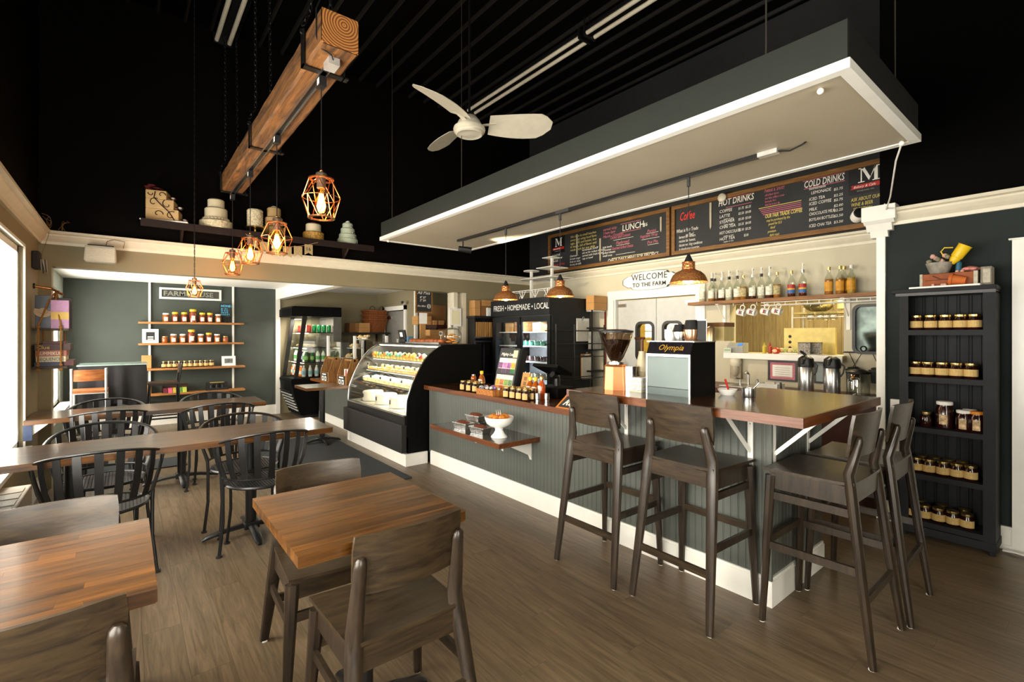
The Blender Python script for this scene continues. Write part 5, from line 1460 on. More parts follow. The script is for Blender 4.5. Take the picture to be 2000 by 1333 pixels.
MB().box(2.34, DY0 + 0.04, 0.525, 2.372, DY1 - 0.04, 0.545).obj('rail_cap', CHROME, dc, world=True)
MB().box(2.335, DY0 - 0.03, 0.0, 2.375, DY1 - 0.06, 0.13).box(2.3752, DY0 - 0.03, 0.0, 2.60, DY0 - 0.004, 0.13).obj('baseboard', WHITE, dc, world=True)
MB().box(2.40, DY0 + 0.04, 0.02, 3.34, DY1 - 0.04, 0.52).obj('base_cabinet', BLACKPL, dc, world=True)
MB().box(2.80, DY0 + 0.04, 1.285, 3.34, DY1 - 0.04, 1.306).obj('top', BLACKMET, dc, world=True, bevel=0.004)
MB().box(3.30, DY0 + 0.04, 0.52, 3.34, DY1 - 0.04, 1.285).obj('rear_doors', M('rear_mirror_grey', '#70706a', 0.15, metal=0.5), dc, world=True)
# curved front glass
cv = [(2.366, 0.54), (2.374, 0.70), (2.397, 0.77), (2.424, 0.842), (2.457, 0.917), (2.495, 0.989), (2.54, 1.065), (2.592, 1.137), (2.647, 1.198), (2.708, 1.245), (2.80, 1.288)]
MB().sheet([[(a, y_, b) for y_ in (DY0 + 0.045, DY1 - 0.045)] for (a, b) in cv], 0.006, (1, 0, 0)).obj('curved_glass', CGLASS, dc, smooth=True, world=True)
MB().tube([(a - 0.004, DY1 - 0.02, b) for a, b in cv], 0.010, 6).obj('glass_edge_trim', CHROME, dc, smooth=True, world=True)
MB().tube([(a - 0.004, DY0 + 0.02, b) for a, b in cv], 0.008, 6).obj('glass_edge_trim', CHROME, dc, smooth=True, world=True)
SH = [(0.545, 2.39), (0.80, 2.50), (0.955, 2.56), (1.105, 2.66)]
MB().box(2.39, DY0 + 0.04, 0.52, 3.30, DY1 - 0.04, 0.545).obj('deck', M('white_deck', '#ece6d6', 0.3), dc, world=True)
for z, x0 in SH[1:]:
    MB().box(x0, DY0 + 0.05, z - 0.008, 3.28, DY1 - 0.05, z).obj('glass_shelf', glass('shelf_glass', (0.95, 0.98, 0.95), 0.9), dc, world=True)
    MB().box(x0, DY0 + 0.05, z - 0.014, x0 + 0.012, DY1 - 0.05, z).obj('shelf_rail', CHROME, dc, world=True)
    MB().box(x0 + 0.03, DY0 + 0.08, z - 0.022, x0 + 0.05, DY1 - 0.08, z - 0.010).obj('shelf_light', LEDM, dc, world=True)
    light('case_shelf_light', 'AREA', (x0 + 0.10, (DY0 + DY1) / 2, z - 0.026), 17, (1, 0.90, 0.66), 1.6, 0.03, rot=(0, -0.15, PI / 2))
MB().box(2.78, DY0 + 0.08, 1.268, 2.82, DY1 - 0.08, 1.282).obj('top_light', LEDM, dc, world=True)
light('case_top_light', 'AREA', (2.82, (DY0 + DY1) / 2, 1.264), 36, (1, 0.90, 0.68), 1.6, 0.04, rot=(0, 0, PI / 2))
FROST = {'teal': '#5fb8a0', 'yellow': '#e8c23c', 'orange': '#e0913a', 'white': '#f4ecd8', 'brown': '#6a3c1c', 'red': '#c8402c'}
def cupcake(c):
    t = thing('cupcake', '', 'cupcake', (0, 0, 0))
    MB().lathe([(0.022, 0), (0.032, 0.036), (0.030, 0.038)], 12).obj('paper_cup', M('cupcake_paper', '#d8b060', 0.7), t, smooth=True)
    MB().lathe([(0.034, 0.036), (0.036, 0.046), (0.030, 0.054), (0.027, 0.056), (0.022, 0.066), (0.012, 0.074), (0.002, 0.080)], 12).obj('frosting', M('frosting_' + c, FROST[c], 0.6, var=0.12, scale=50), t, smooth=True)
    return t
CUP = {c: cupcake(c) for c in FROST}
seq = ['red', 'white', 'red', 'white', 'yellow', 'orange', 'yellow', 'orange', 'teal', 'teal', 'yellow', 'teal', 'teal', 'orange', 'yellow', 'teal', 'yellow', 'orange']
for i, c in enumerate(seq):
    clone(CUP[c], '%s cupcake from the right in the front row of the top case shelf' % ORD[i], (2.70, DY0 + 0.12 + 0.091 * i, SH[3][0]), 0.2 * i, 'cupcakes on the top case shelf')
for i in range(12):
    c = ['white', 'yellow', 'brown', 'teal'][i % 4]
    clone(CUP[c], '%s cupcake from the right in the back row of the top case shelf' % ORD[i], (2.88, DY0 + 0.16 + 0.135 * i, SH[3][0]), 0.2 * i, 'cupcakes on the top case shelf')
tart = thing('tart', '', 'tart', (0, 0, 0))
MB().lathe([(0.036, 0), (0.050, 0.022), (0.046, 0.022)], 14).obj('crust', BREAD, tart, smooth=True)
MB().lathe([(0.046, 0.020), (0.03, 0.028), (0.002, 0.030)], 14).obj('filling', M('lemon_filling', '#e0a82c', 0.35, var=0.15), tart, smooth=True)
for i in range(13):
    clone(tart, '%s yellow tart from the right on the second case shelf' % ORD[i], (2.64, DY0 + 0.13 + 0.125 * i, SH[2][0]), 0, 'tarts on the second case shelf')
roll = thing('pastry_roll', '', 'pastry', (0, 0, 0))
MB().tube([(-0.06, -0.02, 0.022), (-0.02, 0.005, 0.027), (0.02, 0.005, 0.027), (0.06, -0.02, 0.022)], [0.012, 0.026, 0.026, 0.012], 10).obj('dough', BREAD, roll, smooth=True)
MB().blob((0, 0, 0.046), (0.035, 0.02, 0.008), 10, 5).obj('icing', M('glaze_white', '#f2e8cc', 0.4), roll, smooth=True)
for i in range(11):
    clone(roll, '%s glazed roll from the right at the back of the second case shelf' % ORD[i], (2.82, DY0 + 0.14 + 0.15 * i, SH[2][0]), 1.4, 'rolls on the second case shelf')
mer = thing('cream_tart', '', 'tart', (0, 0, 0))
MB().lathe([(0.042, 0), (0.058, 0.02), (0.055, 0.022)], 14).obj('crust', BREADP, mer, smooth=True)
MB().blob((0, 0, 0.036), (0.052, 0.052, 0.026), 12, 7, 0.25).obj('cream', M('whipped_cream', '#f6f0de', 0.7, var=0.05), mer, smooth=True)
for r_ in range(2):
    for i in range(12):
        clone(mer, '%s cream-topped tart from the right in the %s row of the third case shelf' % (ORD[i], ('front', 'back')[r_]), (2.575 + 0.14 * r_, DY0 + 0.13 + 0.137 * i, SH[1][0]), 0.5 * i, 'cream tarts on the third case shelf')
CKW = M('white_buttercream', '#f8f2e2', 0.6, var=0.04)
for i, (y_, r) in enumerate(((4.92, 0.115), (5.32, 0.135), (5.72, 0.135), (6.14, 0.135))):
    t = thing('layer_cake', '%s white frosted cake from the right on the case floor' % ORD[i], 'cake', (2.57, y_, 0.545), 0, 'white cakes on the case floor')
    MB().lathe([(r + 0.02, 0), (r + 0.025, 0.008), (r, 0.010)], 28).obj('cake_board', CHROME, t, smooth=True)
    MB().lathe([(r, 0.010), (r, 0.118), (r - 0.012, 0.13), (0.002, 0.132)], 28).obj('frosting', CKW, t, smooth=True)
    MB().box(-r - 0.006, -0.012, 0.05, -r - 0.002, 0.012, 0.10).obj('price_tag', BLACKPL, t)
for i, (x_, y_, z_) in enumerate([(2.57, DY0 + 0.22 + 0.27 * k, SH[2][0]) for k in range(6)] + [(2.515, DY0 + 0.14 + 0.30 * k, SH[1][0]) for k in range(5)] + [(2.68, DY0 + 0.35 + 0.33 * k, SH[3][0]) for k in range(4)]):
    w = 'second' if i < 6 else 'third' if i < 11 else 'top'
    k = i if i < 6 else i - 6 if i < 11 else i - 11
    t = thing('price_card', '%s price card from the right on the %s case shelf' % (ORD[k], w), 'price card', (x_, y_, z_), 0, 'price cards in the display case')
    MB().cyl((0, 0, 0), (0, 0, 0.055), 0.0025, n=6).obj('pin', WHITE, t)
    MB().box(-0.002, -0.028, 0.05, 0.002, 0.028, 0.088).obj('card', PAPER, t)
    MB().box(-0.003, -0.023, 0.054, -0.002, 0.023, 0.084).obj('slate', CHALK, t)
# on top of the case
t = thing('pastry_tray', 'steel tray of brown crusted rolls on top of the display case', 'tray', (3.0, 5.35, 1.306))
MB().box(-0.13, -0.42, 0, 0.13, 0.42, 0.008).box(-0.14, -0.43, 0, -0.13, 0.43, 0.02).box(0.13, -0.43, 0, 0.14, 0.43, 0.02).obj('tray', CHROME, t)
for i in range(16):
    MB().blob((-0.06 + 0.12 * (i % 2), -0.37 + 0.105 * (i // 2), 0.034), (0.052, 0.05, 0.03), 12, 7, 0.15).obj('roll', M('rust_brown_crust', '#a35c30' if i < 8 else '#a35c30', 0.6, var=0.3, scale=25, bmp=0.4), t, smooth=True)
q = at(888, 655, x=2.95)
t = thing('cookie_jar', 'round glass fishbowl jar with orange cookies on the display case', 'jar', (2.98, at(885, 665, x=2.98).y + 0.02, 1.306))
MB().lathe([(0.06, 0.0), (0.085, 0.02), (0.112, 0.07), (0.115, 0.10), (0.10, 0.145), (0.075, 0.17), (0.072, 0.175)], 26, caps=False).obj('bowl', CGLASS, t, smooth=True)
MB().lathe([(0.074, 0.172), (0.076, 0.182), (0.03, 0.195), (0.012, 0.20), (0.016, 0.22), (0.002, 0.226)], 22, caps=False).obj('lid', glass('smoky_glass', (0.6, 0.6, 0.6), 0.8), t, smooth=True)
for k in range(8):
    a = k * 2.4
    MB().lathe([(0.033, 0), (0.036, 0.006), (0.030, 0.013), (0.002, 0.015)], 12, (0.04 * math.cos(a), 0.04 * math.sin(a), 0.012 + 0.014 * k)).obj('cookie', M('orange_cookie', '#cf8a35', 0.7, var=0.25, scale=40), t, smooth=True)
t = thing('price_card', 'black price card on a stand on top of the display case', 'price card', (2.92, at(861, 640, x=2.92).y, 1.306))
MB().lathe([(0.02, 0), (0.02, 0.005), (0.003, 0.008), (0.003, 0.115)], 10).obj('stand', CREAMTRIM, t)
MB().box(-0.002, -0.035, 0.105, 0.002, 0.035, 0.15).obj('card', CREAMTRIM, t)
MB().box(-0.003, -0.031, 0.109, -0.002, 0.031, 0.146).obj('slate', CHALK, t)
q = at(790, 665, x=3.05)
t = thing('payment_terminal', 'black card terminal with a lit screen on top of the display case', 'terminal', (3.05, q.y, 1.306))
MB().box(-0.05, -0.09, 0, 0.07, 0.09, 0.05).obj('base', BLACKPL, t, bevel=0.006)
MB().cbox((-0.03, 0, 0.11), (0.03, 0.19, 0.14), Matrix.Rotation(-0.2, 3, 'Y')).obj('screen_body', BLACKPL, t, bevel=0.006)
MB().cbox((-0.05, 0.0, 0.115), (0.004, 0.07, 0.06), Matrix.Rotation(-0.2, 3, 'Y')).obj('screen_tile', emission('screen_cream', '#e8e4cc', 0.9), t)
MB().box(-0.02, -0.15, 0, 0.06, -0.10, 0.09).obj('card_reader', M('steel_blue_plastic', '#4a7894', 0.4), t, bevel=0.004)
t = thing('cup_stack', 'stack of white paper cups on top of the display case left end', 'cups', (3.10, 6.36, 1.306))
MB().lathe([(0.035, 0), (0.045, 0.10), (0.047, 0.102), (0.047, 0.11)], 16).obj('cup', PAPER, t, smooth=True)
for k in range(4):
    MB().ring((0, 0, 0.115 + 0.008 * k), 0.046, 0.003, 16, 5).obj('rim', PAPER, t)
t = thing('paper_tray', 'grey plastic document tray behind the card terminal', 'tray', (3.14, 6.30, 1.306))
MB().box(-0.1, -0.12, 0, 0.1, 0.12, 0.01).box(-0.1, -0.12, 0, 0.1, -0.11, 0.05).box(-0.1, 0.11, 0, 0.1, 0.12, 0.05).box(0.09, -0.11, 0, 0.1, 0.11, 0.05).obj('tray', M('pale_grey_plastic', '#c8c6bc', 0.4), t)

# ================================================================ SERVICE NOOK FURNITURE
nt_ = thing('nook_table', 'dark console table with slim legs against the nook wall', 'table', (3.45, 9.0, 0))
MB().box(3.02, 8.72, 1.43, 3.98, 9.28, 1.46).obj('top', M('dark_bronze_top', '#1d1815', 0.5), nt_, world=True)
for (x_, y_) in ((3.05, 8.75), (3.5, 8.75), (3.94, 8.75), (3.05, 9.25), (3.94, 9.25)):
    MB().box(x_ - 0.014, y_ - 0.014, 0, x_ + 0.014, y_ + 0.014, 1.43).obj('leg', IRON, nt_, world=True)
MB().box(3.5, 8.74, 1.10, 3.94, 8.76, 1.12).obj('rail', IRON, nt_, world=True)
bx = at(735, 665, y=8.9).x
bk = thing('basket_stack', '', 'basket', (bx, 8.95, 1.16))
def basket(z0, lab):
    t = thing('wicker_basket', lab, 'basket', (bx, 8.98, 1.46 + z0), 0.1, 'nested wicker baskets on the console')
    prof = [(0.17, 0.0), (0.175, 0.01), (0.225, 0.24), (0.232, 0.25), (0.222, 0.25), (0.165, 0.02)]
    n = 32
    vs, fs = [], []
    for (r, z) in prof:
        for j in range(n):
            a = 2 * PI * j / n
            k = 1.0 / max(abs(math.cos(a)) ** 1, abs(math.sin(a)) ** 1) ** 0.55
            w = 1 + 0.012 * math.sin(8 * a * 2 + z * 60)
            vs.append((r * math.cos(a) * k * w * 1.0, r * 0.72 * math.sin(a) * k * w, z))
    for i in range(len(prof) - 1):
        for j in range(n):
            a, b = i * n + j, i * n + (j + 1) % n
            fs.append((a, b, b + n, a + n))
    fs.append(tuple(reversed(range(n))))
    MB().add(vs, fs).obj('wicker_body', WICKER, t, smooth=True)
    MB().tube([(0.235 * math.cos(2 * PI * k / 24) * 1.0 / max(abs(math.cos(2 * PI * k / 24)), abs(math.sin(2 * PI * k / 24))) ** 0.55, 0.72 * 0.235 * math.sin(2 * PI * k / 24) / max(abs(math.cos(2 * PI * k / 24)), abs(math.sin(2 * PI * k / 24))) ** 0.55, 0.247) for k in range(25)], 0.019, 6).obj('rim', WICKER, t, smooth=True)
    for s in (-1, 1):
        for dy in (-0.10,):
            MB().tube([(s * 0.10 - 0.05, dy, 0.24), (s * 0.10 - 0.05, dy, 0.31), (s * 0.10, dy, 0.345), (s * 0.10 + 0.05, dy, 0.31), (s * 0.10 + 0.05, dy, 0.24)], 0.006, 6).obj('handle', IRON, t, smooth=True)
for o in (bk,):
    bpy.data.objects.remove(o)
basket(0.0, 'wicker basket, bottom of the nested stack on the console')
basket(0.085, 'wicker basket, middle of the nested stack on the console')
basket(0.17, 'wicker basket with two dark handles, top of the nested stack')
def carton(lab, x0, x1, y0, y1, z0, z1, mat=None, group='cardboard boxes'):
    t = thing('cardboard_box', lab, 'box', ((x0 + x1) / 2, (y0 + y1) / 2, z0), 0, group)
    MB().box(x0, y0, z0, x1, y1, z1).obj('carton', mat or KRAFT, t, world=True, bevel=0.003)
    MB().box(x0 - 0.0012, y0 - 0.0012, (z0 + z1) / 2 - 0.002, x1 + 0.0012, y1 + 0.0012, (z0 + z1) / 2 + 0.002).obj('seam', KRAFTD, t, world=True)
    return t
x_ = at(708, 640, y=8.85).x
carton('tan cardboard box beside the wicker baskets on the console', x_ - 0.10, x_ + 0.11, 8.76, 9.0, 1.46, 1.64)
x_ = at(693, 640, y=8.95).x
carton('brown cardboard box half behind the tan one on the console', x_ - 0.10, x_ + 0.03, 8.95, 9.2, 1.46, 1.64, KRAFTD)
# fish-eye security camera by the nook door
def seccam(lab, loc, rz):
    t = thing('security_camera', lab, 'camera', loc, rz)
    MB().lathe([(0.03, 0), (0.034, 0.01), (0.034, 0.05), (0.028, 0.07)], 18).obj('housing', PAPER, t, smooth=True)
    MB().lathe([(0.030, 0.066), (0.026, 0.074), (0.002, 0.078)], 18).obj('face', BLACKPL, t, smooth=True)
    MB().cyl((0, 0, -0.03), (0, 0, 0.01), 0.010, n=8).obj('mount', WHITE, t)
    return t
p = at(791, 593, x=NX - 0.05)
t = seccam('small white security camera on the nook door frame', (NX - 0.06, p.y, p.z), 0)
t.rotation_euler = (0, -1.4, 0.5)
# store recess: shelf with cartons, chalkboard, paper
ss = thing('store_shelf', 'dark brown store shelf with cartons behind the display case', 'shelf', (4.5, 7.2, 1.4))
SZ = 1.53
MB().box(NX + 0.06, 7.05, SZ, 4.80, 7.40, SZ + 0.055).obj('board', wood('dark_red_shelf', '#2a0f08', '#4a1c10', 0.5, axis='X', stretch=10, scale=4), ss, world=True)
for x_ in (NX + 0.10, 4.75):
    MB().box(x_ - 0.02, 7.10, 0.0, x_ + 0.02, 7.38, SZ).obj('side_panel', DKB, ss, world=True)
def sx(u, y=7.12):
    return at(u, 640, y=y).x
yy = 7.12
def sz(v, u=840, y=7.12):
    return at(u, v, y=y).z
carton('carton on the store shelf behind the paper notice', sx(816), sx(843), yy, yy + 0.2, SZ + 0.055, SZ + 0.20)
carton('small carton stacked behind the paper notice on the store shelf', sx(838), sx(846), yy + 0.21, yy + 0.33, SZ + 0.055, SZ + 0.28)
carton('small tan carton at the right of the store shelf', sx(845), sx(852), yy - 0.03, yy + 0.15, SZ + 0.055, SZ + 0.13)
carton('pale carton at the right end of the store shelf', sx(856), sx(866), yy - 0.03, yy + 0.15, SZ + 0.055, SZ + 0.13)
carton('big brown carton high at the right of the store shelf', sx(845), sx(880), yy + 0.16, yy + 0.28, SZ + 0.055, SZ + 0.40, KRAFTD)
cst = thing('side_counter', 'plain grey counter in the store recess carrying cartons', 'counter', (4.5, 7.2, 0))
MB().box(NX + 0.13, 6.9, 0, 4.74, 7.05, 1.28).obj('body', BEAD, cst, world=True)
MB().box(NX + 0.13, 6.85, 1.28, 4.74, 7.09, 1.31).obj('top', M('grey_counter_top', '#8a8578', 0.5), cst, world=True)
carton('large carton below the store shelf', sx(838, 6.9), sx(872, 6.9), 6.87, 7.05, 1.31, 1.50)
carton('small carton below the store shelf left of the large one', sx(826, 6.9), sx(837, 6.9), 6.87, 7.0, 1.31, 1.40)
q0, q1 = at(812, 571, y=6.35), at(845, 612, y=6.35)
t, p, q = frame_sign('chalk_sign', 'wood framed chalkboard lettered All Pies hanging in the opening', (q0.x + q1.x) / 2, q1.z, q1.x - q0.x, 0.40, 6.36, 0.02, FRAMEW, CHALK, 'sign', 0.0)
w = q1.x - q0.x
text('All Pies', (-w / 2 + 0.03, -0.004, 0.275), 0.07, CHW, p, '-Y', world=False, shear=0.2)
text('8" $7\n5" $4', (-w / 2 + 0.07, -0.004, 0.215), 0.045, CHW, p, '-Y', world=False, shear=0.2)
text('the slice', (-w / 2 + 0.03, -0.004, 0.09), 0.04, CHW, p, '-Y', world=False, shear=0.2)
MB().ring((w / 2 - 0.06, -0.005, 0.10), 0.03, 0.003, 16, 5, (0, 1, 0)).ring((w / 2 - 0.06, -0.005, 0.10), 0.015, 0.003, 12, 5, (0, 1, 0)).obj('pie_drawing', CHW, p)
MB().box(-w / 2, -0.01, 0.40, -w / 2 + 0.004, 0.01, 0.6).box(w / 2 - 0.004, -0.01, 0.40, w / 2, 0.01, 0.6).obj('hanging_wire', IRON, t)
a, b = at(819, 609, y=6.40), at(834, 633, y=6.40)
t = thing('paper_notice', 'white paper notice on a kraft stand behind the display case', 'notice', ((a.x + b.x) / 2, 6.4, 1.306))
MB().box(a.x, 6.40, b.z, b.x, 6.404, a.z).obj('sheet', PAPER, t, world=True)
MB().box(a.x + 0.02, 6.405, 1.306, b.x - 0.02, 6.43, a.z - 0.03).obj('stand', KRAFT, t, world=True)
a, b = at(878, 602, y=6.19), at(900, 638, y=6.19)
t = thing('clipboard_notice', 'cream framed notice hanging on the white column behind the display case', 'notice', ((a.x + b.x) / 2, 6.085, b.z))
a, b = at(878, 602, y=6.07), at(901, 638, y=6.07)
MB().box(a.x, 6.07, b.z, b.x, 6.085, a.z).obj('backing', PAPER, t, world=True)
MB().box(a.x + 0.03, 6.066, b.z + 0.03, b.x - 0.03, 6.07, a.z - 0.03).obj('sheet', M('cream_sheet', '#efe6c0', 0.8, var=0.05, scale=60), t, world=True)
MB().box((a.x + b.x) / 2 - 0.03, 6.062, a.z - 0.02, (a.x + b.x) / 2 + 0.03, 6.07, a.z + 0.02).obj('clip', WHITE, t, world=True)
# black cupboard with bags beside the tall fridge
cu = thing('black_cupboard', 'black open cupboard of kraft bags left of the tall fridge', 'cupboard', (4.5, 5.95, 0))
c0, c1 = 4.05, 4.62
z0 = at(935, 622, y=5.9).z
MB().box(c0, 5.92, 0, c0 + 0.02, 6.09, z0).box(c1 - 0.02, 5.92, 0, c1, 6.09, z0).box(c0 + 0.02, 6.07, 0, c1 - 0.02, 6.09, z0).obj('carcass', BLACKPL, cu, world=True)
MB().box(c0 - 0.03, 5.88, z0, c1 + 0.02, 6.09, z0 + 0.035).obj('top', BLACKPL, cu, world=True, bevel=0.005)
for zz in (z0 - 0.30, z0 - 0.36, 0.8, 0.1):
    MB().box(c0 + 0.02, 5.92, zz, c1 - 0.02, 6.07, zz + 0.02).obj('shelf', BLACKPL, cu, world=True)
for k in range(14):
    o = MB().box(-0.009, -0.06, 0, 0.009, 0.06, 0.225).obj('paper_bag', wood('kraft_bag', '#a8783c', '#c99a5a', 0.8, axis='Z', tone=0.12, bmp=0.1), rot if False else None)
    o.location = (c0 + 0.05 + 0.034 * k, 5.99, z0 - 0.28)
    o.rotation_euler.y = 0.12 if k > 8 else 0.0
    tag(o, '%s kraft paper bag from the left standing in the black cupboard' % ORD[k], 'paper bag', 'kraft bags in the black cupboard')
carton('tall tan carton on top of the black cupboard at its left', 4.06, 4.16, 5.92, 6.07, z0 + 0.035, z0 + 0.27)
carton('flat tan carton on top of the stack on the black cupboard', 4.20, 4.42, 5.92, 6.07, z0 + 0.19, z0 + 0.28)
carton('brown carton under the flat one on the black cupboard', 4.19, 4.50, 5.95, 6.08, z0 + 0.035, z0 + 0.19, KRAFTD)
t = thing('plastic_packs', 'clear wrapped packs on top of the black cupboard next to the fridge', 'packs', (4.33, 5.90, z0 + 0.035))
for k in range(3):
    MB().box(-0.06 + 0.08 * k, -0.01, 0.0, 0.01 + 0.08 * k, 0.03, 0.13).obj('pack', M('clear_pack', '#e8ece6', 0.2, var=0.2, scale=40), t, bevel=0.008)

# ================================================================ TALL FRIDGE AND WHAT STANDS AROUND IT
FX0, FX1, FY0, FY1, FZ = 4.30, 5.09, 4.56, 5.84, 1.92
fr = thing('tall_fridge', 'tall dark two-door fridge lettered FRESH HOMEMADE LOCAL', 'fridge', (4.7, 5.2, 0))
FRP = M('fridge_charcoal_paint', '#1a1c1d', 0.55, var=0.12, scale=4, spec=0.25)
MB().box(FX0 + 0.06, FY0, 0, FX1, FY0 + 0.03, FZ).box(FX0 + 0.06, FY1 - 0.03, 0, FX1, FY1, FZ).box(FX1 - 0.03, FY0 + 0.03, 0, FX1, FY1 - 0.03, FZ).box(FX0 + 0.06, FY0 + 0.03, FZ - 0.22, FX1 - 0.03, FY1 - 0.03, FZ).box(FX0 + 0.06, FY0 + 0.03, 0, FX1 - 0.03, FY1 - 0.03, 0.32).obj('cabinet', FRP, fr, world=True)
hd = MB().box(FX0, FY0, 1.69, FX0 + 0.06, FY1, FZ).obj('header_sign', FRP, fr, world=True)
text('FRESH \u2022 HOMEMADE \u2022 LOCAL', (FX0 - 0.002, FY1 - 0.07, 1.765), 0.115, PAPER, hd, '-X', world=False, wide=(FY1 - FY0 - 0.16) / 1.42)
fm = 5.20
for k, (a, b) in enumerate(((FY0 + 0.02, fm + 0.02), (fm - 0.02, FY1 - 0.02))):
    xo = FX0 + 0.015 + 0.02 * (k == 0)
    d = MB().box(xo, a, 0.30, xo + 0.03, a + 0.06, 1.67).box(xo, b - 0.06, 0.30, xo + 0.03, b, 1.67).box(xo, a + 0.06, 1.60, xo + 0.03, b - 0.06, 1.67).box(xo, a + 0.06, 0.30, xo + 0.03, b - 0.06, 0.36).obj('sliding_door', FRP, fr, world=True)
    MB().box(xo + 0.012, a + 0.06, 0.36, xo + 0.018, b - 0.06, 1.60).obj('pane', CGLASS, d)
MB().box(FX0 + 0.05, FY0 + 0.03, 1.665, FX0 + 0.07, FY1 - 0.03, 1.69).obj('door_track', BLACKMET, fr, world=True)
MB().box(FX1 - 0.05, FY0 + 0.04, 0.32, FX1 - 0.03, FY1 - 0.04, 1.69).obj('lining', M('fridge_lining', '#dfe4ec', 0.4), fr, world=True)
for zz in (0.55, 0.80, 1.04, 1.26, 1.46):
    MB().box(FX0 + 0.13, FY0 + 0.04, zz - 0.012, FX1 - 0.05, FY1 - 0.04, zz).obj('shelf', WHITE, fr, world=True)
light('fridge_light', 'AREA', (FX0 + 0.10, FY0 + 0.5, 1.655), 22, (0.80, 0.88, 1.0), 1.0, 0.04, rot=(0, -0.2, PI / 2))
light('fridge_side_light', 'AREA', (FX0 + 0.085, fm, 1.0), 16, (0.80, 0.88, 1.0), 1.1, 0.04, rot=(0, -PI / 2, 0))
MB().box(FX0 + 0.07, fm - 0.015, 0.34, FX0 + 0.08, fm + 0.015, 1.62).obj('light_bar', emission('fridge_light_bar', '#dfe8ff', 7), fr, world=True)
for i, (y_, z_, h, c) in enumerate(((5.60, 1.46, 0.13, KRAFT), (5.38, 1.46, 0.15, KRAFTD), (4.98, 1.46, 0.13, KRAFT), (4.78, 1.46, 0.10, KRAFTD))):
    t = thing('cardboard_box', ('tan carton at the far left inside the tall fridge', 'brown carton left of the fridge door split', 'tan carton on the top fridge shelf by the right door', 'brown low carton at the right end of the top fridge shelf')[i], 'box', (FX0 + 0.36, y_, z_))
    MB().box(-0.2, -0.09, 0, 0.1, 0.09, h).obj('carton', c, t)
    MB().box(-0.2012, -0.09, h * 0.6, -0.2, 0.09, h * 0.62).obj('seam', KRAFTD, t)
tub = thing('food_tub', '', 'tub', (0, 0, 0))
TUBS = []
for nm, c in (('green', '#4a9a82'), ('maroon', '#4a2228'), ('beige', '#b8ae94')):
    t = thing('food_tub', '', 'tub', (0, 0, 0))
    MB().lathe([(0.045, 0), (0.055, 0.07), (0.05, 0.072)], 14).obj('tub', glass('tub_plastic', (0.9, 0.92, 0.9), 0.85), t, smooth=True)
    MB().lathe([(0.042, 0.004), (0.050, 0.062), (0.002, 0.066)], 14).obj('contents', M('tub_' + nm, c, 0.5, var=0.4, scale=40), t, smooth=True)
    MB().lathe([(0.058, 0.07), (0.058, 0.078), (0.002, 0.080)], 14).obj('lid', glass('tub_plastic', (0.9, 0.92, 0.9), 0.85), t, smooth=True)
    TUBS.append(t)
bpy.data.objects.remove(tub)
for r_, (z_, w) in enumerate(((1.26, 'second'), (1.04, 'third'), (0.80, 'fourth'))):
    for i in range(6):
        clone(TUBS[r_], '%s lidded tub from the right on the %s fridge shelf' % (ORD[i], w), (FX0 + 0.24, 4.68 + 0.125 * i, z_), 0, 'lidded tubs in the tall fridge')
# cake stands on top of the fridge
def cakestand(lab, u, tiers, sq, y_):
    t = thing('cake_stand', lab, 'cake stand', (4.70, y_, FZ), 0, 'white tiered cake stands on the fridge')
    top = max(z for z, r in tiers)
    MB().box(-0.016, -0.016, 0.0, 0.016, 0.016, top).obj('post', WHITE, t)
    for z, r in tiers:
        if sq:
            MB().box(-r, -r, z, r, r, z + 0.012).obj('tier', WHITE, t, bevel=0.003)
        else:
            MB().lathe([(r - 0.004, z), (r, z + 0.004), (r - 0.004, z + 0.012)], 28).obj('tier', WHITE, t, smooth=True)
    MB().lathe([(0.09, 0), (0.09, 0.008), (0.02, 0.02)], 20).obj('foot', WHITE, t, smooth=True)
    return t
y1_, y2_ = at(1078, 560, x=4.7).y, at(1038, 560, x=4.7).y
cakestand('white square three-tier cake stand on top of the tall fridge', 1078, [(at(1078, 505, x=4.7).z - FZ, 0.10), (at(1078, 525, x=4.7).z - FZ, 0.16), (at(1078, 545, x=4.7).z - FZ, 0.21)], True, y1_)
cakestand('white round cake stand left of the square one on the fridge', 1038, [(at(1038, 531, x=4.7).z - FZ, 0.12), (at(1038, 548, x=4.7).z - FZ, 0.17)], False, y2_)
t = thing('wire_stand', 'white scrolled wire stand on top of the tall fridge', 'stand', (4.5, 5.2, FZ))
for y_ in (4.75, 5.0, 5.28, 5.55):
    MB().tube([(-0.05, y_ - 5.2, 0.0), (-0.05, y_ - 5.2, 0.13)], 0.006, 6).tube([(-0.05, y_ - 5.2, 0.02), (-0.05, y_ - 5.12, 0.13)], 0.005, 6).tube([(-0.05, y_ - 5.2, 0.02), (-0.05, y_ - 5.28, 0.13)], 0.005, 6).obj('wire_leg', WHITE, t)
    MB().ring((-0.05, y_ - 5.16, 0.03), 0.022, 0.004, 14, 5, (1, 0, 0)).obj('scroll', WHITE, t)
MB().tube([(-0.05, -0.50, 0.13), (-0.05, 0.42, 0.13)], 0.006, 6).tube([(0.12, -0.50, 0.13), (0.12, 0.42, 0.13)], 0.006, 6).tube([(-0.05, 0.42, 0.13), (0.12, 0.42, 0.13)], 0.006, 6).tube([(-0.05, -0.5, 0.13), (0.12, -0.5, 0.13)], 0.006, 6).obj('top_wire', WHITE, t)
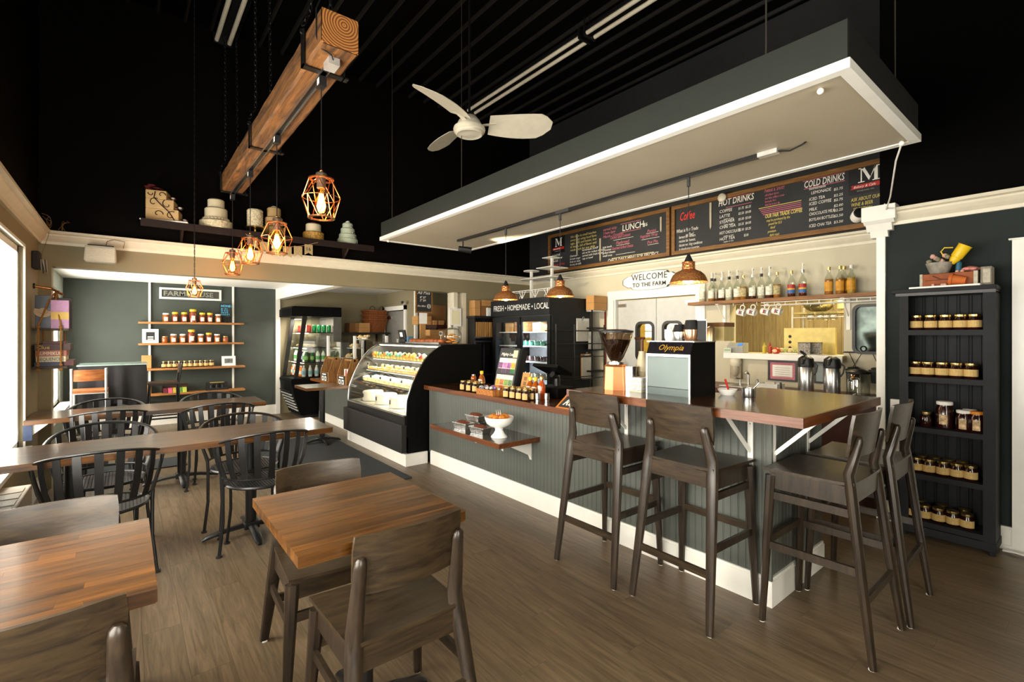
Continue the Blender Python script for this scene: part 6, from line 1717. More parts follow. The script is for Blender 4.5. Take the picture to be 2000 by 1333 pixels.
# clipboards and rack on the fridge's right side
for k, (lab, u0, v0, u1, v1) in enumerate((('clipboard with white sheets hanging on the fridge side', 1126, 622, 1151, 667), ('clipboard with smaller sheets lower on the fridge side', 1135, 692, 1156, 737))):
    a, b = at(u0, v0, y=FY0 - 0.012), at(u1, v1, y=FY0 - 0.012)
    t = thing('clipboard', lab, 'clipboard', ((a.x + b.x) / 2, FY0 - 0.01, b.z), 0, 'clipboards on the fridge side')
    MB().box(a.x, FY0 - 0.01, b.z, b.x, FY0 - 0.004, a.z).obj('board', GALV if k == 0 else KRAFT, t, world=True)
    MB().box(a.x + 0.012, FY0 - 0.016, b.z - 0.02 * k, b.x - 0.008, FY0 - 0.01, a.z - 0.04).obj('sheets', M('soft_paper', '#d4d0c4', 0.8, var=0.06), t, world=True)
    MB().ring(((a.x + b.x) / 2, FY0 - 0.02, a.z + 0.006), 0.016, 0.004, 14, 5, (0, 1, 0)).box((a.x + b.x) / 2 - 0.05, FY0 - 0.022, a.z - 0.03, (a.x + b.x) / 2 + 0.05, FY0 - 0.01, a.z - 0.008).obj('clip', CHROME, t, world=True)
rk = thing('wire_rack', 'black wire rack standing against the fridge side behind the register', 'rack', (4.6, 4.2, 0))
for u in (1086, 1122, 1180):
    p = at(u, 700, y=4.25)
    MB().cyl((p.x, 4.25, 0.0), (p.x, 4.25, 1.55), 0.010, n=8).obj('post', IRON, rk, world=True)
xa, xb = at(1086, 700, y=4.25).x, at(1180, 700, y=4.25).x
for zz in (0.5, 0.85, 1.13, 1.30, 1.47):
    MB().cyl((xa, 4.25, zz), (xb, 4.25, zz), 0.006, n=6).cyl((xa, 4.45, zz), (xb, 4.45, zz), 0.006, n=6).obj('rail', IRON, rk, world=True)
# boxes and shelf rack by the door
wr = thing('corner_rack', 'dark shelf rack with a red strip between fridge and swing doors', 'rack', (5.2, 4.46, 0))
ya, yb = 4.43, 4.54
for zz in (0.5, 0.9, 1.2, 1.50, 1.74):
    MB().box(5.0, 4.44, zz, 5.29, 4.545, zz + 0.02).obj('shelf', GALV if zz > 1.6 else IRON, wr, world=True)
for x_ in (5.005, 5.28):
    MB().box(x_ - 0.008, 4.44, 0, x_ + 0.008, 4.456, 1.76).obj('post', M('red_post', '#8a2018', 0.5) if x_ > 5.2 else IRON, wr, world=True)
carton('tan carton on the rack beside the swing doors', 4.99, 5.26, 4.40, 4.545, 1.76, 1.96)
MB().box(5.02, 4.45, 1.22, 5.2, 4.53, 1.46).obj('grey_bag', M('grey_plastic_bag', '#8d8c86', 0.4, var=0.3, scale=12, bmp=0.5), wr, world=True)

# ================================================================ ON THE LOWER COUNTER
CZ0 = 0.86
def cy(u, v, x):
    return at(u, v, x=x).y
# tea display
t = thing('tea_display', 'slanted dark tea display with two rows of coloured tea cards on the worktop', 'display', (2.82, cy(980, 700, 2.82), CZ0), 0)
cx, cyy = 2.82, t.location.y
Wd, Hd, lean = 0.30, 0.44, 0.25
q = Matrix.Rotation(-lean, 3, 'Y').inverted()
def PLN(mb):
    mb.v = [tuple(Matrix.Rotation(lean, 3, 'Y') @ Vector(p)) for p in mb.v]
    return mb
PLN(MB().box(0.0, -Wd / 2, 0.0, 0.03, Wd / 2, Hd)).obj('panel', M('tea_panel_dark_green', '#23292a', 0.5), t)
PLN(MB().box(0.03, -Wd / 2, 0.0, 0.10, -Wd / 2 + 0.01, Hd)).obj('side_panel', BLACKPL, t)
PLN(MB().box(0.03, Wd / 2 - 0.01, 0.0, 0.10, Wd / 2, Hd)).obj('side_panel', BLACKPL, t)
RL = Matrix.Rotation(lean, 3, 'Y') @ AXES['-X']
o = text('Mighty Leaf', (0, 0, 0), 0.042, PAPER, t, world=False, rot=Matrix.Identity(3), shear=0.25)
o.data.transform(Matrix.Rotation(lean, 4, 'Y') @ Matrix.Translation((-0.002, Wd / 2 - 0.03, Hd - 0.075)) @ AXES['-X'].to_4x4())
o = PLN(MB().box(-0.003, -Wd / 2 + 0.02, Hd - 0.09, 0.0, -Wd / 2 + 0.085, Hd - 0.02)).obj('seal_card', M('cream_seal', '#d8d0a8', 0.6, var=0.3, scale=60), t)
TC = (('#e8e2d4', '#7a4a7a', '#3a2a3a'), ('#e8e2d4', '#b87ab0', '#4a3450'), ('#ece2c8', '#9a5a9a', '#4a2c4a'), ('#e2e0b8', '#c89a2c', '#1c6a34'), ('#efe6c4', '#d89a2c', '#e0902a'), ('#ece2c8', '#b86a3a', '#b85a1c'), ('#e6e2c0', '#7a9a3a', '#c88a24'), ('#dfe0cc', '#5a7a4a', '#1c4a2c'))
for i in range(8):
    r_, c_ = divmod(i, 4)
    y1 = Wd / 2 - 0.022 - 0.065 * c_
    zt = Hd - 0.10 - 0.165 * r_
    cd = PLN(MB().box(-0.004, y1 - 0.062, zt - 0.145, 0.0, y1, zt)).obj('tea_card', M('tea_card_%d' % i, TC[i][0], 0.5, var=0.05), t)
    PLN(MB().box(-0.005, y1 - 0.060, zt - 0.10, -0.004, y1 - 0.002, zt - 0.045)).obj('picture', M('tea_pic_%d' % i, TC[i][1], 0.5, var=0.5, scale=60), cd)
    PLN(MB().box(-0.005, y1 - 0.062, zt - 0.145, -0.004, y1, zt - 0.105)).obj('band', M('tea_band_%d' % i, TC[i][2], 0.5, var=0.2, scale=40), cd)
# jam jars at the counter edge; the labels face the room (local -y turned to -x)
PRE = jar('preserve_jar', 0.033, 0.10, JAM, GOLD, 0.014, CREAMLBL, (1.2, 0.12, 0.62))
for i in range(6):
    k, r_ = i % 3, i // 3
    clone(PRE, '%s preserve jar from the left, %s row, left of the wicker tray' % (ORD[k], ('front', 'back')[r_]), (2.64 + 0.07 * r_, cy(905 + 12 * k, 765, 2.64) - 0.01 * r_, CZ0), -PI / 2, 'preserve jars left of the wicker tray')
for i in range(8):
    k, r_ = i % 4, i // 4
    clone(PRE, '%s preserve jar from the left, %s row, right of the wicker tray' % (ORD[k], ('front', 'back')[r_]), (2.63 + 0.07 * r_, cy(990 + 12.5 * k, 775, 2.63) + 0.0 * r_, CZ0), -PI / 2, 'preserve jars right of the wicker tray')
t = thing('wicker_tray', 'shallow woven tray of wrapped sweets at the counter edge', 'basket', (2.64, cy(957, 772, 2.64), CZ0))
MB().box(-0.06, -0.125, 0, 0.06, 0.125, 0.008).box(-0.065, -0.13, 0, -0.055, 0.13, 0.055).box(0.055, -0.13, 0, 0.065, 0.13, 0.055).box(-0.055, -0.13, 0, 0.055, -0.12, 0.055).box(-0.055, 0.12, 0, 0.055, 0.13, 0.055).obj('tray', M('woven_rattan', '#a8692c', 0.7, var=0.5, scale=90, bmp=0.8), t)
rr = random.Random(3)
for k in range(16):
    MB().blob((rr.uniform(-0.045, 0.045), rr.uniform(-0.11, 0.11), 0.055 + rr.random() * 0.02), (0.018, 0.016, 0.014), 7, 5, 0.7).obj('wrapped_sweet', M('foil_wrap_%d' % (k % 3), ('#d8dcd8', '#7f9a90', '#8a6a9a')[k % 3], 0.25, metal=0.3, var=0.4, scale=90), t)
HB = jar('honey_bottle', 0.036, 0.185, HONEY, YELLOW, 0.028, WHITELBL, (0.6, 0.12, 0.55), style='bottle')
HBC = jar('honey_bear', 0.038, 0.15, HONEY, CHROME, 0.014, None, None, style='bear')
HBR = jar('honey_bottle', 0.034, 0.20, M('red_amber_honey', (0.42, 0.06, 0.008), 0.1, var=0.2, coat=0.6), GOLD, 0.03, WHITELBL, (0.5, 0.2, 0.6), style='bottle')
clone(HBC, 'bear-shaped honey jar without label behind the left preserve jars', (2.80, cy(925, 745, 2.80), CZ0), -PI / 2)
clone(HB, 'yellow-capped honey bottle beside the tea display, left of it', (2.86, cy(941, 740, 2.86), CZ0), -PI / 2)
for i, (u, pr, lab) in enumerate(((1036, HB, 'yellow-capped honey bottle in front of the register, with white label'), (1046, HB, 'yellow-capped honey bottle in the middle of the group by the register'), (1058, HBR, 'gold-capped red honey bottle at the right of the group by the register'))):
    clone(pr, lab, (2.80, cy(u, 758, 2.80), CZ0), -PI / 2)
t = thing('brochure_stand', 'tall kraft card with dark stamps standing right of the tea display', 'card stand', (2.83, cy(1020, 735, 2.83), CZ0))
PLN(MB().box(0, -0.05, 0, 0.012, 0.05, 0.215)).obj('card', KRAFT, t)
for k in range(3):
    PLN(MB().box(-0.001, -0.02, 0.05 + 0.045 * k, 0.0, 0.02, 0.085 + 0.045 * k)).obj('stamp', KRAFTD, t)
for k, (u, lab) in enumerate(((1050, 'small steel cup at the counter edge before the register'), (1068, 'small steel cup close to the register sign'))):
    t = thing('steel_cup', lab, 'cup', (2.70 + 0.06 * k, cy(u, 778, 2.70 + 0.06 * k), CZ0))
    MB().lathe([(0.020, 0), (0.020, 0.012), (0.023, 0.014), (0.023, 0.065), (0.020, 0.066)], 16).obj('cup', CHROME, t, smooth=True)
    MB().ring((0, 0, 0.014), 0.023, 0.002, 16, 5).obj('band', BLACKPL, t)
t = thing('cash_register', 'black register screen on a stand behind the honey bottles', 'register', (3.02, cy(1080, 720, 3.02), CZ0))
MB().box(-0.10, -0.16, 0, 0.14, 0.16, 0.09).obj('base', BLACKFL, t, bevel=0.008)
MB().tube([(0.05, 0, 0.09), (0.05, 0, 0.17), (-0.01, 0, 0.20)], 0.03, 10).obj('neck', BLACKPL, t, smooth=True)
MB().cbox((-0.01, 0, 0.245), (0.03, 0.33, 0.20), Matrix.Rotation(-1.15, 3, 'Y')).obj('screen', BLACKFL, t, bevel=0.006)
def aframe(lab, txt, y0, x0, wid, hei, tilt):
    t = thing('register_sign', lab, 'sign', (x0, y0, CZ0))
    q_ = Matrix.Rotation(tilt, 3, 'Y')
    def pp(mb):
        mb.v = [tuple(q_ @ Vector(p)) for p in mb.v]
        return mb
    pp(MB().box(0, -wid / 2, 0, 0.014, wid / 2, 0.018).box(0, -wid / 2, hei - 0.018, 0.014, wid / 2, hei).box(0, -wid / 2, 0.018, 0.014, -wid / 2 + 0.018, hei - 0.018).box(0, wid / 2 - 0.018, 0.018, 0.014, wid / 2, hei - 0.018)).obj('frame', M('orange_oak_frame', '#b8702c', 0.5, var=0.15, scale=30), t)
    p = pp(MB().box(0.003, -wid / 2 + 0.018, 0.018, 0.011, wid / 2 - 0.018, hei - 0.018)).obj('slate', CHALK, t)
    o = text(txt, (0, 0, 0), 0.085, CHW, p, world=False, rot=Matrix.Identity(3), shear=0.3, bold=0.002)
    o.data.transform(q_.to_4x4() @ Matrix.Translation((0.001, wid / 2 - 0.04, 0.045)) @ AXES['-X'].to_4x4())
    return t
aframe('chalk sign lettered Register lying slanted at the end of the worktop', 'Register', 2.44, 2.56, 0.42, 0.17, 0.95)
aframe('chalk sign with two painted letters behind the register sign', 'A!', 2.47, 2.79, 0.40, 0.15, 0.85)
# on the small counter shelf
SZT = 0.586
FOIL = M('aluminium_foil', (0.72, 0.72, 0.70), 0.3, metal=1.0, var=0.2, scale=60, bmp=0.6)
def loaf(lab, x_, y_, z_):
    t = thing('foil_loaf_pan', lab, 'loaf pan', (x_, y_, z_), 0.1, 'foil loaf pans on the counter shelf')
    n = [(-0.040, -0.075), (0.040, -0.075), (0.040, 0.075), (-0.040, 0.075)]
    v0 = [(a, b, 0.0) for a, b in n]
    v1 = [(a * 1.25, b * 1.2, 0.05) for a, b in n]
    MB().add(v0 + v1, [(0, 3, 2, 1), (0, 1, 5, 4), (1, 2, 6, 5), (2, 3, 7, 6), (3, 0, 4, 7)]).obj('foil_tray', FOIL, t)
    MB().box(-0.054, -0.095, 0.048, 0.054, 0.095, 0.053).obj('foil_rim', FOIL, t)
    MB().blob((0, 0, 0.050), (0.045, 0.082, 0.022), 14, 7, 0.1).obj('loaf', M('dark_loaf_crust', '#5a2a18', 0.6, var=0.35, scale=30), t, smooth=True)
    MB().box(-0.05, -0.09, 0.054, 0.05, 0.09, 0.056).obj('clear_lid', CGLASS, t)
    return t
loaf('foil loaf pan at the front left of the counter shelf', 2.34, cy(905, 832, 2.34), SZT)
loaf('foil loaf pan at the front, next to the white pedestal bowl', 2.34, cy(938, 838, 2.34), SZT)
loaf('foil loaf pan stacked on top of the two front ones', 2.45, cy(930, 815, 2.45), SZT + 0.06)
loaf('foil loaf pan at the back of the counter shelf supporting another', 2.47, cy(930, 815, 2.45) + 0.02, SZT)
t = thing('pedestal_bowl', 'white footed bowl of wrapped pastries on the counter shelf', 'bowl', (2.37, cy(975, 840, 2.37), SZT))
MB().lathe([(0.068, 0.0), (0.066, 0.008), (0.045, 0.03), (0.032, 0.055), (0.036, 0.075), (0.075, 0.088), (0.104, 0.112), (0.118, 0.145), (0.121, 0.165), (0.117, 0.166), (0.110, 0.145), (0.095, 0.118), (0.06, 0.10), (0.002, 0.096)], 36, caps=True).obj('bowl', M('white_glazed_ceramic', '#f4f2ec', 0.15, var=0.02, coat=0.4), t, smooth=True)
for k in range(7):
    a = k * 0.9
    MB().blob((0.055 * math.cos(a), 0.055 * math.sin(a), 0.165), (0.034, 0.026, 0.022), 10, 6, 0.2).obj('pastry', M('amber_pastry', '#c97a28', 0.4, var=0.25, scale=40), t, smooth=True)
for k in range(3):
    MB().add([(0.02 * k - 0.03, 0, 0.175), (0.02 * k - 0.01, 0.01, 0.18), (0.02 * k - 0.025, 0.01, 0.225), (0.02 * k - 0.02, 0.0, 0.18)], [(0, 1, 2), (0, 2, 3), (1, 3, 2), (0, 3, 1)]).obj('wrapper_twist', M('cellophane_white', '#e8e6e0', 0.2), t)

# ================================================================ ON THE BAR TOP
BZ = 1.06
g = thing('coffee_grinder', 'copper-bodied coffee grinder with a smoky bean hopper on the bar', 'grinder', (2.52, cy(1203, 745, 2.52), BZ))
oct_ = [(0.075 * math.cos(PI / 8 + k * PI / 4) * 1.0, 0.085 * math.sin(PI / 8 + k * PI / 4)) for k in range(8)]
n = len(oct_)
MB().add([(a * 1.05, b * 1.05, 0) for a, b in oct_] + [(a * 0.97, b * 0.97, 0.15) for a, b in oct_] + [(a * 0.8, b * 0.8, 0.165) for a, b in oct_], [tuple(range(n))] + [(i, (i + 1) % n, (i + 1) % n + n, i + n) for i in range(n)] + [(i + n, (i + 1) % n + n, (i + 1) % n + 2 * n, i + 2 * n) for i in range(n)] + [tuple(range(2 * n, 3 * n))]).obj('body', M('copper_body', (0.62, 0.24, 0.10), 0.32, metal=0.8, var=0.08), g)
MB().lathe([(0.055, 0.165), (0.055, 0.18), (0.030, 0.182), (0.030, 0.20)], 20).obj('collar', CHROME, g, smooth=True)
MB().lathe([(0.034, 0.185), (0.05, 0.21), (0.085, 0.29), (0.108, 0.36), (0.110, 0.372)], 28, caps=False).obj('hopper', glass('smoky_hopper', (0.50, 0.40, 0.30), 0.85), g, smooth=True)
MB().lathe([(0.032, 0.188), (0.048, 0.21), (0.083, 0.29), (0.096, 0.325), (0.002, 0.33)], 24).obj('coffee_beans', M('roasted_beans', '#3a2214', 0.6, var=0.7, scale=140, bmp=1.0), g, smooth=True)
MB().lathe([(0.112, 0.372), (0.114, 0.385), (0.06, 0.395), (0.002, 0.396)], 28).obj('hopper_lid', BLACKPL, g, smooth=True)
MB().cyl((0.02, -0.10, 0.0), (0.02, -0.10, 0.155), 0.04, n=16).obj('dosing_cup', CHROME, g, smooth=True)
my1, my0 = cy(1263, 720, 2.50), cy(1349, 720, 2.50)
m = thing('coffee_brewer', 'black coffee brewer with a steel front panel on the bar', 'coffee machine', (2.65, (my0 + my1) / 2, BZ))
xr = at(1397, 720, y=my0).x
MB().prism([(2.50, BZ), (2.50, BZ + 0.245), (2.53, BZ + 0.315), (xr, BZ + 0.315), (xr, BZ)], 'XZ', my0, my1).obj('housing', BLACKFL, m, world=True)
MB().box(2.494, my0 + 0.012, BZ + 0.045, 2.50, my1 - 0.012, BZ + 0.225).obj('front_panel', M('brushed_steel_panel', (0.13, 0.155, 0.15), 0.42, metal=1.0, var=0.05, scale=6), m, world=True)
MB().box(2.493, my0, BZ + 0.228, 2.503, my1, BZ + 0.245).obj('trim_bar', CHROME, m, world=True)
MB().box(2.493, my0, BZ, 2.503, my0 + 0.010, BZ + 0.23).box(2.493, my1 - 0.010, BZ, 2.503, my1, BZ + 0.23).obj('corner_bar', CHROME, m, world=True)
MB().box(2.4945, my0 + 0.012, BZ, 2.50, my1 - 0.012, BZ + 0.042).obj('lower_panel', M('brushed_steel_lower', (0.09, 0.11, 0.105), 0.4, metal=1.0, var=0.05), m, world=True)
bd = MB().prism([(2.499, BZ + 0.246), (2.529, BZ + 0.316), (2.531, BZ + 0.316), (2.501, BZ + 0.246)], 'XZ', my0 + 0.004, my1 - 0.004).obj('badge_panel', M('black_granite', '#15131a', 0.25, var=0.9, scale=160), m, world=True)
o = text('Olympia', (0, 0, 0), 0.05, M('gold_lettering', '#c8982c', 0.4, metal=0.4), bd, world=False, rot=Matrix.Identity(3), shear=0.3)
o.data.transform(Matrix.Translation((2.508, (my0 + my1) / 2 + 0.075, BZ + 0.268)) @ Matrix.Rotation(0.40, 4, 'Y') @ AXES['-X'].to_4x4())
MB().box(2.53, my0 - 0.004, BZ + 0.315, xr, my1 + 0.02, BZ + 0.322).obj('top_tray', CHROME, m, world=True)
TZ = BZ + 0.322
for k, (u, r, h, mat, lab, nm, cat) in enumerate(((1308, 0.032, 0.07, 'ceramic', 'small white mug at the left on top of the coffee brewer', 'mug', 'mug'), (1327, 0.042, 0.10, 'pot', 'smaller steel server with black lid on the coffee brewer', 'coffee_server', 'jug'), (1351, 0.050, 0.125, 'pot', 'larger copper-tinted server with black lid on the coffee brewer', 'coffee_server', 'jug'), (1388, 0.025, 0.075, 'tin', 'small bronze tin at the right on top of the coffee brewer', 'tin', 'tin'))):
    t = thing(nm, lab, cat, (2.64, cy(u, 665, 2.64), TZ))
    if mat == 'ceramic':
        MB().lathe([(r * 0.8, 0), (r, 0.02), (r, h), (r * 0.9, h), (r * 0.85, 0.02), (0.002, 0.015)], 18).obj('body', M('white_glazed_ceramic', '#f4f2ec', 0.15), t, smooth=True)
        MB().ring((0, -r - 0.008, h * 0.5), 0.016, 0.004, 14, 5, (1, 0, 0)).obj('handle', M('white_glazed_ceramic', '#f4f2ec', 0.15), t)
    elif mat == 'pot':
        MB().lathe([(r * 0.75, 0), (r * 0.8, 0.01), (r, h * 0.5), (r * 0.98, h * 0.55)], 20).obj('body', CHROME if k == 1 else M('copper_glass', (0.50, 0.28, 0.16), 0.2, metal=0.8), t, smooth=True)
        MB().lathe([(r * 1.0, h * 0.55), (r * 0.95, h * 0.62), (r * 0.7, h), (r * 0.65, h)], 20).obj('lid', BLACKPL, t, smooth=True)
        MB().tube([(-0.01, -r, h * 0.55), (-0.01, -r - 0.03, h * 0.5), (-0.01, -r - 0.025, h * 0.2), (-0.01, -r * 0.85, h * 0.12)], 0.006, 6).obj('handle', BLACKPL, t, smooth=True)
    else:
        MB().lathe([(r, 0), (r, h), (r * 0.9, h + 0.004), (r * 0.3, h + 0.012)], 18).obj('body', M('bronze_tin', (0.42, 0.30, 0.16), 0.3, metal=0.9), t, smooth=True)
t = thing('storage_box', 'wide tan storage box with brown lid behind the brewer top', 'box', (2.80, cy(1405, 660, 2.80), TZ))
MB().box(-0.06, -0.06, 0, 0.06, 0.06, 0.085).obj('body', M('tan_box', '#b6a26a', 0.6), t)
MB().box(-0.062, -0.062, 0.085, 0.062, 0.062, 0.11).obj('lid', M('brown_lid', '#6a4420', 0.5), t)
t = thing('card_stand', 'clear triangular stand with a card on the coffee brewer', 'card stand', (2.62, cy(1371, 660, 2.62), TZ))
MB().box(0, -0.028, 0, 0.003, 0.028, 0.125).obj('card', CHALK, t)
MB().box(-0.001, -0.030, 0.12, 0.004, 0.030, 0.127).box(-0.001, -0.030, 0, 0.004, -0.027, 0.125).obj('frame', WHITE, t)
t = thing('syrup_pump_bottle', 'cream syrup bottle with a brown pump between grinder and brewer', 'bottle', (2.66, cy(1254, 735, 2.66), BZ))
MB().lathe([(0.042, 0), (0.045, 0.01), (0.045, 0.13), (0.038, 0.16), (0.030, 0.20), (0.022, 0.235), (0.022, 0.25)], 20).obj('body', M('cream_bottle', '#cfc2a2', 0.35), t, smooth=True)
MB().lathe([(0.0455, 0.05), (0.0455, 0.12)], 20, caps=False).obj('label', M('beige_label', '#b8a888', 0.6, var=0.3, scale=60), t, smooth=True)
MB().cyl((0, 0, 0.25), (0, 0, 0.33), 0.010, n=10).cyl((0, -0.02, 0.335), (0, 0.055, 0.335), 0.009, n=8).obj('pump', M('brown_pump', '#5a3018', 0.4), t, smooth=True)
t = thing('napkin_stack', 'stack of folded napkins and cards beside the steel brewer', 'napkins', (2.55, cy(1250, 748, 2.55), BZ))
for k in range(9):
    MB().box(-0.05, -0.045, 0.010 * k, 0.05 - 0.002 * (k % 3), 0.045, 0.010 * k + 0.008).obj('napkin', PAPER if k % 3 else M('cream_sheet', '#efe6c0', 0.8), t)

# ================================================================ MENU WALL
BX = XK - 0.035
def menu_board(lab, ua, ub, cols):
    y1, y0 = at(ua, 480, x=BX).y, at(ub, 480, x=BX).y
    z0, z1 = 2.40, 3.00
    t = thing('menu_board', lab, 'menu board', (BX, (y0 + y1) / 2, z0), 0, 'chalk menu boards above the crown')
    s = MB().box(BX, y0 + 0.03, z0 + 0.03, XK - 0.002, y1 - 0.03, z1 - 0.03).obj('slate', CHALK, t, world=True)
    f = 0.045
    MB().box(BX - 0.02, y0, z0, XK - 0.001, y1, z0 + f).box(BX - 0.02, y0, z1 - f, XK - 0.001, y1, z1).obj('frame_rail', FRAMEW, t, world=True)
    MB().box(BX - 0.02, y0, z0 + f, XK - 0.001, y0 + f, z1 - f).box(BX - 0.02, y1 - f, z0 + f, XK - 0.001, y1, z1 - f).obj('frame_stile', FRAMEW, t, world=True)
    return t, s
b1, s1 = menu_board('left chalk menu board headed LUNCH', 1072, 1309, None)
b2, s2 = menu_board('right chalk menu board headed HOT DRINKS and COLD DRINKS', 1313, 1735, None)
def ch(s, u, v, hpx, mat, slate, shear=0.15, uend=None, bold=0.0):
    """one chalk line starting at pixel (u, v) of the board's plane; uend fits its right end"""
    p = at(u, v, x=BX - 0.002)
    d = (p - Vector((0, 0, CAMH))).dot(FWD)
    size = hpx * d / FPX / 0.72
    wide = 1.0
    if uend:
        e = at(uend, v, x=BX - 0.002)
        wide = (p.y - e.y) / max(1e-3, size * 0.56 * max(len(r) for r in s.split('\n')))
    return text(s, p, size, mat, slate, '-X', shear=shear, world=False, wide=wide, bold=bold, depth=0.0006)
def strike(u0, v0, u1, mat, slate, th=0.006, v1=None):
    a, b = at(u0, v0, x=BX - 0.002), at(u1, v0 if v1 is None else v1, x=BX - 0.002)
    b.z = a.z
    MB().box(BX - 0.003, b.y, a.z - th / 2, BX - 0.0005, a.y, a.z + th / 2).obj('chalk_line', mat, slate)
def logo(u, v, hpx, slate, full=True):
    p = at(u, v, x=BX - 0.004)
    d = (p - Vector((0, 0, CAMH))).dot(FWD)
    h = hpx * d / FPX
    w = h * 1.25
    X = BX - 0.004
    sh = MB()
    def poly(pts):
        sh.prism([(p.y - a * w, p.z + b * h) for a, b in pts], 'YZ', X - 0.002, X)
    poly([(0.12, 0.06), (0.18, 0.06), (0.18, 0.94), (0.12, 0.94)])
    poly([(0.00, 0.0), (0.30, 0.0), (0.30, 0.06), (0.0, 0.06)])
    poly([(0.02, 0.94), (0.26, 0.94), (0.28, 1.0), (0.02, 1.0)])
    poly([(0.14, 1.0), (0.30, 1.0), (0.56, 0.30), (0.50, 0.06)])
    poly([(0.50, 0.06), (0.55, 0.18), (0.84, 1.0), (0.78, 1.0)])
    poly([(0.74, 0.06), (0.90, 0.06), (0.90, 0.94), (0.74, 0.94)])
    poly([(0.66, 0.0), (1.0, 0.0), (1.0, 0.06), (0.66, 0.06)])
    poly([(0.76, 0.94), (1.0, 0.94), (1.0, 1.0), (0.76, 1.0)])
    bk = MB().box(X - 0.0015, p.y - w * 1.30, p.z - h * 0.78, X + 0.003, p.y + w * 0.45, p.z + h * 1.22).obj('logo_panel', M('logo_black', '#0b0b0c', 0.5), slate)
    sh.obj('logo_letter', PAPER, bk)
    MB().prism([(p.y + 0.36 * w, p.z - 0.40 * h), (p.y + 0.28 * w, p.z - 0.27 * h), (p.y + 0.34 * w, p.z - 0.13 * h), (p.y - 1.28 * w, p.z - 0.10 * h), (p.y - 1.24 * w, p.z - 0.40 * h)], 'YZ', X - 0.003, X - 0.0016).obj('red_ribbon', M('ribbon_red', '#b3231f', 0.5), bk)
    text('Bakery & Cafe', (X - 0.0035, p.y + 0.22 * w, p.z - 0.34 * h), 0.22 * h, PAPER, bk, '-X', shear=0.35, world=False, wide=1.0)
    text('ESTABLISHED 1996', (X - 0.002, p.y + 0.05 * w, p.z - 0.60 * h), 0.12 * h, M('pale_grey_print', '#9a9a98', 0.6), bk, '-X', world=False)
logo(1084, 483, 16, s1)
ch('served till\nsold out, see\nspecials', 1078, 502, 4, CHW, s1)
ch('Soup of the\nDay', 1082, 520, 4.5, CHR, s1)
ch('We bake in small batches\nevery day using local farm\neggs, milk and butter, low\nin waste, full of flavor and\nmade fresh for you daily', 1114, 466, 4.6, CHY, s1)
ch('Oatmeal -\nbrown sugar\nfruit or nuts\nhoney & milk', 1113, 503, 4, CHW, s1)
ch('homemade SOUP\nask us for todays choices\nserved with fresh bread\ncup or bowl', 1137, 491, 4, CHW, s1)
ch('Gluten free bread + $1.25  bread on request', 1112, 526, 4, CHP, s1, uend=1172)
ch('served daily\n11am-3pm\nMarch - October', 1178, 452, 5, CHP, s1)
ch('LUNCH', 1215, 452, 12, CHW, s1, shear=0.05, uend=1250, bold=0.001)
for (ua, va, ub) in ((1212, 438.5, 1252), (1212, 455, 1252)):
    strike(ua, va, ub, CHP, s1)
ch('$6', 1256, 443, 7, CHW, s1)
ch('Chicken Salad Croissant', 1192, 468, 6, CHP, s1, uend=1244)
ch('Flatbread', 1203, 478, 6, CHP, s1)
ch('Gourmet Grilled Cheese', 1195, 489, 6, CHP, s1, uend=1246)
ch('Panini', 1264, 455, 6, CHP, s1)
ch('Vegetable Wrap', 1250, 466, 6, CHP, s1, uend=1291)
ch('Pot Pie', 1264, 477, 6, CHP, s1)
ch('kids lunch\n3 choices\ngrilled cheese\nsmall soup', 1177, 486, 4, CHW, s1)
for (ua, va, ub) in ((1198, 470, 1237), (1204, 480, 1230), (1262, 457, 1286), (1253, 469, 1288), (1265, 479, 1286), (1203, 498, 1240)):
    strike(ua, va, ub, CHW, s1, 0.004)
ch('CHECK DAILY MENU FOR SPECIFICS', 1187, 514, 7.5, CHW, s1, uend=1290)
strike(1195, 505, 1277, CHY, s1, 0.005)
strike(1193, 516, 1283, CHW, s1, 0.004)
for (u_, v0, v1, sl) in ((1291, 424, 454, s1), (1172.5, 466, 512, s1), (1127, 458, 500, s1), (1388, 396, 448, s2)):
    a, b = at(u_, v0, x=BX - 0.004), at(u_, v1, x=BX - 0.004)
    MB().prism([(a.y + 0.012, a.z), (a.y - 0.012, a.z), (a.y - 0.010, b.z + 0.03), (a.y, b.z), (a.y + 0.010, b.z + 0.03)], 'YZ', BX - 0.010, BX).obj('chalk_pencil', M('wood_pencil_grey', '#b8ac94', 0.6), sl)
ch('Coffee', 1327, 432, 16, CHR, s2, shear=0.3, uend=1364, bold=0.002)
ch('What is Fair Trade\n            coffee?', 1321, 456, 7, CHW, s2, uend=1381)
ch('farmers & workers\nreceive fair honest,\ndecent working conditions\nin developing countries', 1326, 467, 5.6, CHW, s2, uend=1386)
ch('HOT DRINKS', 1403, 404, 12, CHW, s2, uend=1468, bold=0.001)
strike(1405, 392, 1468, CHP, s2, 0.004)
strike(1418, 406, 1468, CHP, s2, 0.005)
HD = (('COFFEE', 417, '$1.75  $2.25'), ('LATTE', 427, '$3.50  $4.00'), ('STEAMER', 438, '$2.50  $3.00'), ('CHAI TEA', 448, '$3.25  $4.00'), ('HOT CHOCOLATE', 459, '$2.50  $3.25'), ('HOT TEA', 471, '          $2.00'))
for s_, v_, pr in HD:
    ch(s_, 1405, v_, 6, CHW, s2, uend=1405 + 4.0 * len(s_) if len(s_) < 9 else 1440)
    ch(pr, 1442, v_ - 7, 4.8, CHW, s2, uend=1475)
for v_ in (430, 441, 463, 474):
    ch('regular or iced', 1413, v_, 2.6, CHW, s2, uend=1440)
ch('Need a Shot?', 1493, 377, 8, CHP, s2, uend=1542)
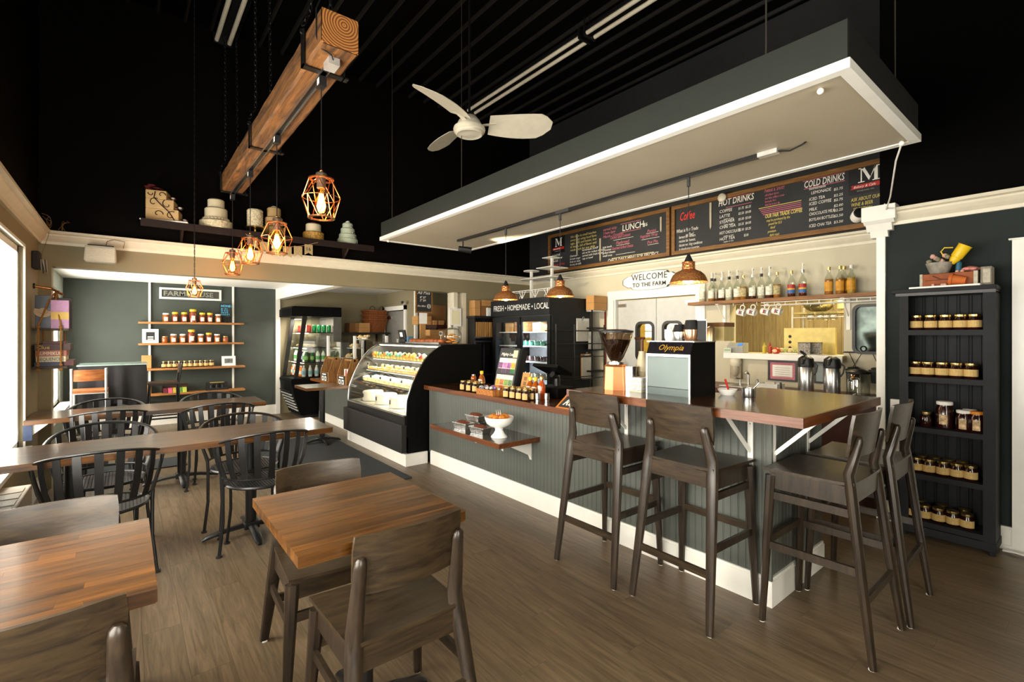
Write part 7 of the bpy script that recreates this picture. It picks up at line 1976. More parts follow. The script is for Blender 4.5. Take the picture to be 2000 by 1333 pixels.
ch('add a flavor shot to\nyour latte, coffee or a new\nlemonade, for a\nlittle kick in your day', 1494, 384, 4.6, CHP, s2, uend=1547)
for k, mt in enumerate((CHY, CHP, CHP, CHP, CHP)):
    strike(1482 + 2 * k, 408 + 3 * k, 1565, mt, s2, 0.006)
ch('OUR FAIR TRADE COFFEE', 1494, 427, 7.5, CHY, s2, uend=1568, bold=0.0008)
ch('may be purchased by the\n   pound for $13\n      decaf\n  premium\n     dark roast', 1497, 434, 5.2, CHY, s2, uend=1556)
ch('COLD DRINKS', 1570, 368, 13, CHW, s2, uend=1644, bold=0.001)
strike(1568, 355, 1650, CHP, s2, 0.004)
strike(1570, 370, 1650, CHP, s2, 0.005)
CD = (('homemade', 372, ''), ('  LEMONADE', 381, '$2.75'), ('ICED TEA', 393, '$2.25'), ('ICED COFFEE', 402, '$2.75'), ('MILK', 413, '$2.00'), ('CHOCOLATE MILK', 422, '$2.25'), ('BOYLAN BOTTLES', 433, '$2.50'), ('ICED CHAI TEA', 445, '$3.50'))
for s_, v_, pr in CD:
    ch(s_, 1580, v_, 6, CHW, s2, uend=1580 + min(46, 4.1 * len(s_)))
    if pr:
        ch(pr, 1628, v_ - 8, 5, CHW, s2)
ch('ASK ABOUT OUR\nWINE & BEER\n  SELECTION', 1662, 395, 7, CHY, s2, uend=1715)
logo(1676, 358, 28, s2)
t = thing('round_lamp', 'small cream dome fixture at the top of the right menu board', 'fixture', tuple(at(1410, 386, x=BX - 0.03)))
MB().blob((0, 0, 0), (0.02, 0.05, 0.05), 14, 8).obj('dome', CREAMTRIM, t, smooth=True)
MB().cyl((0, 0, 0), (0.028, 0, 0), 0.03, n=14).obj('mount', CREAMTRIM, t)
p = at(1673, 426, x=BX - 0.08)
t = seccam('white security camera with black face beside the corner capital', tuple(p), 0)
t.rotation_euler = (0, -1.35, 0.5)
t.scale = (1.6, 1.6, 1.6)
t = thing('power_cord', 'white power cord hanging from the canopy to the corner capital', 'cord', (4.0, 0.8, 2.45))
MB().tube([(3.40, 0.72, 2.50), (3.55, 0.78, 2.45), (4.05, 0.92, 2.36), (4.30, 1.0, 2.33), (4.42, 1.02, 2.36), (4.47, 1.05, 2.41)], 0.005, 6).obj('cord', WHITE, t, smooth=True, world=True)
# welcome sign
p0, p1 = at(1217, 547, x=XK - 0.01), at(1326, 545, x=XK - 0.01)
cyw, czw, ww, hw = (p0.y + p1.y) / 2, 2.125, (p0.y - p1.y) / 2, 0.125
t = thing('welcome_sign', 'white plaque lettered WELCOME TO THE FARM above the swing doors', 'sign', (XK - 0.02, cyw, czw))
def plaque(s_):
    pts = []
    base = [(0.0, 1.0), (0.35, 0.97), (0.62, 0.86), (0.66, 0.66), (0.70, 0.60), (0.80, 0.62), (0.86, 0.50), (0.92, 0.42), (1.0, 0.25), (1.0, 0.0)]
    full = base + [(a, -b) for a, b in reversed(base[:-1])]
    full = full + [(-a, b) for a, b in reversed(full[1:-1])]
    return [(cyw - a * ww * s_, czw + b * hw * s_) for a, b in full]
MB().prism(plaque(1.0), 'YZ', XK - 0.020, XK - 0.002).obj('rim', M('iron_grey_rim', '#3a3c3c', 0.5), t, world=True)
pl = MB().prism(plaque(0.965), 'YZ', XK - 0.024, XK - 0.019).obj('panel', PAPER, t, world=True)
INK = M('black_ink', '#17181a', 0.6)
text('WELCOME', (XK - 0.027, cyw, czw + 0.012), 0.115, INK, pl, '-X', align='CENTER', world=False, wide=0.92, space=1.1)
text('TO THE FARM', (XK - 0.027, cyw, czw - 0.075), 0.074, INK, pl, '-X', align='CENTER', world=False, wide=1.05, space=1.05, bold=0.001)

# ================================================================ BOTTLE SHELF, RACK, MUGS, GLASSES
BSZ = 1.795
bs = thing('bottle_shelf', 'long rustic wood shelf of syrup bottles above the kitchen hatch', 'shelf', (5.2, 2.2, BSZ))
MB().box(XK - 0.20, 1.13, BSZ - 0.035, XK - 0.002, 3.06, BSZ).obj('board', SHELFY, bs, world=True)
for y_ in (2.72, 1.52):
    MB().box(XK - 0.012, y_ - 0.016, BSZ - 0.33, XK - 0.002, y_ + 0.016, BSZ - 0.035).box(XK - 0.18, y_ - 0.016, BSZ - 0.043, XK - 0.012, y_ + 0.016, BSZ - 0.035).obj('bracket', WHITE, bs, world=True)
    MB().cyl((XK - 0.16, y_, BSZ - 0.045), (XK - 0.012, y_, BSZ - 0.20), 0.006, n=6).obj('brace', WHITE, bs, world=True)
SBH = 0.275
def syrup(cap, labm, liq, fill, tall, cat='bottle'):
    t = thing('syrup_bottle', '', cat, (0, 0, 0))
    r = 0.036
    MB().lathe([(r * 0.9, 0), (r, 0.008), (r, 0.150), (r * 0.85, 0.170), (0.014, 0.205), (0.013, 0.255)], 16).obj('glass_body', BGLASS, t, smooth=True)
    MB().lathe([(r * 0.85, 0.005), (r * 0.95, 0.010), (r * 0.95, fill), (0.002, fill + 0.001)], 14).obj('syrup', liq, t, smooth=True)
    g = [[(1.02 * r * math.sin(a), -1.02 * r * math.cos(a), zz) for zz in (0.035, 0.125)] for a in [1.2 * (-1 + 2 * i / 6) for i in range(7)]]
    MB().sheet(g, 0.001, (0, -1, 0)).obj('label', labm, t)
    MB().lathe([(0.015, 0.235), (0.015, 0.265), (0.002, 0.267)], 12).obj('cap', cap, t, smooth=True)
    if tall:
        MB().cyl((0, 0, 0.265), (0, 0, 0.315), 0.006, n=8).tube([(0, 0, 0.315), (0, -0.005, 0.325), (-0.005, 0.035, 0.318)], 0.007, 6).obj('pump', PAPER, t, smooth=True)
    return t
AMBER = M('amber_syrup', (0.42, 0.16, 0.03), 0.1, var=0.2)
BRN = M('brown_syrup', (0.10, 0.025, 0.012), 0.1, var=0.2)
CLR = M('pale_syrup', (0.62, 0.55, 0.40), 0.1, var=0.1)
GRL = M('green_white_label', '#e4e2cc', 0.6, var=0.35, scale=45)
WHL = M('white_flower_label', '#efe6d2', 0.6, var=0.3, scale=35)
PTL = M('patterned_olive_label', '#b8aa7a', 0.6, var=0.5, scale=60)
ORL = M('orange_yellow_label', '#d89a2a', 0.6, var=0.25, scale=20)
SY = {'a': syrup(BLACKPL, WHL, AMBER, 0.10, True), 'b': syrup(BLACKPL, GRL, CLR, 0.12, True), 'c': syrup(PAPER, WHL, BRN, 0.07, True), 'd': syrup(GOLD, PTL, AMBER, 0.14, False), 'e': syrup(GOLD, M('red_blue_label', '#b8302a', 0.5, var=0.15, scale=12), BRN, 0.12, False), 'f': syrup(GOLD, ORL, AMBER, 0.15, False), 'g': syrup(PAPER, ORL, M('yellow_syrup', (0.62, 0.36, 0.06), 0.1), 0.15, False), 'h': syrup(CHROME, M('red_blue_label', '#b8302a', 0.5), BRN, 0.12, True)}
for k_ in ('e', 'h'):
    t = SY[k_]
    g_ = [[(1.03 * 0.036 * math.sin(a), -1.03 * 0.036 * math.cos(a), zz) for zz in (0.038, 0.070)] for a in [1.2 * (-1 + 2 * i / 6) for i in range(7)]]
    lb = [c for c in t.children if c.name.startswith('label')][0]
    MB().sheet(g_, 0.001, (0, -1, 0)).obj('label_band', M('label_blue', '#2a6ab0', 0.5), lb)
    g_ = [[(1.03 * 0.036 * math.sin(a), -1.03 * 0.036 * math.cos(a), zz) for zz in (0.072, 0.088)] for a in [1.2 * (-1 + 2 * i / 6) for i in range(7)]]
    MB().sheet(g_, 0.001, (0, -1, 0)).obj('label_band', M('label_yellow', '#d8b23a', 0.5), lb)
BOT = [(1372, 'b', 0), (1390, 'a', 0), (1396, 'a', 0.05), (1410, 'c', 0), (1424, 'b', 0), (1440, 'a', 0), (1452, 'd', 0), (1470, 'c', 0), (1487, 'b', 0), (1503, 'c', 0), (1518, 'd', 0), (1546, 'e', 0), (1568, 'h', 0), (1619, 'f', 0), (1641, 'f', 0), (1649, 'f', 0.06), (1663, 'g', 0)]
for i, (u, k, dx) in enumerate(BOT):
    p = at(u, 585, x=5.19 + dx)
    clone(SY[k], '%s syrup bottle from the left on the rustic shelf' % ORD[i], (5.19 + dx, p.y, BSZ), -PI / 2, 'syrup bottles above the hatch')
wk = thing('glass_rack', 'white wire stemware rack fixed under the bottle shelf', 'rack', (5.2, 1.8, BSZ - 0.06))
ya, yb = at(1720, 575, x=5.17).y, at(1492, 590, x=5.17).y
for x_ in (5.10, 5.15, 5.20, 5.25):
    MB().cyl((x_, 1.16, BSZ - 0.075), (x_, yb, BSZ - 0.075), 0.004, n=6).obj('wire', WHITE, wk, world=True)
MB().cyl((5.10, 1.16, BSZ - 0.045), (5.10, yb, BSZ - 0.045), 0.004, n=6).obj('wire', WHITE, wk, world=True)
y_ = 1.20
while y_ < yb:
    MB().tube([(5.10, y_, BSZ - 0.045), (5.10, y_, BSZ - 0.075), (5.25, y_, BSZ - 0.075)], 0.003, 5).obj('cross_wire', WHITE, wk, world=True)
    y_ += 0.10
mug = thing('hanging_mug', '', 'mug', (0, 0, 0))
MB().lathe([(0.030, 0), (0.036, 0.006), (0.038, 0.085), (0.035, 0.086), (0.033, 0.01), (0.002, 0.008)], 20).obj('cup', M('white_glazed_ceramic', '#f4f2ec', 0.15), mug, smooth=True)
MB().ring((0, 0.055, 0.045), 0.024, 0.005, 16, 6, (1, 0, 0)).obj('handle', M('white_glazed_ceramic', '#f4f2ec', 0.15), mug, smooth=True)
lg = MB()
lg.box(-0.042, -0.018, 0.036, -0.037, 0.018, 0.046).obj('red_mark', M('ribbon_red', '#b3231f', 0.5), mug)
MB().box(-0.042, -0.014, 0.047, -0.037, -0.009, 0.066).box(-0.042, 0.009, 0.047, -0.037, 0.014, 0.066).cbox((-0.0395, -0.004, 0.057), (0.005, 0.004, 0.02), Matrix.Rotation(0.5, 3, 'X')).cbox((-0.0395, 0.004, 0.057), (0.005, 0.004, 0.02), Matrix.Rotation(-0.5, 3, 'X')).obj('letter_mark', INK, mug)
for i, u in enumerate((1432, 1452, 1478, 1500)):
    p = at(u, 605, x=5.16)
    c = clone(mug, '%s white logo mug from the left hanging under the bottle shelf' % ORD[i], (5.16, p.y - 0.04, BSZ - 0.14), 0, 'white mugs hanging under the shelf')
    c.rotation_euler = (PI / 2 + 0.25, 0, 0)
    c.location = (5.16, p.y - 0.045, BSZ - 0.125)
    MB().tube([(5.16, p.y - 0.0, BSZ - 0.035), (5.16, p.y - 0.0, BSZ - 0.06), (5.16, p.y - 0.012, BSZ - 0.07)], 0.003, 5).obj('hook', GALV, bs, world=True)
wg = thing('wine_glass', '', 'glass', (0, 0, 0))
MB().lathe([(0.032, 0.0), (0.032, -0.003), (0.005, -0.010), (0.004, -0.06), (0.010, -0.070), (0.034, -0.095), (0.040, -0.125), (0.037, -0.150), (0.032, -0.165)], 20, caps=False).obj('glass_bowl', glass('stemware_glass', (0.95, 0.96, 0.95), 0.86), wg, smooth=True)
MB().ring((0, 0, -0.165), 0.032, 0.0015, 20, 5).obj('rim', glass('stemware_glass', (0.95, 0.96, 0.95), 0.86), wg, smooth=True)
for i, u in enumerate((1583, 1602, 1611, 1628)):
    clone(wg, '%s upside-down wine glass from the left in the wire rack' % ORD[i], (5.16 + 0.03 * (i == 2), at(u, 600, x=5.16).y, BSZ - 0.068), 0, 'wine glasses hanging in the rack')
# hatch: sill, frame and what stands on it
HS = HATCH[2]
hl = thing('hatch_sill', 'white metal edged sill of the kitchen hatch', 'sill', (XK, 2.1, HS))
MB().box(XK - 0.10, HATCH[0] - 0.02, HS - 0.03, XK + 0.30, HATCH[1] + 0.02, HS - 0.002).obj('board', M('yellow_sill', '#d6c27a', 0.5), hl, world=True)
MB().box(XK - 0.105, HATCH[0] - 0.02, HS - 0.06, XK - 0.095, HATCH[1] + 0.02, HS).obj('metal_edge', WHITE, hl, world=True)
def hy(u, x=XK + 0.02):
    return at(u, 680, x=x).y
t = thing('chocolate_cake', 'speckled chocolate layer cake with a slice missing on the hatch sill', 'cake', (XK - 0.0, hy(1582, XK), HS))
prof = [(0.0, -0.0)]
pts = [(0.0, 0.0)] + [(0.105 * math.cos(a), 0.105 * math.sin(a)) for a in [math.radians(-100 + 300 * k / 30) for k in range(31)]]
MB().prism(pts, 'XY', 0.006, 0.115).obj('cake_body', M('speckled_chocolate', '#9a9488', 0.7, var=0.8, scale=110), t)
MB().prism([(a * 1.01, b * 1.01) for a, b in pts], 'XY', 0.115, 0.122).obj('icing_top', M('chocolate_icing', '#2c1810', 0.5), t)
for k in range(3):
    MB().prism([(a * 0.97 + 0.001, b * 0.97 - 0.001) for a, b in pts], 'XY', 0.03 + 0.028 * k, 0.036 + 0.028 * k).obj('layer', M('chocolate_layer', '#4a2c20', 0.7), t)
MB().lathe([(0.12, 0), (0.125, 0.006), (0.002, 0.006)], 24).obj('plate', PAPER, t, smooth=True)
for u, c, lab in ((1493, '#c9b43a', 'yellow squeeze bottle with pointed cap on the hatch sill'), (1504, '#a8402c', 'red squeeze bottle with pointed cap on the hatch sill')):
    t = thing('squeeze_bottle', lab, 'bottle', (XK + 0.02, hy(u), HS))
    MB().lathe([(0.018, 0), (0.020, 0.006), (0.020, 0.075), (0.014, 0.08)], 14).obj('body', M('squeeze_' + c[1:], c, 0.4), t, smooth=True)
    MB().lathe([(0.016, 0.078), (0.012, 0.09), (0.002, 0.12)], 12).obj('nozzle', M('squeeze_' + c[1:], c, 0.4), t, smooth=True)
t = thing('tomato', 'red round tomato half on the hatch sill beside the squeeze bottles', 'tomato', (XK + 0.03, hy(1515), HS))
MB().blob((0, 0, 0.03), (0.042, 0.042, 0.036), 14, 8).obj('flesh', M('tomato_red', '#c83a1c', 0.35, var=0.15), t, smooth=True)
MB().blob((-0.035, 0, 0.03), (0.01, 0.025, 0.02), 10, 6).obj('cut_face', M('pale_tomato', '#e8c8a8', 0.5), t, smooth=True)
t = thing('food_tray', 'tray of pale wrapped food along the hatch sill', 'tray', (XK + 0.08, hy(1545), HS))
MB().box(-0.05, -0.14, 0, 0.05, 0.14, 0.012).obj('tray', WHITE, t)
for k in range(6):
    MB().blob((0, -0.11 + 0.045 * k, 0.034), (0.04, 0.03, 0.026), 10, 6, 0.3).obj('wrapped_food', BREADP if k % 2 else M('lettuce_pale', '#b8c07a', 0.6, var=0.3, scale=40), t, smooth=True)
t = thing('label_printer', 'grey label printer with a blue screen at the left of the hatch', 'printer', (XK - 0.02, hy(1443, XK), HS))
MB().prism([(-0.06, 0), (-0.08, 0.07), (-0.02, 0.11), (0.06, 0.11), (0.06, 0)], 'XZ', -0.09, 0.09).obj('body', M('printer_grey', '#a8a8a0', 0.45), t, bevel=0.006)
MB().cbox((-0.055, -0.05, 0.094), (0.004, 0.05, 0.03), Matrix.Rotation(0.95, 3, 'Y')).obj('screen', emission('blue_screen', '#2f7fd8', 0.8), t)
MB().box(-0.10, 0.03, 0.0, -0.085, 0.11, 0.05).obj('timer', M('pale_timer', '#cfd6c4', 0.5), t)
MB().box(-0.105, 0.04, 0.02, -0.10, 0.10, 0.04).obj('timer_display', M('lcd_green', '#8fae86', 0.4), t)
t = thing('cream_carton', 'yellow-lit carton with hearts standing in the hatch', 'box', (XK + 0.24, hy(1581, XK + 0.24), HS))
MB().box(-0.02, -0.24, 0, 0.02, 0.24, 0.27).obj('carton', M('pale_yellow_card', '#e0cf84', 0.7, var=0.1), t)
for k in range(3):
    MB().blob((-0.022, 0.18, 0.06 + 0.06 * k), (0.003, 0.016, 0.016), 8, 5).obj('heart_mark', INK, t)
# kitchen: shelf rack, hood and steel bowl behind the hatch
t = thing('kitchen_rack', 'wire rack in the kitchen seen through the hatch', 'rack', (6.3, 1.9, 0))
for yy_ in (1.55, 2.35):
    MB().cyl((6.2, yy_, 0), (6.2, yy_, 1.75), 0.012, n=8).cyl((6.55, yy_, 0), (6.55, yy_, 1.75), 0.012, n=8).obj('post', GALV, t, world=True)
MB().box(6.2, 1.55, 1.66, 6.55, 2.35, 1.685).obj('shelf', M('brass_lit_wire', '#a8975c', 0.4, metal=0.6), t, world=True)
MB().cyl((6.2, 1.55, 1.62), (6.2, 2.35, 1.62), 0.006, n=6).obj('rail', GALV, t, world=True)
t = thing('steel_bowl', 'large steel bowl tilted on the kitchen rack', 'bowl', (6.35, 2.12, 1.685))
MB().lathe([(0.05, 0.0), (0.12, 0.03), (0.17, 0.09), (0.19, 0.15), (0.185, 0.15), (0.165, 0.09)], 28, caps=False).obj('bowl', CHROME, t, smooth=True)
t = thing('kitchen_hood', 'pale metal extractor hood in the kitchen', 'hood', (6.7, 1.55, 1.7))
MB().prism([(6.4, 1.72), (6.4, 1.80), (6.75, 2.2), (7.18, 2.2), (7.18, 1.72)], 'XZ', 1.05, 1.95).obj('hood', M('cream_steel', '#d8cf9c', 0.4), t, world=True)
t = thing('kitchen_fridge', 'pale kitchen fridge at the right of the hatch view', 'fridge', (6.9, 1.25, 0))
MB().box(6.6, 1.02, 0, 7.18, 1.50, 1.68).obj('cabinet', M('kitchen_fridge_white', '#dcd4a8', 0.4), t, world=True, bevel=0.01)
MB().box(6.585, 1.45, 0.9, 6.60, 1.47, 1.4).obj('handle', BLACKPL, t, world=True)

# ================================================================ BACK COUNTER BELOW THE HATCH
bc = thing('back_counter', 'brown back counter along the menu wall with the sink', 'counter', (5.0, 2.1, 0))
MB().box(4.72, 1.16, 0.0, XK - 0.002, 2.95, 0.84).obj('cabinet', M('brown_cabinet', '#3a1c12', 0.5, var=0.15), bc, world=True)
MB().box(4.68, 1.14, 0.84, XK - 0.002, 2.95, 0.88).obj('top', M('red_brown_laminate', '#5a2c1c', 0.35, var=0.2), bc, world=True)
KZ2 = 0.88
def ap(lab, u, lever):
    t = thing('airpot', lab, 'airpot', (4.90, at(u, 760, x=4.90).y, KZ2), 0, 'steel airpots on the back counter')
    MB().lathe([(0.060, 0.0), (0.064, 0.01), (0.064, 0.24), (0.058, 0.25)], 24).obj('body', CHROME, t, smooth=True)
    MB().lathe([(0.066, 0.24), (0.070, 0.27), (0.062, 0.32), (0.03, 0.345), (0.002, 0.348)], 24).obj('lid', BLACKPL, t, smooth=True)
    MB().tube([(-0.04, 0, 0.315), (-0.085, 0, 0.305), (-0.095, 0, 0.27)], [0.022, 0.020, 0.012], 8).obj('spout', BLACKPL, t, smooth=True)
    if lever:
        MB().tube([(0.0, 0, 0.345), (-0.01, 0.02, 0.37), (-0.03, 0.035, 0.385)], 0.012, 8).obj('lever', BLACKPL, t, smooth=True)
    MB().tube([(0.0, -0.068, 0.28), (0.0, -0.095, 0.26), (0.0, -0.085, 0.20), (0.0, -0.066, 0.17)], 0.007, 6).obj('handle', BLACKPL, t, smooth=True)
ap('steel airpot with a raised lever beside the pink certificate', 1574, True)
ap('steel airpot with a round black lid nearest the wall corner', 1625, False)
a, b = at(1500, 704, x=XK - 0.012), at(1557, 747, x=XK - 0.012)
t = thing('certificate', 'black framed certificate with a pink border on the wall under the hatch', 'picture frame', (XK - 0.01, (a.y + b.y) / 2, b.z))
MB().box(XK - 0.018, b.y, b.z, XK - 0.002, a.y, b.z + 0.018).box(XK - 0.018, b.y, a.z - 0.018, XK - 0.002, a.y, a.z).box(XK - 0.018, b.y, b.z + 0.018, XK - 0.002, b.y + 0.018, a.z - 0.018).box(XK - 0.018, a.y - 0.018, b.z + 0.018, XK - 0.002, a.y, a.z - 0.018).obj('frame', BLACKPL, t, world=True)
pk = MB().box(XK - 0.010, b.y + 0.018, b.z + 0.018, XK - 0.003, a.y - 0.018, a.z - 0.018).obj('pink_border', M('pink_border_print', '#c87a86', 0.7, var=0.3, scale=90), t, world=True)
sh_ = MB().box(XK - 0.012, b.y + 0.045, b.z + 0.045, XK - 0.010, a.y - 0.045, a.z - 0.045).obj('sheet', PAPER, pk)
for k in range(6):
    MB().box(XK - 0.013, b.y + 0.07, a.z - 0.075 - 0.022 * k, XK - 0.012, a.y - 0.07, a.z - 0.072 - 0.022 * k).obj('text_line', M('grey_text', '#8a8488', 0.8), sh_)
a, b = at(1590, 706, x=XK - 0.012), at(1608, 750, x=XK - 0.012)
t = thing('certificate', 'second framed sheet on the wall between the two airpots', 'picture frame', (XK - 0.01, (a.y + b.y) / 2, b.z))
MB().box(XK - 0.018, b.y - 0.02, b.z, XK - 0.006, a.y, a.z).obj('frame', BLACKPL, t, world=True)
MB().box(XK - 0.019, b.y, b.z + 0.02, XK - 0.018, a.y - 0.02, a.z - 0.02).obj('sheet', M('grey_blue_sheet', '#9aa6a8', 0.6), t, world=True)
t = thing('dispenser_jar', 'squared glass drink dispenser with a dark lid on the back counter', 'dispenser', (4.92, at(1676, 750, x=4.92).y, KZ2))
MB().lathe([(0.075, 0.0), (0.085, 0.01), (0.088, 0.20), (0.084, 0.21)], 24, caps=False).obj('tank', glass('dispenser_glass', (0.75, 0.78, 0.74), 0.8), t, smooth=True)
MB().lathe([(0.090, 0.205), (0.092, 0.22), (0.04, 0.24), (0.002, 0.242)], 24).obj('lid', BLACKPL, t, smooth=True)
MB().cyl((-0.085, 0, 0.03), (-0.12, 0, 0.03), 0.008, n=8).obj('tap', CHROME, t)
t = thing('soap_dispenser', 'cream wall soap dispenser above the small sink', 'dispenser', (XK - 0.05, at(1437, 715, x=5.26).y, 1.02))
MB().blob((0, 0, 0.10), (0.05, 0.065, 0.075), 16, 9).obj('dome', CREAMTRIM, t, smooth=True)
MB().blob((0, 0, 0.02), (0.045, 0.05, 0.085), 14, 8).obj('reservoir', M('clear_grey_plastic', '#b0a78e', 0.3), t, smooth=True)
MB().box(0.0, -0.06, -0.09, 0.045, 0.06, 0.16).obj('back_plate', M('beige_plate', '#9c927a', 0.5), t)
t = thing('sink', 'small steel sink with taps on the back counter', 'sink', (5.0, at(1450, 755, x=5.0).y, KZ2))
MB().box(-0.16, -0.17, 0.0, 0.18, 0.17, 0.012).obj('rim', CHROME, t, bevel=0.004)
MB().tube([(0.14, 0, 0.01), (0.14, 0, 0.12), (0.10, 0, 0.15), (0.05, 0, 0.13)], 0.012, 8).obj('spout', CHROME, t, smooth=True)
for s_ in (-1, 1):
    MB().cyl((0.14, 0.09 * s_, 0.01), (0.14, 0.09 * s_, 0.06), 0.012, n=10).tube([(0.14, 0.09 * s_, 0.065), (0.10, 0.12 * s_, 0.075)], 0.009, 8).obj('tap', CHROME, t, smooth=True)
t = thing('white_tub', 'white plastic tub on the back counter beside the sink', 'tub', (4.85, at(1505, 765, x=4.85).y, KZ2))
MB().box(-0.08, -0.09, 0, 0.08, 0.09, 0.008).box(-0.085, -0.095, 0, -0.078, 0.095, 0.07).box(0.078, -0.095, 0, 0.085, 0.095, 0.07).box(-0.078, -0.095, 0, 0.078, -0.088, 0.07).box(-0.078, 0.088, 0, 0.078, 0.095, 0.07).obj('tub', M('milky_plastic', '#d8d8ce', 0.4), t)
t = thing('steel_can', 'plain steel can beside the white tub on the back counter', 'can', (4.85, at(1520, 765, x=4.85).y, KZ2))
MB().lathe([(0.03, 0), (0.032, 0.004), (0.032, 0.085), (0.028, 0.086)], 18).obj('can', CHROME, t, smooth=True)
MB().ring((0, 0, 0.085), 0.031, 0.002, 18, 5).obj('rim', CHROME, t)
t = thing('white_dish', 'white dish with a red-handled whisk on the bar edge', 'dish', (2.80, at(1421, 776, x=2.80).y, BZ))
MB().lathe([(0.035, 0), (0.05, 0.02), (0.056, 0.035), (0.053, 0.036), (0.045, 0.018), (0.002, 0.01)], 22).obj('dish', PAPER, t, smooth=True)
MB().tube([(0.0, -0.01, 0.01), (0.02, 0.02, 0.08)], 0.004, 6).tube([(0.01, 0.0, 0.03), (0.02, 0.025, 0.09)], 0.006, 6).obj('red_handle', M('red_plastic', '#c8201c', 0.4), t)
t = thing('steel_pot', 'small steel pot with a spoon behind the bar edge', 'pot', (2.80, at(1462, 775, x=2.80).y, BZ))
MB().lathe([(0.035, 0), (0.037, 0.005), (0.037, 0.05), (0.034, 0.051), (0.033, 0.01), (0.002, 0.006)], 20).obj('pot', CHROME, t, smooth=True)
MB().tube([(0.0, 0.0, 0.02), (0.02, -0.05, 0.085)], 0.004, 6).obj('spoon', CHROME, t, smooth=True)
t = thing('hand_towel_rack', 'black iron hanger with two small pots on the wall by the corner', 'rack', (XK - 0.03, 1.40, 1.25))
MB().tube([(XK - 0.02, 1.24, 1.255), (XK - 0.02, 1.56, 1.255)], 0.007, 6).ring((XK - 0.02, 1.40, 1.29), 0.022, 0.005, 14, 5, (1, 0, 0)).obj('bar', IRON, t, world=True)
for y_ in (1.46, 1.28):
    MB().tube([(XK - 0.02, y_ + 0.05, 1.25), (XK - 0.06, y_ - 0.03, 1.08)], 0.003, 5).tube([(XK - 0.02, y_ - 0.05, 1.25), (XK - 0.06, y_ + 0.03, 1.08)], 0.003, 5).obj('cross_wire', IRON, t, world=True)
    MB().lathe([(0.045, 0), (0.06, 0.10), (0.064, 0.102), (0.064, 0.118), (0.058, 0.118)], 20, (XK - 0.075, y_, 0.985)).obj('pot', M('dark_grey_pot', '#34383a', 0.6), t, smooth=True, world=True)
    MB().blob((XK - 0.075, y_, 1.105), (0.05, 0.05, 0.02), 10, 6, 0.5).obj('herbs', M('dark_leaf', '#2c3020', 0.8), t, world=True)
t = thing('wall_mirror', 'black-framed rounded window panel on the wall beside the corner post', 'mirror', (XK - 0.01, 1.40, 1.45))
g2 = MB()
framering(g2, rrect(1.36, 1.47, 0.25, 0.46, 0.06), rrect(1.36, 1.47, 0.20, 0.41, 0.045), XK - 0.03, XK - 0.002)
g2.obj('frame', BLACKPL, t, smooth=True, world=True)
MB().prism(rrect(1.36, 1.47, 0.20, 0.41, 0.045), 'YZ', XK - 0.012, XK - 0.004).obj('glass', M('dark_mirror', (0.025, 0.032, 0.028), 0.06, metal=0.9, var=0.6, scale=9), t, world=True)
t = thing('wall_socket', 'cream wall socket with a cord beside the corner post', 'socket', (XK - 0.01, 1.18, 1.07))
MB().box(XK - 0.03, 1.145, 1.02, XK - 0.002, 1.20, 1.13).obj('plate', CREAMTRIM, t, world=True, bevel=0.003)
MB().tube([(XK - 0.03, 1.17, 1.04), (XK - 0.06, 1.20, 1.0), (XK - 0.10, 1.26, 0.95), (XK - 0.12, 1.28, 0.89)], 0.005, 6).obj('cord', CREAMTRIM, t, smooth=True, world=True)

# ================================================================ JAM CABINET AND WHAT IS ON IT
JX0, JX1, JY0, JY1, JZ = 4.30, 4.53, 0.438, 0.925, 1.70
jc = thing('jam_cabinet', 'tall narrow dark cabinet with open shelves of preserve jars', 'cabinet', (4.42, 0.68, 0))
JP = M('dark_cabinet_paint', '#292b2e', 0.6, var=0.12, scale=6, spec=0.12)
MB().box(JX0 + 0.012, JY0, 0.06, JX1, JY0 + 0.022, JZ).obj('side_panel', JP, jc, world=True)
MB().box(JX0 + 0.012, JY1 - 0.022, 0.06, JX1, JY1, JZ).obj('side_panel', JP, jc, world=True)
MB().box(JX0, JY0, 0.04, JX0 + 0.014, JY0 + 0.058, JZ).obj('face_stile', JP, jc, world=True)
MB().box(JX0, JY1 - 0.050, 0.04, JX0 + 0.014, JY1, JZ).obj('face_stile', JP, jc, world=True)
MB().box(JX1 - 0.008, JY0 + 0.022, 0.06, JX1, JY1 - 0.022, JZ).obj('back', JP, jc, world=True)
bbw = 0.062
k = 0
y_ = JY0 + 0.026
bb = MB().prism([(-0.029, 0), (-0.027, -0.005), (-0.020, -0.006), (-0.017, -0.002), (-0.014, -0.006), (0.027, -0.006), (0.029, 0)], 'XY', 0.08, JZ).mesh('board', JP)
while y_ < JY1 - 0.04:
    place(bb, 'board', jc, loc=(JX1 - 0.008 - 4.42, y_ + 0.031 - 0.68, 0), rot=(0, 0, -PI / 2))
    y_ += bbw
JS = (1.452, 1.125, 0.775, 0.450, 0.125)
for z_ in JS:
    MB().box(JX0 + 0.002, JY0 + 0.022, z_ - 0.022, JX1 - 0.014, JY1 - 0.022, z_).box(JX0, JY0 + 0.058, z_ - 0.036, JX0 + 0.012, JY1 - 0.05, z_).obj('shelf', JP, jc, world=True)
MB().box(JX0 - 0.02, JY0 - 0.005, JZ + 0.012, JX1, JY1 + 0.045, JZ + 0.04).obj('top', JP, jc, world=True, bevel=0.004)
MB().box(JX0 - 0.008, JY0, JZ - 0.008, JX1, JY1 + 0.02, JZ + 0.012).obj('cornice', BLACKPL, jc, world=True)
MB().box(JX0 - 0.008, JY0 - 0.005, 0.03, JX1, JY1 + 0.008, 0.085).obj('base_moulding', JP, jc, world=True, bevel=0.006)
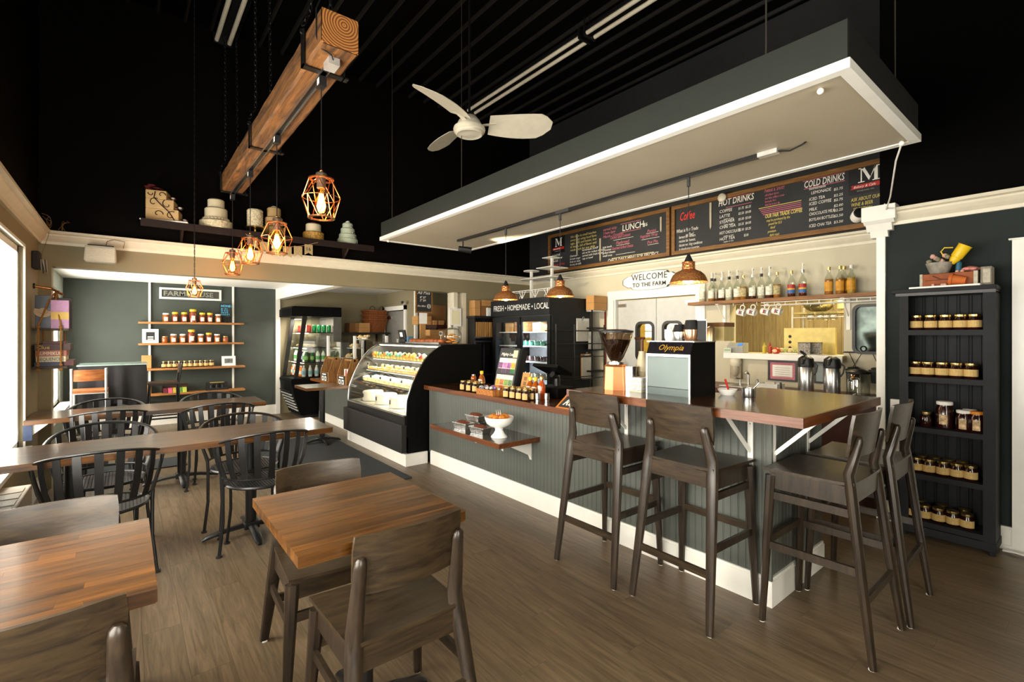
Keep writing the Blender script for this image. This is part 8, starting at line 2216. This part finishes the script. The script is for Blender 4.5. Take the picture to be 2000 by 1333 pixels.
for (x_, yy_) in ((JX0 + 0.02, JY0 + 0.02), (JX0 + 0.02, JY1 - 0.02), (JX1 - 0.03, JY0 + 0.02), (JX1 - 0.03, JY1 - 0.02)):
    MB().cyl((x_, yy_, 0), (x_, yy_, 0.04), 0.016, 0.02, 12).obj('foot', JP, jc, world=True)
def jrow(z_, w, us, x_, row=None):
    for i, u in enumerate(us):
        y_ = at(u, 700, x=x_).y
        clone(jamjar, ('%s jam jar from the left on the %s cabinet shelf' % (ORD[i], w)) + (row or ''), (x_, y_, z_), -PI / 2, 'jam jars on the %s cabinet shelf' % w)
jrow(JS[0], 'top', (1790, 1818, 1847, 1876, 1904), 4.38)
jrow(JS[1], 'second', (1788, 1812, 1840, 1868, 1897), 4.38)
jrow(JS[3], 'fourth', (1790, 1814, 1842, 1869, 1896), 4.36, ', front row')
jrow(JS[3], 'fourth', (1800, 1826, 1853, 1880), 4.46, ', back row')
jrow(JS[4], 'lowest', (1782, 1806, 1833, 1861, 1889), 4.36, ', front row')
jrow(JS[4], 'lowest', (1798, 1840, 1884), 4.46, ', back row')
PIC = M('orchard_label', '#d8b48a', 0.7, var=0.6, scale=40)
big = jar('sauce_jar', 0.050, 0.185, JAM, PAPER, 0.022, PIC, (0.45, 0.16, 0.52))
small = jar('sauce_jar', 0.042, 0.140, JAM, PAPER, 0.018, PIC, (0.45, 0.12, 0.60))
dark = jar('sauce_jar', 0.034, 0.105, JAM, GOLD, 0.016, None, None)
clone(dark, 'small unlabelled dark jar at the left of the middle cabinet shelf', (4.38, at(1808, 820, x=4.38).y, JS[2]), -PI / 2)
clone(big, 'tall sauce jar with a picture label on the middle cabinet shelf', (4.40, at(1845, 820, x=4.40).y, JS[2]), -PI / 2)
clone(small, 'white-lidded sauce jar with picture label at the front of the middle shelf', (4.36, at(1882, 830, x=4.36).y, JS[2]), -PI / 2)
clone(small, 'white-lidded sauce jar behind the labelled one on the middle shelf', (4.45, at(1894, 830, x=4.45).y, JS[2]), -PI / 2)
oj = clone(small, 'orange-lidded jar at the right end of the middle cabinet shelf', (4.36, at(1909, 830, x=4.36).y, JS[2]), -PI / 2)
for c in oj.children:
    if c.name.startswith('lid'):
        c.data = c.data.copy()
        c.data.materials[0] = M('orange_lid', '#d8862a', 0.4)
# display cake and flowers on top
TZ2 = JZ + 0.04
t = thing('garden_cake', 'crate-shaped cake with terracotta pot and pink flowers on the jam cabinet', 'cake', (4.40, 0.70, TZ2))
def ly(u, x=4.36):
    return at(u, 545, x=x).y - 0.70
ya, yb = ly(1797), ly(1911)
MB().box(-0.11, ly(1912, 4.33) - 0.01, 0, 0.10, ly(1778, 4.33), 0.012).obj('cake_board', PAPER, t)
yl = ly(1797)
yr = ly(1910)
BRK = M('brick_icing', '#8f4a22', 0.7, var=0.25, scale=25)
MB().box(-0.05, yr + 0.02, 0.012, 0.07, yl - 0.015, 0.10).obj('crate_body', BRK, t, bevel=0.003)
for (a_, b_) in ((yl - 0.015, yl), (yr, yr + 0.02)):
    MB().box(-0.052, a_, 0.012, 0.072, b_, 0.102).obj('crate_end', M('weathered_white_wood', '#b8b2a2', 0.8, var=0.2, scale=40), t)
MB().tube([(-0.053, yl - 0.07, 0.085), (-0.053, yl - 0.11, 0.06), (-0.053, yl - 0.20, 0.05)], 0.004, 5).tube([(-0.053, yl - 0.03, 0.055), (-0.053, yl - 0.2, 0.058)], 0.002, 5).obj('twig_relief', M('dark_icing_line', '#5a2a12', 0.7), t)
TER = M('terracotta', '#c06428', 0.75, var=0.12)
yp = (yr + 0.02) * 0.75 + yl * 0.25
MB().tube([(-0.062, yp + 0.048, 0.055), (-0.062, yp + 0.032, 0.052), (-0.062, yp + 0.031, 0.052), (-0.062, yp - 0.035, 0.040)], [0.040, 0.040, 0.034, 0.024], 16).obj('flower_pot', TER, t, smooth=True)
yb_ = ly(1832)
MB().lathe([(0.045, 0), (0.052, 0.01), (0.068, 0.055), (0.074, 0.075), (0.070, 0.075), (0.05, 0.03), (0.002, 0.02)], 26, (0.0, yb_, 0.102)).obj('tin_bowl', M('weathered_tin', '#9a958a', 0.55, metal=0.3, var=0.3, scale=25), t, smooth=True)
PNK = M('blush_petals', '#d8a89c', 0.7, var=0.2)
PNK2 = M('dusty_leaf', '#8a8468', 0.7, var=0.3)
for k in range(7):
    MB().blob((-0.02 + 0.014 * (k % 3), yb_ + 0.05 - 0.016 * k, 0.190 + 0.012 * ((k * 3) % 4)), 0.015, 10, 6, 0.35).obj('flower_bud', PNK if k % 3 else PNK2, t, smooth=True)
yk = ly(1869)
MB().tube([(0.0, yk, 0.10), (0.0, yk - 0.005, 0.165), (0.0, yk + 0.0, 0.17)], 0.016, 12).obj('blue_spout', M('teal_blue', '#1f5a72', 0.4), t, smooth=True)
q_ = Matrix.Rotation(-0.55, 4, 'X')
can_ = MB().lathe([(0.030, 0.0), (0.034, 0.004), (0.038, 0.085), (0.042, 0.09)], 20).lathe([(0.029, 0.001), (0.030, -0.012), (0.018, -0.04), (0.016, -0.045)], 16)
can_.v = [tuple((Matrix.Translation((0, yk + 0.01, 0.205)) @ Matrix.Rotation(-0.55, 4, 'X').inverted() @ Vector(p))) for p in can_.v]
can_.obj('watering_can', YELLOW, t, smooth=True)
MB().tube([(0, yk + 0.025, 0.275), (0, yk + 0.07, 0.28), (0, yk + 0.088, 0.255), (0, yk + 0.075, 0.225), (0, yk + 0.045, 0.215)], 0.004, 6).obj('can_handle', YELLOW, t, smooth=True)
yf = ly(1893)
for k in range(14):
    a = k * 2.4
    r_ = 0.004 * k ** 0.9
    MB().blob((r_ * math.cos(a), yf + r_ * math.sin(a), 0.128 - 0.0008 * k), (0.020, 0.020, 0.012), 9, 5).obj('rose_petal', M('pink_rose', '#d98c84', 0.7, var=0.15), t, smooth=True)
for (u, zz) in ((1822, 0.02), (1840, 0.02), (1845, 0.02), (1866, 0.108), (1876, 0.108)):
    MB().blob((-0.075 if zz < 0.1 else -0.02, ly(u, 4.32), zz), 0.010, 8, 5, 0.3).obj('blossom', PNK, t, smooth=True)
t = thing('wood_block', 'weathered upright wood block beside the cake on the jam cabinet', 'block', (4.42, at(1930, 530, x=4.40).y + 0.005, TZ2))
MB().box(-0.06, -0.027, 0, 0.05, 0.027, 0.125).obj('block', wood('weathered_grey_wood', '#6e685c', '#a29a8a', 0.8, axis='Z', stretch=8, scale=6, bmp=0.3), t, bevel=0.003)
MB().box(-0.062, -0.020, 0.02, -0.060, 0.015, 0.11).obj('face_plate', M('weathered_white_wood', '#b8b2a2', 0.8), t)
t = thing('access_panel', 'small white access panel on the dark wall behind the bar end stools', 'panel', (XR - 0.01, 0.985, 0.5))
MB().box(XR - 0.02, 0.945, 0.50, XR - 0.002, 1.03, 0.93).obj('door', WHITE, t, world=True, bevel=0.003)
MB().box(XR - 0.026, 0.955, 0.70, XR - 0.02, 0.965, 0.74).obj('latch', CHROME, t, world=True)
# loose skirting strip on the floor by the far-right door
t = MB().tube([(4.46, 0.42, 0.012), (4.45, 0.36, 0.02), (4.44, 0.26, 0.014), (4.45, 0.10, 0.01)], 0.012, 6, flat=(1.5, 0.6)).obj('skirting_strip', WHITE, smooth=True)
tag(t, 'loose pale skirting strip on the floor beside the jam cabinet', 'strip')

# ---------------------------------------------------------------- the patterns that were only copied from are taken out again
def drop(o):
    for c in list(o.children):
        drop(c)
    bpy.data.objects.remove(o)
for o in [honeyjar, honeyjar2, honeytall, honeycup, jamjar, PRE, HB, HBC, HBR, big, small, dark, tart, roll, mer, mug, wg] + list(P_.values()) + list(CUP.values()) + TUBS + list(SY.values()):
    drop(o)
